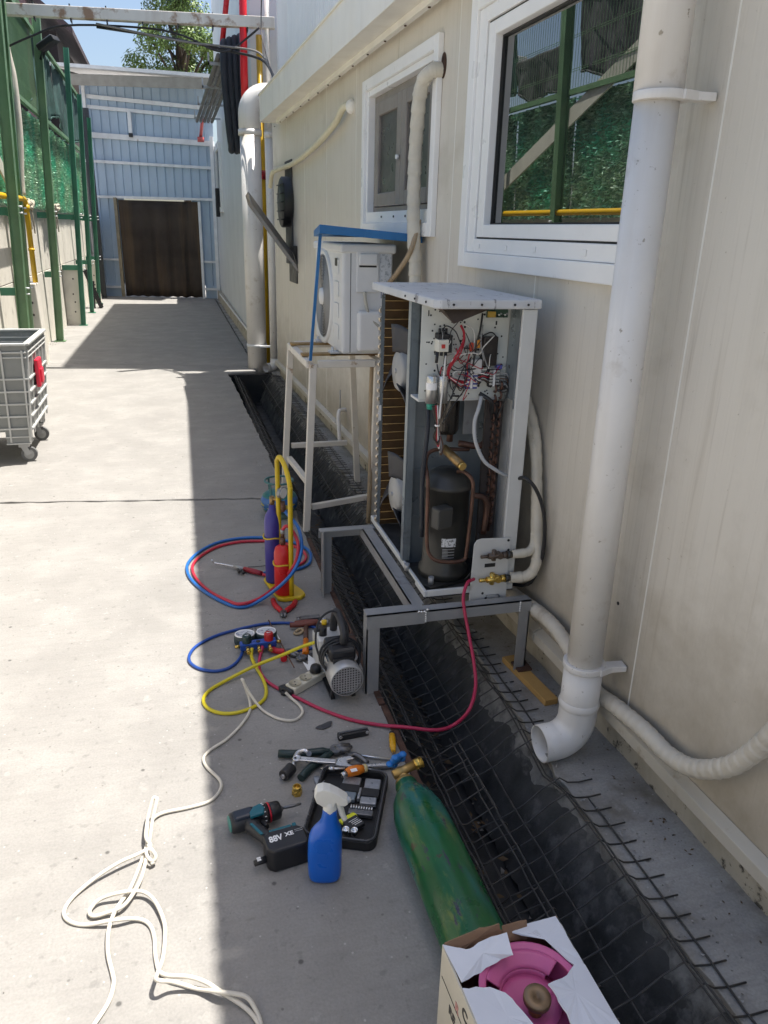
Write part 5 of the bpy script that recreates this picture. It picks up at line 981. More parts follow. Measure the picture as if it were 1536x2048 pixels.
# ================================================================ gas bottle, torch set
gb = thing('camping_gas_bottle', 'squat blue-green gas bottle with a ring collar behind the yellow torch trolley', 'gas bottle', (.548, 4.37, 0))
def gasx(n, L, tc, mix, ramp, noise, out):
    sp = n.new('ShaderNodeSeparateXYZ'); L.new(tc.outputs['Object'], sp.inputs[0])
    out = mix(ramp(sp.outputs[2], .112, .118), out, (.02, .13, .13))
    bl = ramp(sp.outputs[2], .045, .05)
    out = mix(ramp(noise(26, 3), .54, .57, 0, .9), out, (.48, .42, .03))
    return mix(ramp(sp.outputs[2], .092, .096), out, (.02, .12, .34)) if False else out
def gas2(n, L, tc, mix, ramp, noise, out):
    sp = n.new('ShaderNodeSeparateXYZ'); L.new(tc.outputs['Object'], sp.inputs[0]); z = sp.outputs[2]
    mp = n.new('ShaderNodeMapping'); mp.inputs['Scale'].default_value = (22, 22, 60); L.new(tc.outputs['Object'], mp.inputs['Vector'])
    let = mix(ramp(noise(1.2, 2, .4, mp.outputs[0]), .53, .56), (.02, .11, .3), (.5, .42, .03))
    a = mix(ramp(z, .058, .062), out, let); a = mix(ramp(z, .1, .104), a, (.02, .12, .36)); return mix(ramp(z, .13, .134), a, (.025, .15, .15))
M_gas = mat('printed gas bottle paint', (.02, .11, .08), .35, var=.3, vs=20, extra=gas2)
b = B(); b.lathe([(0, .03), (.07, .022), (.1, .045), (.112, .075), (.113, .105), (.1, .138), (.07, .156), (.03, .163), (0, .164)], 32); b.obj('body', M_gas, gb)
b = B(); b.lathe([(.08, 0), (.083, 0), (.086, .04), (.083, .04)], 28); b.obj('foot_ring', mat('green-grey enamel', (.12, .2, .17), .45, var=.2), gb)
b = B(); b.tube([(.085*math.cos(t), .085*math.sin(t), .225) for t in [2*PI*i/32 for i in range(32)]], .0065, 8, closed=True); b.obj('collar_ring', mat('teal enamel', (.06, .17, .17), .4), gb)
for a in (.6, 2.3, 3.9, 5.4): b = B(); b.bar((.078*math.cos(a), .078*math.sin(a), .145), (.084*math.cos(a), .084*math.sin(a), .225), .014, .004, up=(math.cos(a), math.sin(a), 0)); b.obj('collar_strut', MATS['teal enamel'], gb)
b = B(); b.lathe([(0, .19), (.014, .19), (.016, .16)], 12); b.obj('valve', M_brass, gb)
tq = Vector((.43, 3.33, 0)); TZ = math.radians(28)
tt = thing('torch_trolley', 'yellow steel trolley holding a blue and a red gas cylinder', 'gas trolley', tq, 0)
M_ty = mat('yellow trolley paint', (.62, .43, .01), .4, var=.1, vs=8, spots=(.25, .2, .1), spot_scale=14, spot_lo=.66, spot_hi=.75)
b = B(tq); b.prism([(.345, 3.44), (.385, 3.215), (.41, 3.2), (.495, 3.205), (.52, 3.235), (.515, 3.27), (.43, 3.49), (.36, 3.475)], .02, TR((0, 0, .002))); b.obj('base_plate', M_ty, tt, bev=.006)
b = B(tq); b.tube(catmull([(.452, 3.225, .02), (.453, 3.225, .5), (.455, 3.235, .56), (.445, 3.29, .63), (.43, 3.35, .665), (.42, 3.38, .65), (.418, 3.385, .6), (.42, 3.385, .3), (.42, 3.385, .02)], 6), .0115, 12); b.obj('handle', M_ty, tt)
for c, h_, lab in (((.42, 3.262), .18, 1), ((.392, 3.405), .26, 0)):
    b = B(tq); b.tube([(c[0]+.046*math.cos(t), c[1]+.046*math.sin(t), h_+.004*math.sin(3*t)) for t in [2*PI*i/24 for i in range(24)]], .004, 6, closed=True); b.obj('strap', mat('yellow strap', (.6, .42, .03), .6), tt)
bc = thing('gas_cylinder', 'tall violet-blue gas cylinder with a pressure gauge on the yellow trolley', 'gas cylinder', (.392, 3.405, .022))
b = B(); b.lathe([(0, 0), (.038, 0), (.041, .006), (.041, .31), (.036, .345), (.018, .375), (.014, .4), (0, .4)], 28); b.obj('body', mat('violet-blue paint', (.045, .035, .24), .4, var=.1), bc)
b = B(); b.cyl((0, 0, .4), (0, 0, .44), .012, n=8); b.cyl((0, 0, .43), (.04, -.02, .425), .01, n=8); b.obj('valve', mat('dull brass', (.32, .21, .09), .35, metal=.7), bc)
b = B(); b.cyl((.035, -.02, .465), (.05, -.035, .465), .028, n=20); g_ = b.obj('gauge', mat('steel gauge case', (.3, .3, .3), .3, metal=.7), bc); b = B(); b.cyl((.0505, -.0355, .465), (.052, -.037, .465), .025, n=20); b.obj('gauge_face', M_white, g_)
b = B(); b.cyl((.045, -.02, .42), (.05, -.03, .37), .013, n=10); b.obj('regulator', M_cu, bc)
rc = thing('gas_cylinder', 'short red gas cylinder in front on the yellow trolley', 'gas cylinder', (.42, 3.262, .022))
b = B(); b.lathe([(0, 0), (.04, 0), (.043, .006), (.043, .205), (.036, .235), (.015, .25), (0, .25)], 28); b.obj('body', mat('bright red paint', (.55, .015, .015), .35, var=.06), rc)
b = B(); b.cyl((0, 0, .25), (0, 0, .285), .013, n=8); b.cyl((0, 0, .285), (0, 0, .315), .009, n=8); b.obj('valve', M_cu, rc)
b = B(); b.cyl((0, 0, .305), (0, 0, .325), .011, n=6); b.obj('hose_ferrule', M_galv, rc)
M_tb = mat('blue torch hose', (.015, .13, .42), .4, var=.05); M_tr = mat('red torch hose', (.5, .025, .05), .4, var=.05)
loop = [(608,1094,.05),(621,1108,.012),(619,1126,.008),(606,1134,.008)]
cable([(.442, 3.375, .4), (0.494,3.330,0.342), (0.503,3.260,0.313), (0.498,3.200,0.260), (0.464,3.150,0.202), (0.408,3.120,0.149), (0.340,3.197,0.050), (0.257,3.187,0.012), (0.195,3.186,0.009), (0.129,3.256,0.009), (0.055,3.380,0.009), (0.000,3.516,0.009), (-0.021,3.641,0.009), (-0.009,3.746,0.009), (0.047,3.869,0.009), (0.145,3.977,0.009), (0.263,4.020,0.009), (0.375,4.013,0.009), (0.455,3.981,0.009), (0.545,3.918,0.009), (0.609,3.824,0.009), (0.628,3.722,0.009), (0.602,3.606,0.009), (0.557,3.558,0.009), (0.502,3.537,0.009), (0.400,3.540,0.009), (0.355,3.524,0.012)], .0082, M_tb, 'blue torch hose in a wide loop across the shadow edge', 'hose', 'torch_hose', n=10)
cable([(.42, 3.262, .345), (0.434,3.240,0.371), (0.457,3.240,0.355), (0.481,3.220,0.306), (0.481,3.200,0.254), (0.453,3.170,0.194), (0.407,3.298,0.060), (0.302,3.214,0.030), (0.207,3.184,0.024), (0.154,3.244,0.018), (0.082,3.362,0.012), (0.029,3.504,0.009), (0.006,3.629,0.009), (0.016,3.728,0.009), (0.066,3.831,0.009), (0.153,3.925,0.009), (0.265,3.967,0.009), (0.369,3.961,0.009), (0.450,3.937,0.009), (0.538,3.868,0.009), (0.587,3.793,0.009), (0.601,3.707,0.009), (0.581,3.637,0.009), (0.546,3.598,0.009), (0.496,3.583,0.009), (0.395,3.498,0.009), (0.346,3.508,0.012)], .0078, M_tr, 'red torch hose lying inside the blue loop', 'hose', 'torch_hose', n=10)
b = B(); th = thing('brazing_torch', 'brazing torch with a red grip and bent steel tip lying on the concrete', 'torch', (0.301,3.554,0.015)); o_ = Vector(th.location)
b = B(o_); b.tube([(0.342,3.513,0.016), (0.300,3.552,0.016), (0.261,3.585,0.016)], [.012, .014, .012], 12); b.obj('grip', mat('dark red grip', (.28, .015, .03), .45), th)
b = B(o_); b.tube([(0.261,3.585,0.016), (0.214,3.626,0.016)], [.01, .009], 10); b.obj('mixer', M_galv, th)
b = B(o_); b.tube(catmull([(0.214,3.626,0.016), (0.165,3.657,0.018), (0.121,3.681,0.020), (0.109,3.680,0.030), (0.106,3.666,0.045)], 5), .0045, 8); b.obj('tip_tube', mat('bright steel', (.62, .62, .62), .25, metal=.9), th)
for px in (1,): 
    for q in ((0.230,3.585,0.016), (0.249,3.569,0.016)): b = B(o_); b.cyl(q, (q[0]+.005, q[1]-.035, q[2]), .0075, n=8); b.obj('valve_knob', M_black, th)
cable([(0.284,3.623,0.008), (0.333,3.619,0.008), (0.377,3.623,0.008)], .002, M_black, 'thin black rod lying behind the torch grip', 'rod', 'thin_rod')
# ================================================================ hand tools
M_steel = mat('bright tool steel', (.6, .6, .61), .28, metal=.9, var=.1, vs=20); M_dsteel = mat('dark tool steel', (.16, .16, .165), .4, metal=.7, var=.25, vs=30)
M_redg = mat('red grip', (.5, .012, .02), .42); M_org = mat('orange plastic', (.72, .19, .01), .38)
def pliers(name, lab, piv, e1, e2, jaw, gm, gr, jr, cat='pliers', jm=None):
    piv, e1, e2, jaw = [Vector(p) for p in (piv, e1, e2, jaw)]; t = thing(name, lab, cat, piv)
    for i, e in enumerate((e1, e2)):
        mid = piv.lerp(e, .3); d = (piv-e).normalized(); side = Vector((-d.y, d.x, 0))*(1 if i else -1)*.004
        b = B(piv); b.tube(catmull([piv-d*.0+Vector((0, 0, .0)), mid+side, piv.lerp(e, .65)+side*2, e], 4), [gr*.6]*3+[gr]*10, 9); b.obj('handle', gm, t)
    b = B(piv); b.cyl(piv+Vector((0, 0, -.008)), piv+Vector((0, 0, .009)), jr*1.3, n=14); b.obj('pivot', jm or M_dsteel, t)
    d = (jaw-piv).normalized(); s_ = Vector((-d.y, d.x, 0))
    for k in (-1, 1): b = B(piv); b.tube([piv, piv.lerp(jaw, .5)+s_*k*jr*.8, jaw+s_*k*jr*.35], [jr*.9, jr*.8, jr*.35], 8); b.obj('jaw', jm or M_dsteel, t)
    return t
pliers('cutting_pliers', 'red-handled pliers spread open in front of the yellow trolley', (0.392,3.077,0.012), (0.362,3.216,0.012), (0.463,3.179,0.012), (0.388,3.043,0.010), M_redg, .0125, .011)
pliers('combination_pliers', 'brown-handled pliers with bright jaws lying across the hammer', (0.547,2.942,0.022), (0.402,2.942,0.022), (0.428,2.965,0.014), (0.587,2.952,0.020), mat('brown grip', (.17, .045, .03), .5), .0115, .012, jm=M_steel)
pliers('red_pliers', 'pliers with a red grip beside the yellow hose crossing', (0.365,2.734,0.012), (0.296,2.774,0.014), (0.339,2.680,0.012), (0.407,2.696,0.010), M_redg, .013, .012)
pliers('slip_joint_pliers', 'big slip-joint pliers with dark green handles among the spanners', (0.429,2.066,0.016), (0.239,2.091,0.016), (0.292,1.958,0.014), (0.483,2.080,0.014), mat('dark green grip', (.012, .03, .03), .45), .0135, .016)
hm = thing('hammer', 'hammer with an orange-tipped brown handle under the brown pliers', 'hammer', (0.464,2.886,0.015)); o_ = Vector(hm.location)
b = B(o_); b.tube([(0.476,2.959,0.014), (0.451,2.812,0.014)], .011, 10); b.obj('handle', mat('dark varnished wood', (.09, .045, .03), .5), hm)
b = B(o_); b.tube([(0.451,2.812,0.014), (0.430,2.696,0.014)], [.012, .0145], 10); b.obj('grip', M_org, hm)
b = B(o_); b.bar((0.454,2.988,0.016), (0.544,2.988,0.016), .03, .028); b.tube([(0.454,2.988,0.016), (0.440,2.987,0.016)], .016, 12); b.obj('head', M_dsteel, hm, bev=.003)
cs = thing('copper_rod', 'thin copper brazing rod with a white tape mark beside the gauges', 'rod', (0.340,2.804,0.020)); o_ = Vector(cs.location)
b = B(o_); b.cyl((0.318,3.025,0.012), (0.366,2.583,0.030), .0028, n=8); b.obj('rod', M_cu, cs); b = B(o_); b.cyl((0.335,2.880,0.017), (0.341,2.825,0.020), .004, n=8); b.obj('tape', M_white, cs)
cl_ = B((0.444,2.900,0.010)); cl_.tube(catmull([(0.418,2.900,0.008), (0.442,2.915,0.012), (0.453,2.898,0.010), (0.428,2.880,0.008), (0.412,2.892,0.008)], 4), .006, 8); tag(cl_.obj('tan_clamp', mat('tan plastic', (.4, .3, .18), .6)), 'small tan clamp beside the hammer', 'clamp')
# second plier handle in black near the strip
pliers('black_pliers', 'black-handled pliers half hidden behind the power strip', (0.418,2.674,0.012), (0.484,2.664,0.014), (0.493,2.710,0.014), (0.387,2.673,0.012), M_black, .011, .011)
# manifold gauges
mg = thing('manifold_gauge', 'blue manifold gauge set with a dark and a red knob lying on the concrete', 'gauge set', (.245, 2.83, 0), .04); 
b = B(); b.bb((-.075, -.062, .02), (.075, -.028, .05)); b.obj('block', mat('anodised blue', (.02, .075, .36), .32, metal=.3), mg, bev=.004)
for x_, m_, lb in ((-.045, mat('dark green knob', (.012, .035, .035), .4), 'dark'), (.045, mat('red knob', (.45, .012, .02), .4), 'red')):
    b = B(); b.lathe([(.0, .0), (.043, 0), (.045, .004), (.045, .034), (.04, .04)], 30, TR((x_, .022, .012)) @ RX(-.12)); g_ = b.obj('gauge', mat('gauge rubber', (.018, .04, .045), .5), mg)
    b = B(); b.lathe([(0, .0405), (.037, .0405)], 30, TR((x_, .022, .012)) @ RX(-.12)); b.obj('dial', mat('dial face', (.62, .64, .68), .2, spots=(.25, .25, .35), spot_scale=70, spot_lo=.56, spot_hi=.6), g_)
    b = B(); b.lathe([(.036, .04), (.0405, .043), (.042, .038)], 30, TR((x_, .022, .012)) @ RX(-.12)); b.obj('bezel', M_white, g_)
    b = B(); b.bar((x_, .022, .055), (x_+.016, .036, .054), .0015, .001); b.obj('needle', M_black, g_)
    b = B(); b.lathe([(0, .032), (.017, .032), (.019, .028), (.019, 0)], 14, TR((x_, -.044, .05))); k_ = b.obj('knob', m_, mg); b = B(); b.bar((x_-.008, -.044, .083), (x_+.008, -.044, .083), .003, .002); b.obj('knob_mark', M_white, k_)
b = B(); b.cyl((0, -.05, .05), (0, -.05, .053), .009, n=14); b.obj('sight_glass', M_gask, mg)
for x_ in (-.045, 0, .045): b = B(); b.cyl((x_, -.062, .035), (x_, -.085, .03), .0075, n=6); b.cyl((x_, -.085, .03), (x_, -.096, .028), .0085, n=10); b.obj('port', M_brass, mg)
for s_ in (-1, 1): b = B(); b.cyl((s_*.075, -.045, .035), (s_*.095, -.045, .035), .007, n=8); b.obj('side_port', M_brass, mg)
b = B(); b.tube(catmull([(-.012, .06, .03), (-.006, .075, .045), (.006, .075, .045), (.012, .06, .03)], 5), .003, 6); b.obj('hook', M_dsteel, mg)
# ================================================================ vacuum pump
vp_ = thing('vacuum_pump', 'silver vacuum pump with black handle and round fan grille', 'vacuum pump', (.524, 2.33, 0), math.radians(3))
M_psil = mat('silver pump paint', (.5, .5, .5), .35, metal=.4, var=.06, vs=8)
PZ = .105
b = B(); b.lathe([(.058, -.002), (.062, -.002), (.064, .004), (.064, .03), (.062, .085), (.056, .095)], 36, TR((0, .0, PZ)) @ RX(-PI/2)); b.obj('fan_cowl', M_psil, vp_)
b = B(); b.lathe([(.0, .02), (.06, .02)], 30, TR((0, 0, PZ)) @ RX(-PI/2)); b.obj('fan_shade', M_gask, vp_)  # black disc painted as the shade behind the grille
gr_ = B()
for k in range(-5, 6):
    h_ = math.sqrt(max(0, .058**2-(k*.0102)**2)); gr_.bb((k*.0102-.0019, .0035, PZ-h_), (k*.0102+.0019, .0065, PZ+h_)); gr_.bb((-h_, .0037, PZ+k*.0102-.0019), (h_, .0067, PZ+k*.0102+.0019))
gr_.obj('grille', M_psil, vp_)
b = B(); b.lathe([(.05, .09), (.054, .1), (.054, .2), (.05, .205)], 30, TR((0, 0, PZ)) @ RX(-PI/2)); b.obj('motor', M_psil, vp_)
for k in range(22):
    t = 2*PI*k/22; b = B(); b.bar((.056*math.cos(t), .1, PZ+.056*math.sin(t)), (.056*math.cos(t), .195, PZ+.056*math.sin(t)), .003, .009, up=(math.cos(t), 0, math.sin(t))); b.obj('cooling_fin', M_psil, vp_)
b = B(); b.bb((-.055, .205, .03), (.055, .31, .165)); pb_ = b.obj('pump_block', mat('white pump casting', (.62, .62, .61), .45, var=.08), vp_, bev=.008)
for k in range(7): b = B(); b.bb((-.06, .212+.014*k, .035), (-.0555, .218+.014*k, .16)); b.obj('casting_rib', MATS['white pump casting'], pb_)
b = B(); b.bb((-.05, .05, .155), (.05, .17, .205)); b.obj('switch_box', M_black, vp_, bev=.012)
b = B(); b.bb((-.04, .045, .15), (.04, .06, .175)); b.obj('box_foot', M_black, vp_)
b = B(); b.tube(catmull([(.01, .1, .205), (.015, .105, .245), (.018, .17, .27), (.02, .24, .265), (.02, .27, .22), (.02, .28, .165)], 5), .015, 10); b.obj('handle', mat('black rubber handle', (.03, .03, .033), .6), vp_)
for k in range(3): b = B(); b.tube([(.075*math.cos(t)*(.95+.05*k), .1+.02*math.sin(t)+.012*k-.02, .15+.06*math.sin(t)+.004*k) for t in [2*PI*i/36 for i in range(36)]], .0045, 7, closed=True); b.obj('coiled_lead', M_cab, vp_)
b = B(); b.cyl((-.03, .25, .165), (-.03, .25, .2), .016, n=12); b.cyl((-.03, .25, .19), (-.065, .25, .19), .009, n=10); b.obj('inlet', M_black, vp_)
b = B(); b.cyl((-.02, .27, .2), (-.02, .27, .215), .011, n=10); b.obj('oil_cap', mat('yellow cap', (.65, .42, .01), .4), vp_); b = B(); b.cyl((.055, .25, .16), (.075, .245, .175), .009, n=8); b.obj('exhaust_fitting', M_cu, vp_)
for s_ in (-1, 1): b = B(); b.bb((s_*.04-.008, .05, 0), (s_*.04+.008, .3, .01)); b.bar((s_*.045, .06, .01), (s_*.035, .06, .06), .02, .006); b.obj('foot_rail', M_black, vp_)
b = B(); b.tube(catmull([(-.07, .1, .13), (-.085, .14, .2), (-.06, .18, .27), (.0, .2, .29), (.04, .16, .25), (.03, .1, .21)], 6), .0042, 7); b.obj('lead_loop', M_cab, vp_)
# ================================================================ power strip
ps = thing('power_strip', 'cream three-socket power strip with one black plug beside the pump', 'power strip', (.4, 2.5, 0), math.atan2(2.545-2.44, .47-.32))
M_cream = mat('cream socket plastic', (.66, .62, .5), .35)
b = B(); b.bb((-.085, -.027, .0), (.115, .027, .032)); b.obj('body', M_cream, ps, bev=.005)
b = B(); b.bb((-.105, -.024, .0), (-.086, .024, .028)); b.obj('end_cap', M_black, ps, bev=.006)
for k in range(3):
    x_ = -.058+.055*k; b = B(); b.lathe([(.024, .036), (.0225, .036), (.0215, .033), (0, .033)], 24, TR((x_, 0, 0))); s_ = b.obj('socket', mat('worn socket', (.42, .38, .28), .4), ps)
    for dx in (-.008, .008): b = B(); b.cyl((x_+dx*.7, dx, .0332), (x_+dx*.7, dx, .0338), .0032, n=8); b.obj('pin_hole', M_gask, s_)
b = B(); b.lathe([(0, .062), (.018, .06), (.0215, .05), (.02, .034)], 20, TR((.052, 0, 0))); b.cyl((.06, .0, .05), (.095, .012, .056), .008, .006, n=8); b.obj('black_plug', M_black, ps)
R_ = RZ(math.atan2(2.545-2.44, .47-.32)); q = Vector((.4, 2.5, 0)); pp = [q+R_ @ Vector(v) for v in ((.095, .012, .056), (.12, .02, .075), (.13, .0, .12))]
cable([tuple(pp[0]), tuple(pp[1]), (.52-.03, 2.5, .12), (.52-.075, 2.45, .16), (.47, 2.42, .19)], .0042, M_cab, 'black lead running from the plug up to the vacuum pump', 'lead', 'pump_lead')
b = B(q); b.add([q+R_ @ Vector(v) for v in ((.04, .03, .03), (.12, .03, .034), (.13, .07, .05), (.1, .05, .045), (.09, .08, .06), (.06, .05, .04), (.05, .07, .05))], [(0, 1, 2, 3), (0, 3, 4, 5), (0, 5, 6)]); tag(b.obj('torn_paper', M_white, solid=.001), 'torn white tape scrap behind the power strip', 'scrap')
b = B((0.306,2.467,0.010)); b.box((0.308,2.470,0.012), (.03, .03, .024), rz=.4); b.box((0.311,2.452,0.008), (.03, .02, .014), rz=.8); tag(b.obj('cable_clamp', M_black, bev=.004), 'black clamp where the white flex enters the power strip', 'clamp')
# ================================================================ spanners and bits
kn = thing('allen_key_set', 'black folding key set lying above the spanners', 'key set', (0.505,2.143,0.012), .03); kn.rotation_euler[2] = .08
b = B(); b.bb((-.055, -.012, -.012), (.055, .012, .012)); b.obj('body', M_black, kn, bev=.004)
b = B(); b.bb((-.05, -.004, .012), (.05, .004, .016)); b.obj('keys', M_dsteel, kn)
for s_ in (-1, 1): b = B(); b.cyl((s_*.048, -.013, .004), (s_*.048, .013, .004), .006, n=8); b.obj('bolt', M_steel, kn)
tc_ = thing('tube_cutter', 'chrome tube cutter with a black knurled knob', 'tube cutter', (0.283,2.017,0.020)); o_ = Vector(tc_.location)
b = B(o_); b.tube([(0.239,1.970,0.022), (0.271,2.004,0.022)], .019, 16); b.obj('knob', M_black, tc_, bev=.003)
b = B(o_); b.cyl((0.235,1.966,0.022), (0.239,1.970,0.022), .008, n=10); b.obj('knob_screw', M_steel, tc_)
b = B(o_); b.tube(catmull([(0.275,2.008,0.022), (0.287,2.041,0.024), (0.302,2.066,0.026), (0.325,2.072,0.026), (0.336,2.056,0.024)], 5), [.008]*6+[.0095]*12+[.006]*3, 8); b.obj('frame', M_steel, tc_)
b = B(o_); b.cyl((0.338,2.069,0.012), (0.334,2.048,0.032), .009, n=12); b.obj('roller', M_dsteel, tc_)
ad = thing('adjustable_spanner', 'long chrome adjustable spanner lying across the pliers', 'spanner', (0.363,2.005,0.030)); o_ = Vector(ad.location)
b = B(o_); b.bar((0.289,2.030,0.034), (0.413,1.989,0.030), .02, .007); b.obj('shank', M_steel, ad, bev=.002)
b = B(o_); b.tube([Vector((0.292,2.030,0.034))+Vector((.011*math.cos(t), .011*math.sin(t), 0)) for t in [2*PI*i/20 for i in range(20)]], .0045, 7, closed=True); b.obj('hanging_ring', M_steel, ad)
b = B(o_); q = Vector((0.429,1.980,0.026)); b.prism([(-.02, -.012), (.012, -.03), (.04, -.03), (.02, -.01), (.02, .006), (.044, .012), (.03, .026), (-.01, .018)], .011, TR(q, None) @ RZ(-.15)); b.obj('head', M_steel, ad, bev=.002)
b = B(o_); b.cyl(q+Vector((-.004, .004, .0)), q+Vector((.012, .002, .0)), .008, n=10); b.obj('adjuster', M_dsteel, ad)
tag(B((0.536,2.022,0.006)).cyl((0.456,2.051,0.008), (0.603,1.985,0.008), .0042, n=8).obj('steel_rod', M_steel), 'slim bright steel rod pointing at the yellow screwdriver', 'rod')
sb = thing('bending_spring', 'coiled steel bending spring lying by the cylinder valve', 'spring', (0.537,1.962,0.012)); o_ = Vector(sb.location)
a_, c_ = Vector((0.492,1.968,0.012)), Vector((0.602,1.952,0.012)); d = (c_-a_).normalized(); s_ = Vector((-d.y, d.x, 0)); b = B(o_); N = 26*8
b.tube([a_.lerp(c_, i/N)+s_*.009*math.cos(i*PI/4)+Vector((0, 0, .009*math.sin(i*PI/4))) for i in range(N)], .0022, 5); b.obj('coil', M_steel, sb); b = B(o_); b.cyl(a_.lerp(c_, -.5), a_.lerp(c_, .02), .011, n=10); b.obj('core', M_dsteel, sb)
dk = thing('deburring_tool', 'dark angled tool head behind the adjustable spanner', 'tool', (0.464,2.010,0.012)); o_ = Vector(dk.location)
b = B(o_); b.tube(catmull([(0.440,1.975,0.012), (0.461,2.016,0.016), (0.488,2.026,0.016), (0.517,1.982,0.012)], 5), .009, 8); b.obj('body', M_dsteel, dk)
od = thing('orange_screwdriver', 'stubby orange screwdriver with a dark drill bit on the tool case edge', 'screwdriver', (0.458,1.923,0.040)); o_ = Vector(od.location)
b = B(o_); b.tube([(0.429,1.911,0.045), (0.443,1.915,0.045), (0.468,1.917,0.045), (0.488,1.919,0.045)], [.012, .0165, .0165, .012], 10); b.obj('handle', M_org, od)
b = B(o_); b.tube([(0.413,1.903,0.045), (0.429,1.909,0.045)], [.008, .011], 10); b.obj('chrome_end', M_steel, od); b = B(o_); b.tube([(0.488,1.919,0.045), (0.498,1.920,0.045)], .013, 10); b.obj('collar', mat('cream collar', (.6, .5, .25), .4), od)
b = B(o_); b.tube([(0.498,1.921,0.042), (0.526,1.920,0.030), (0.562,1.917,0.012)], .0038, 6); b.obj('bit', M_dsteel, od)
b = B(o_); b.box(Vector((0.452,1.900,0.061)), (.02, .014, .001), rz=.1); b.obj('sticker', M_white, od)
tag(B((0.390,1.972,0.020)).cyl((0.359,1.973,0.025), (0.433,1.945,0.035), .0042, n=8).cyl((0.383,1.963,0.028), (0.402,1.959,0.030), .008, n=8).obj('taped_rod', M_steel), 'short steel rod with a yellow tape band at the tool case corner', 'rod')
ys = thing('yellow_screwdriver', 'yellow-handled screwdriver lying along the rusty drain edge', 'screwdriver', (0.619,2.041,0.012)); o_ = Vector(ys.location)
b = B(o_); b.tube([(0.635,2.107,0.012), (0.629,2.080,0.012), (0.622,2.048,0.012), (0.616,2.020,0.012)], [.0105, .0115, .0115, .007], 10); b.obj('handle', mat('amber screwdriver handle', (.68, .36, .01), .3), ys)
b = B(o_); b.tube([(0.638,2.117,0.012), (0.635,2.107,0.012)], .0105, 10); b.obj('end_cap', M_black, ys); b = B(o_); b.cyl((0.616,2.020,0.012), (0.602,1.970,0.010), .003, n=8); b.obj('blade', M_steel, ys)
nu = thing('brass_nut', 'brass flare nut standing on the concrete above the drill', 'nut', (0.272,1.904,0.000)); b = B()
b.prism([(.0165*math.cos(i*PI/3), .0165*math.sin(i*PI/3)) for i in range(6)], .018, TR((0, 0, 0))); b.lathe([(.0145, .018), (.014, .03), (.0105, .031), (.0105, .019), (0, .019)], 20); b.obj('body', M_brass, nu, bev=.0008)
st_ = B(); st_.prism([(.03*math.cos(t)*(1+.3*math.sin(3*t)), .02*math.sin(t)*(1+.35*math.cos(2*t))) for t in [2*PI*i/20 for i in range(20)]], .0012, TR((0.421,2.221,0.003)) @ RZ(.4)); so_ = st_.obj('oil_stain', mat('dark oil', (.05, .05, .055), .35)); so_['kind'] = 'stuff'

# ================================================================ cordless drill (lying on its side)
dr = thing('cordless_drill', 'black and teal cordless drill with a big battery lying on the concrete', 'drill', (.12, 1.8, .0))
M_teal = mat('teal drill shell', (.008, .12, .16), .42, var=.06); M_dk = mat('charcoal drill shell', (.024, .025, .028), .48, var=.12); M_navy = mat('dark blue-black shell', (.02, .028, .045), .42, var=.1)
d = (Vector((.24, 1.825, 0))-Vector((.05, 1.79, 0))).normalized(); R_ = axes(d, (-d.y, d.x, 0)); DO = Vector((.05, 1.785, .044)); T = TR(DO, R_)
def D(x, y, z=0): return T @ Vector((x, y, z))
o_ = Vector(dr.location)
b = B(o_); b.tube([D(-.004, 0), D(.0, 0), D(.02, 0), D(.06, 0), D(.095, 0)], [.026, .032, .0345, .034, .029], 20); b.obj('motor_housing', M_dk, dr)
b = B(o_); b.tube([D(-.006, 0), D(-.003, 0)], .026, 20); b.obj('end_cap', mat('pale teal cap', (.05, .25, .22), .4), dr)
b = B(o_); b.box((.04, -.004, .022), (.07, .042, .026), M=T); b.obj('top_shell', M_navy, dr, bev=.008)
b = B(o_); b.prism([(.055, -.036), (.1, -.034), (.108, -.012), (.1, .012), (.075, .006), (.058, -.014)], .012, T @ Matrix.Translation((0, 0, .026))); b.obj('teal_panel', M_teal, dr, bev=.003)
b = B(o_); b.tube([D(.095, 0), D(.1, 0), D(.122, 0)], [.03, .0325, .031], 24); b.obj('torque_ring', M_black, dr)
b = B(o_)
for a in range(14): t = 2*PI*a/14; b.bar(D(.104, .033*math.cos(t), .033*math.sin(t)), D(.11, .033*math.cos(t), .033*math.sin(t)), .003, .002, up=(0, 0, 1))
b.obj('torque_numbers', M_white, dr)['kind'] = 'stuff'
b = B(o_); b.tube([D(.122, 0), D(.127, 0)], .0325, 24); b.obj('red_ring', mat('red ring', (.5, .01, .03), .4), dr)
b = B(o_); b.tube([D(.127, 0), D(.132, 0), D(.158, 0), D(.163, 0)], [.03, .031, .029, .024], 24); b.obj('chuck', M_black, dr)
b = B(o_); b.tube([D(.163, 0), D(.172, 0)], [.015, .008], 12); b.obj('chuck_jaws', M_dsteel, dr)
b = B(o_); b.tube([D(.17, 0), D(.18, 0), D(.182, 0), D(.21, -.003), D(.235, -.005)], [.004, .004, .0055, .0055, .003], 8); b.obj('screwdriver_bit', M_dsteel, dr)
b = B(o_); b.tube(catmull([D(.055, -.015), D(.065, -.055), D(.08, -.09), D(.095, -.125)], 4), [.026]*4+[.022]*6+[.023]*3, 12); b.obj('grip', M_dk, dr)
b = B(o_); b.prism([(.048, -.05), (.056, -.05), (.075, -.108), (.066, -.108)], .004, T @ Matrix.Translation((0, 0, .021))); b.obj('grip_stripe', M_teal, dr)
b = B(o_); b.tube(catmull([D(.09, -.03), D(.098, -.045), D(.1, -.06)], 3), .009, 8); b.obj('trigger', M_black, dr)
T2 = T @ Matrix.Translation((.125, -.155, -.002)) @ RZ(-.02)
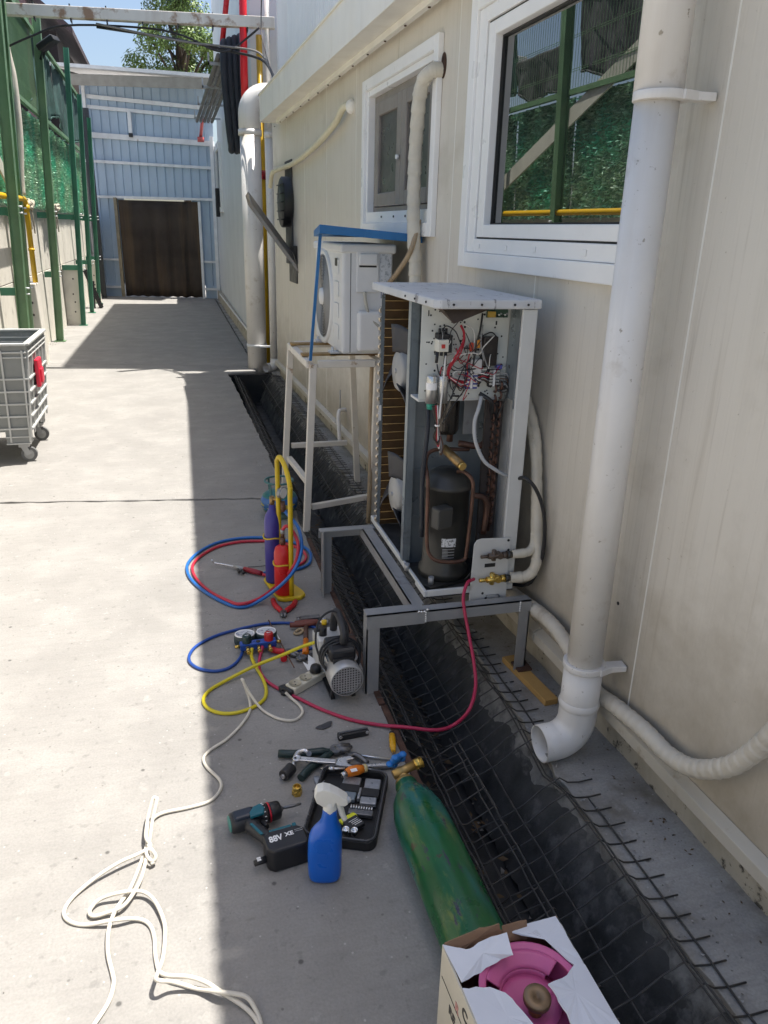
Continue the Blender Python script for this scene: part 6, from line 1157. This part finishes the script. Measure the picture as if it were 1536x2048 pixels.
b = B(o_); b.prism([(-.062, -.035), (-.045, -.055), (.06, -.055), (.07, -.04), (.07, .012), (.05, .03), (-.045, .034), (-.062, .015)], .084, T2 @ Matrix.Translation((0, 0, -.042))); bt = b.obj('battery', mat('black battery case', (.014, .014, .016), .4, var=.15), dr, bev=.008, seg=3)
b = B(o_); b.prism([(-.035, .03), (.04, .026), (.045, .045), (-.03, .05)], .06, T2 @ Matrix.Translation((0, 0, -.03))); b.obj('battery_shoe', M_navy, dr, bev=.004)
b = B(o_); b.box((.0, .036, .034), (.07, .01, .008), M=T2); b.obj('teal_trim', M_teal, dr, bev=.002)
b = B(o_); b.box((.045, .03, .036), (.012, .022, .01), M=T2); b.obj('teal_trim', M_teal, dr, bev=.002)
TT = Matrix.Translation(-o_) @ T2 @ Matrix.Translation((-.012, -.005, .0425))
txt('printed_rating', '88V', .026, M_white, bt, TT @ Matrix.Translation((-.014, 0, 0)) @ Matrix.Scale(1.25, 4, (0, 1, 0)))
txt('printed_logo', 'XE', .022, M_white, bt, TT @ Matrix.Translation((.03, .004, 0)))
b = B(o_)
for k in range(2): b.box((.05, .004-.007*k+.004, .0424), (.026, .0014, .0006), M=T2)
b.obj('small_print', mat('grey print', (.4, .4, .4), .5), bt)['kind'] = 'stuff'
b = B(o_); b.tube([T2 @ Vector((-.06, -.02, -.01)), T2 @ Vector((-.1, -.022, -.012))], [.011, .009], 8); cl_ = b.obj('belt_clip', M_black, dr)
for k in range(2): b = B(o_); b.box((-.085, -.018-.008*k, .0), (.012, .005, .003), M=T2); b.obj('clip_mark', M_white, cl_)
dr.scale = (.9, .9, .9); dr.location = (.125, 1.795, -.001)
# ================================================================ spray bottle
sp = thing('spray_bottle', 'blue spray bottle with a white trigger head standing by the drill', 'spray bottle', (.295, 1.565, 0), math.radians(-12))
secs = [(0, .036, .022), (.006, .043, .027), (.03, .046, .03), (.13, .046, .03), (.155, .043, .029), (.172, .034, .026), (.186, .024, .0235), (.2, .021, .021), (.232, .0185, .0185), (.238, .0175, .0175)]
offs = [0, 0, 0, 0, .004, .009, .012, .013, .014, .014]
b = B(); N = 28; vs = []; fs = []
for i, (z, rx, ry) in enumerate(secs):
    for j in range(N):
        t = 2*PI*j/N; c, s_ = math.cos(t), math.sin(t); e = .72; vs.append((offs[i]+rx*math.copysign(abs(c)**e, c), ry*math.copysign(abs(s_)**e, s_), z))
for i in range(len(secs)-1):
    for j in range(N): fs.append((i*N+j, i*N+(j+1) % N, (i+1)*N+(j+1) % N, (i+1)*N+j))
fs.append(list(range(N))[::-1]); fs.append([(len(secs)-1)*N+j for j in range(N)]); b.add(vs, fs, True)
b.obj('bottle', mat('translucent blue plastic', (.0, .105, .52), .33, var=.04, spec=.6), sp, sub=1)
M_sw = mat('white trigger plastic', (.72, .71, .66), .4)
b = B(); b.lathe([(.0, .262), (.017, .262), (.0185, .236), (.0185, .228)], 20, TR((.014, 0, 0))); b.obj('collar', M_sw, sp)
hp_ = [(-.02, .262), (-.027, .284), (-.02, .301), (-.004, .306), (.014, .301), (.036, .288), (.058, .271), (.062, .258), (.052, .25), (.034, .254), (.03, .262), (.024, .25), (-.004, .25)]
b = B(); b.prism(hp_, .032, Matrix.Translation((0, .016, 0)) @ RX(PI/2)); b.obj('head', M_sw, sp, bev=.009, seg=4)
b = B(); b.cyl((.056, 0, .262), (.064, 0, .2585), .0085, n=12); b.cyl((.064, 0, .2585), (.067, 0, .257), .0055, n=10); b.obj('nozzle', mat('grey nozzle', (.55, .57, .6), .35), sp)
b = B(); b.tube(catmull([(.036, 0, .262), (.04, 0, .24), (.046, 0, .215), (.053, 0, .197)], 4), [.009]*4+[.0085]*5+[.0075]*4, 10); b.obj('trigger', M_sw, sp)
# ================================================================ tool case
cq = Vector((.41, 1.8, 0)); ca = math.atan2(1.902-1.987, .564-.36)
tcs = thing('tool_case', 'open black zip case of bits and sockets behind the spray bottle', 'tool case', cq, ca)
def rrect(w_, h_, r, n=6): 
    out = []
    for cx, cy, a0 in ((w_/2-r, h_/2-r, 0), (-w_/2+r, h_/2-r, PI/2), (-w_/2+r, -h_/2+r, PI), (w_/2-r, -h_/2+r, 1.5*PI)):
        for i in range(n+1): t = a0+PI/2*i/n; out.append((cx+r*math.cos(t), cy+r*math.sin(t)))
    return out
M_case = mat('black case nylon', (.012, .012, .013), .6, var=.2, vs=15)
o2 = rrect(.215, .31, .03); i2 = rrect(.19, .285, .022); n = len(o2); b = B()
b.add([(x, y, 0) for x, y in o2]+[(x, y, .032) for x, y in o2]+[(x, y, .034) for x, y in i2]+[(x, y, .008) for x, y in i2], [(i, (i+1) % n, n+(i+1) % n, n+i) for i in range(n)]+[(n+i, n+(i+1) % n, 2*n+(i+1) % n, 2*n+i) for i in range(n)]+[(2*n+i, 2*n+(i+1) % n, 3*n+(i+1) % n, 3*n+i) for i in range(n)]+[[3*n+i for i in range(n)], list(range(n))[::-1]])
b.obj('shell', M_case, tcs, bev=.003)
b = B(); b.tube([(x*1.0, y, .035) for x, y in rrect(.206, .3, .028)], .0035, 6, closed=True); b.obj('zip', mat('zip edge', (.06, .06, .065), .3), tcs)
def pouch(x, y, w_, h_, m, nm, z=.02, a=0): b = B(); b.box((x, y, z), (w_, h_, .014), rz=a); return b.obj(nm, m, tcs, bev=.003)
M_sil = mat('silvery wrapped bits', (.33, .34, .36), .35, metal=.4, var=.2, vs=40); M_pou = mat('black elastic', (.02, .02, .022), .7)
pouch(-.005, .09, .055, .06, M_sil, 'bit_wallet', a=-.05); pouch(-.005, .065, .06, .032, M_pou, 'elastic_band', .024); pouch(-.01, .035, .058, .035, mat('blue-grey wrap', (.2, .24, .28), .4, metal=.3), 'bit_wallet', a=-.03)
pouch(.062, .085, .05, .07, M_sil, 'bit_wallet', a=.02); pouch(.062, .055, .055, .034, M_pou, 'elastic_band', .024); pouch(.06, .022, .05, .03, M_sil, 'bit_wallet', a=.05); pouch(.028, .05, .009, .05, M_sil, 'bit_wallet')
pouch(.045, -.03, .075, .022, M_dsteel, 'bit_holder')
for k in range(9): b = B(); b.cyl((.014+.0078*k, -.02, .027), (.014+.0078*k, -.008, .03), .003, n=6); b.obj('bit', M_steel, tcs)
b = B(); R2 = RZ(.75); b.box((.012, -.06, .024), (.018, .055, .006), rz=-.75); b.obj('label_strip', mat('acid yellow', (.62, .62, .02), .5), tcs); pouch(.032, -.078, .045, .05, M_black, 'ratchet_box', .022, -.75)
b = B()
for k in range(4): b.box((.028+.006*k, -.07-.003*k, .0295), (.0016, .03-.004*(k % 2), .0006), rz=-.75)
b.obj('label_print', M_white, tcs)['kind'] = 'stuff'
for k in range(4): b = B(); b.lathe([(.0105, .0), (.0105, .024), (.009, .025), (.0072, .023), (.007, .012), (0, .012)], 18, TR((-.035+.025*k, -.112, .01))); b.obj('socket', mat('chrome socket', (.8, .8, .8), .12, metal=1), tcs)
b = B(); b.grid(6, 6, lambda u, v: (-.125+.03*u+.008*math.sin(5*v), .06+.07*v, .004+.03*u*(.5+.5*math.sin(4*v+1)))); tag(b.obj('plastic_bag', mat('clear crinkled film', (.3, .32, .35), .15, spec=.8), solid=.0006), 'scrap of clear plastic film beside the tool case corner', 'plastic film').location = cq
bpy.data.objects['plastic_bag'].rotation_euler = (0, 0, ca)
# ================================================================ green gas cylinder lying along the drain
gc = thing('green_cylinder', 'scuffed green gas cylinder lying along the drain edge', 'gas cylinder', (.588, 1.3, .079), 0)
def cylx(n, L, tc, mix, ramp, noise, out):
    mp = n.new('ShaderNodeMapping'); mp.inputs['Scale'].default_value = (9, 2.2, 9); L.new(tc.outputs['Object'], mp.inputs['Vector'])
    sp_ = n.new('ShaderNodeSeparateXYZ'); L.new(tc.outputs['Object'], sp_.inputs[0])
    out = mix(ramp(noise(1, 4, .6, mp.outputs[0]), .5, .62, 0, .8), out, (.012, .13, .12))  # teal streaks: blue-teal reflection painted into the enamel
    sw = ramp(noise(2.4, 6, .7, mp.outputs[0]), .54, .64, 0, .85); out = mix(sw, out, (.12, .17, .035))
    out = mix(ramp(noise(5, 7, .7, mp.outputs[0]), .6, .63), out, (.035, .03, .06)); out = mix(ramp(noise(14, 6, .7), .67, .69), out, (.06, .035, .02))
    return out
M_cylg = mat('scuffed green enamel', (.005, .085, .022), .31, var=.25, vs=6, extra=cylx, bump=.15, bs=30)
b = B(); b.lathe([(0, -.42), (.06, -.42), (.075, -.4), (.079, -.37), (.079, .29), (.075, .345), (.062, .4), (.042, .44), (.034, .455), (.034, .475), (0, .475)], 44, RX(-PI/2) @ Matrix.Identity(4)); b.obj('body', M_cylg, gc)
gc.rotation_euler = (0, 0, math.radians(.3))
b = B(); b.cyl((0, .472, 0), (.0, .49, 0), .03, n=20); b.obj('neck_ring', mat('old brass', (.4, .27, .1), .35, metal=.7, var=.2), gc)
b = B(); b.cyl((0, .488, .0), (.0, .535, .012), .02, .017, n=16); b.cyl((-.03, .513, .012), (.045, .525, .03), .0145, n=12); vv = b.obj('valve_body', MATS['old brass'], gc)
b = B(); b.cyl((.04, .524, .028), (.066, .528, .034), .018, n=6); b.obj('outlet_nut', M_brass, vv)
b = B(); c0 = Vector((-.006, .556, .03)); ax = Vector((-.35, .85, .4)).normalized(); R3 = axes(ax.orthogonal(), ax.cross(ax.orthogonal()))
b.lathe([(0, .012), (.02, .012), (.024, .006), (.024, -.004), (0, -.006)], 16, TR(c0, R3))
for k in range(5): t = 2*PI*k/5; b.ell(c0+R3 @ Vector((.026*math.cos(t), .026*math.sin(t), .002)), (.0125, .0125, .0085), 10, 7)
b.obj('hand_wheel', mat('blue hand wheel', (.012, .16, .5), .4), vv)
# ================================================================ torn carton with a pink refrigerant cylinder
KA, KB, KC = Vector((0.440,1.056,0.300)), Vector((0.697,1.064,0.300)), Vector((0.774,0.911,0.300))
KH = .3
ux = (KB-KA); ux.z = 0; wx = ux.length; ux.normalize(); uy = Vector((ux.y, -ux.x, 0)); wy = .255
bo = thing('torn_carton', 'torn white cardboard carton in the foreground holding a pink cylinder', 'carton', (KA.x, KA.y, 0), math.atan2(ux.y, ux.x))
# local: x along the far edge, -y towards the camera
M_cw = mat('white carton board', (.66, .68, .74), .7, var=.04, vs=8, spots=(.5, .47, .43), spot_scale=9, spot_lo=.62, spot_hi=.75, bump=.15, bs=14); M_ck = mat('brown kraft board', (.25, .15, .09), .85, var=.12, vs=9, bump=.3, bs=40); M_cc = mat('cream carton board', (.56, .52, .43), .7, var=.06, vs=6)
t_ = .004
def wallp(a, c, h0, nm, m, jag=0):
    a, c = Vector((*a, 0)), Vector((*c, 0)); N = 14; b = B(); d = (c-a); nn = Vector((-d.y, d.x, 0)).normalized()*t_
    top = [h0-(random.uniform(0, jag) if 0 < i < N else 0) for i in range(N+1)]
    vs = []
    for i in range(N+1): p = a+d*i/N; vs += [(p.x, p.y, 0), (p.x, p.y, top[i]), (p.x+nn.x, p.y+nn.y, 0), (p.x+nn.x, p.y+nn.y, top[i])]
    fs = []
    for i in range(N): k = 4*i; fs += [(k, k+4, k+5, k+1), (k+2, k+3, k+7, k+6), (k+1, k+5, k+7, k+3)]
    b.add(vs, fs); return b.obj(nm, m, bo)
W_, D_ = wx, wy
wallp((0, 0), (0, -D_), KH, 'side_wall', M_cc, .004); wallp((0, -D_), (W_, -D_), KH, 'front_wall', M_cc, .01); wallp((W_, -D_), (W_, 0), KH, 'side_wall', M_cw, .004); wallp((W_, -.001), (0, -.001), KH+.003, 'back_wall', M_ck, .006)
B().bb((0, -D_, .001), (W_, 0, .004)).obj('base', M_ck, bo)
def flap(pts, nm='torn_flap', m=None, edge=True):
    P = [Vector(p) for p in pts]; n = len(P); c = sum(P, Vector())/n; b = B()
    out = []
    for i in range(n):
        a, q = P[i], P[(i+1) % n]; k = max(1, int((q-a).length/.012))
        for j in range(k):
            p = a.lerp(q, j/k)
            if i not in (0,): p = p+Vector((random.uniform(-1, 1), random.uniform(-1, 1), random.uniform(-.6, .6)))*.0022
            out.append(p)
    b.add(out+[c+Vector((0, 0, .0012))], [(i, (i+1) % len(out), len(out)) for i in range(len(out))], False)
    return b.obj(nm, [m or M_cw], bo, solid=.0032)
h = KH+.002
flap([(.0, -.002, h), (.006, -.088, h), (.05, -.075, h-.004), (.1, -.068, h+.004), (.118, -.075, h+.02), (.125, -.03, h+.026), (.095, -.022, h+.014), (.04, -.03, h+.006)])
flap([(W_*.99, -.002, h), (W_*.53, -.004, h), (.165, -.02, h-.002), (.19, -.03, h+.006), (.2, -.02, h), (.218, -.06, h-.004), (.235, -.115, h), (W_*.985, -.12, h)])
flap([(W_-.002, -.118, h), (W_-.004, -D_+.01, h), (W_*.62, -D_+.02, h+.008), (.165, -D_+.05, h+.012), (.16, -D_+.11, h+.014), (.205, -.135, h+.006), (.235, -.113, h+.002)])
flap([(.003, -.1, h), (.003, -D_+.005, h), (.12, -D_+.01, h-.004), (.1, -.2, h), (.085, -.145, h+.002), (.055, -.112, h)])
flap([(.004, -.0, h+.002), (.08, .0, h+.018), (.12, -.002, h+.022), (.135, -.014, h-.01), (.1, -.012, h-.012), (.012, -.012, h-.014)], m=M_ck)
flap([(.13, -.002, h+.012), (.185, -.002, h+.014), (.18, -.02, h-.02), (.13, -.018, h-.016)], m=M_ck)
M_ink = mat('carton ink', (.05, .045, .04), .7); M_inkr = mat('faded red ink', (.5, .25, .22), .7)
FX = Matrix(((0, 0, -1, -.0006), (-1, 0, 0, 0), (0, 1, 0, 0), (0, 0, 0, 1)))        # text on the left side wall, read from outside
txt('printed_letters', 'RE', .03, M_ink, bo, Matrix.Translation((0, -.07, .19)) @ FX); txt('printed_letters', 'R', .03, M_inkr, bo, Matrix.Translation((0, -.09, .235)) @ FX); txt('printed_letters', 'C', .036, M_ink, bo, Matrix.Translation((0, -.125, .262)) @ FX)
b = B(); b.bb((-.0012, -D_, .225), (-.0004, -.01, .2265)); b.obj('printed_line', M_ink, bo)
# pink cylinder
pk = thing('pink_cylinder', 'pink refrigerant cylinder with a slotted collar and brass valve inside the carton', 'gas cylinder', Vector((KA.x, KA.y, 0))+ux*(W_*.52)+uy*(D_*.52), math.atan2(ux.y, ux.x)); M_pk = mat('pink cylinder paint', (.6, .12, .3), .4, var=.05, vs=6)
b = B(); b.lathe([(0, .006), (.08, .006), (.112, .04), (.112, .19), (.09, .235), (.05, .252), (0, .256)], 36); b.obj('body', M_pk, pk)
def coll(r0, r1, z0, z1, a0, a1, nm='collar'): b = B(); b.grid(30, 4, lambda u, v: (lerp(r0, r1, v)*math.cos(lerp(a0, a1, u)), lerp(r0, r1, v)*math.sin(lerp(a0, a1, u)), lerp(z0, z1, v))); return b.obj(nm, M_pk, pk, solid=.0028)
coll(.09, .1, .22, .292, -.5, 3.9); coll(.088, .102, .292, .297, -.5, 3.9, 'collar_lip'); coll(.055, .06, .24, .275, .6, 2.9)
coll(.06, .088, .276, .292, .5, 2.6, 'collar_web'); coll(.06, .088, .274, .29, -.5, .1, 'collar_web'); coll(.0, .06, .256, .262, 0, 2*PI, 'collar_floor')
b = B(); b.cyl((.0, -.02, .25), (0, -.02, .285), .014, n=10); b.obj('valve', mat('old brass', (.4, .27, .1), .35, metal=.7), pk)
b = B(); b.lathe([(0, .006), (.005, .006), (.006, .012), (.024, .013), (.0265, .009), (.0265, -.001), (.02, -.004)], 24, TR((0, -.02, .292)) @ RX(.1)); b.obj('hand_wheel', mat('bronze wheel', (.22, .15, .09), .4, metal=.5), pk)


# ================================================================ grit, crumbs and dry leaves gathered along the edges
def scatter(name, n, fn, size, m, flat=False):
    b = B(); rg = random.Random(len(name))
    for _ in range(n):
        p = Vector(fn(rg)); s_ = size*rg.uniform(.4, 1.4)
        if flat:
            a = rg.uniform(0, 6.3); u = Vector((math.cos(a), math.sin(a), rg.uniform(-.2, .3)))*s_; v = Vector((-math.sin(a), math.cos(a), rg.uniform(-.2, .3)))*s_*.5
            b.add([p-u, p+v, p+u, p-v], [(0, 1, 2, 3)])
        else:
            q = [p+Vector((rg.uniform(-1, 1), rg.uniform(-1, 1), rg.uniform(0, 1)))*s_ for _ in range(4)]; b.add(q, [(0, 1, 2), (0, 2, 3), (0, 3, 1), (1, 3, 2)])
    o = b.obj(name, m); o['kind'] = 'stuff'; return o
M_grit = mat('grit', (.2, .185, .165), .9, var=.5, vs=40); M_leaf = mat('dry leaf litter', (.11, .07, .035), .8, var=.4, vs=30); M_pale = mat('mortar crumbs', (.4, .385, .36), .9, var=.2, vs=40)
scatter('ledge_grit', 900, lambda r: (lambda y: (lerp(TRt+.01, 1.36-.0247*(y-1.2)-.02, r.random()**.6), y, .001))(r.uniform(.5, 8)), .005, M_grit)
scatter('ledge_crumbs', 160, lambda r: (TRt+r.uniform(0, .08), r.uniform(.6, 6), .002), .008, M_pale)
scatter('leaf_litter', 160, lambda r: (lambda y: (1.36-.0247*(y-1.2)-r.uniform(.0, .07), y, .004))(r.uniform(.6, 5)), .0055, M_leaf, True)
scatter('trench_litter', 420, lambda r: (r.uniform(.68, 1.02), r.uniform(.4, 7), -.335+r.uniform(0, .012)), .018, M_leaf, True)
scatter('trench_rubble', 260, lambda r: (r.uniform(.68, 1.04), r.uniform(.4, 7), -.34), .014, M_grit)
scatter('pavement_grit', 1100, lambda r: (r.uniform(-1.7, .64), r.uniform(.9, 9), .0005), .0026, M_grit)
scatter('edge_grit', 500, lambda r: (TL-abs(r.gauss(0, .05)), r.uniform(.8, 8.8), .0008), .004, M_grit)
scatter('wall_foot_grit', 300, lambda r: (-1.76+abs(r.gauss(0, .06)), r.uniform(9.8, 20), .001), .01, M_grit)
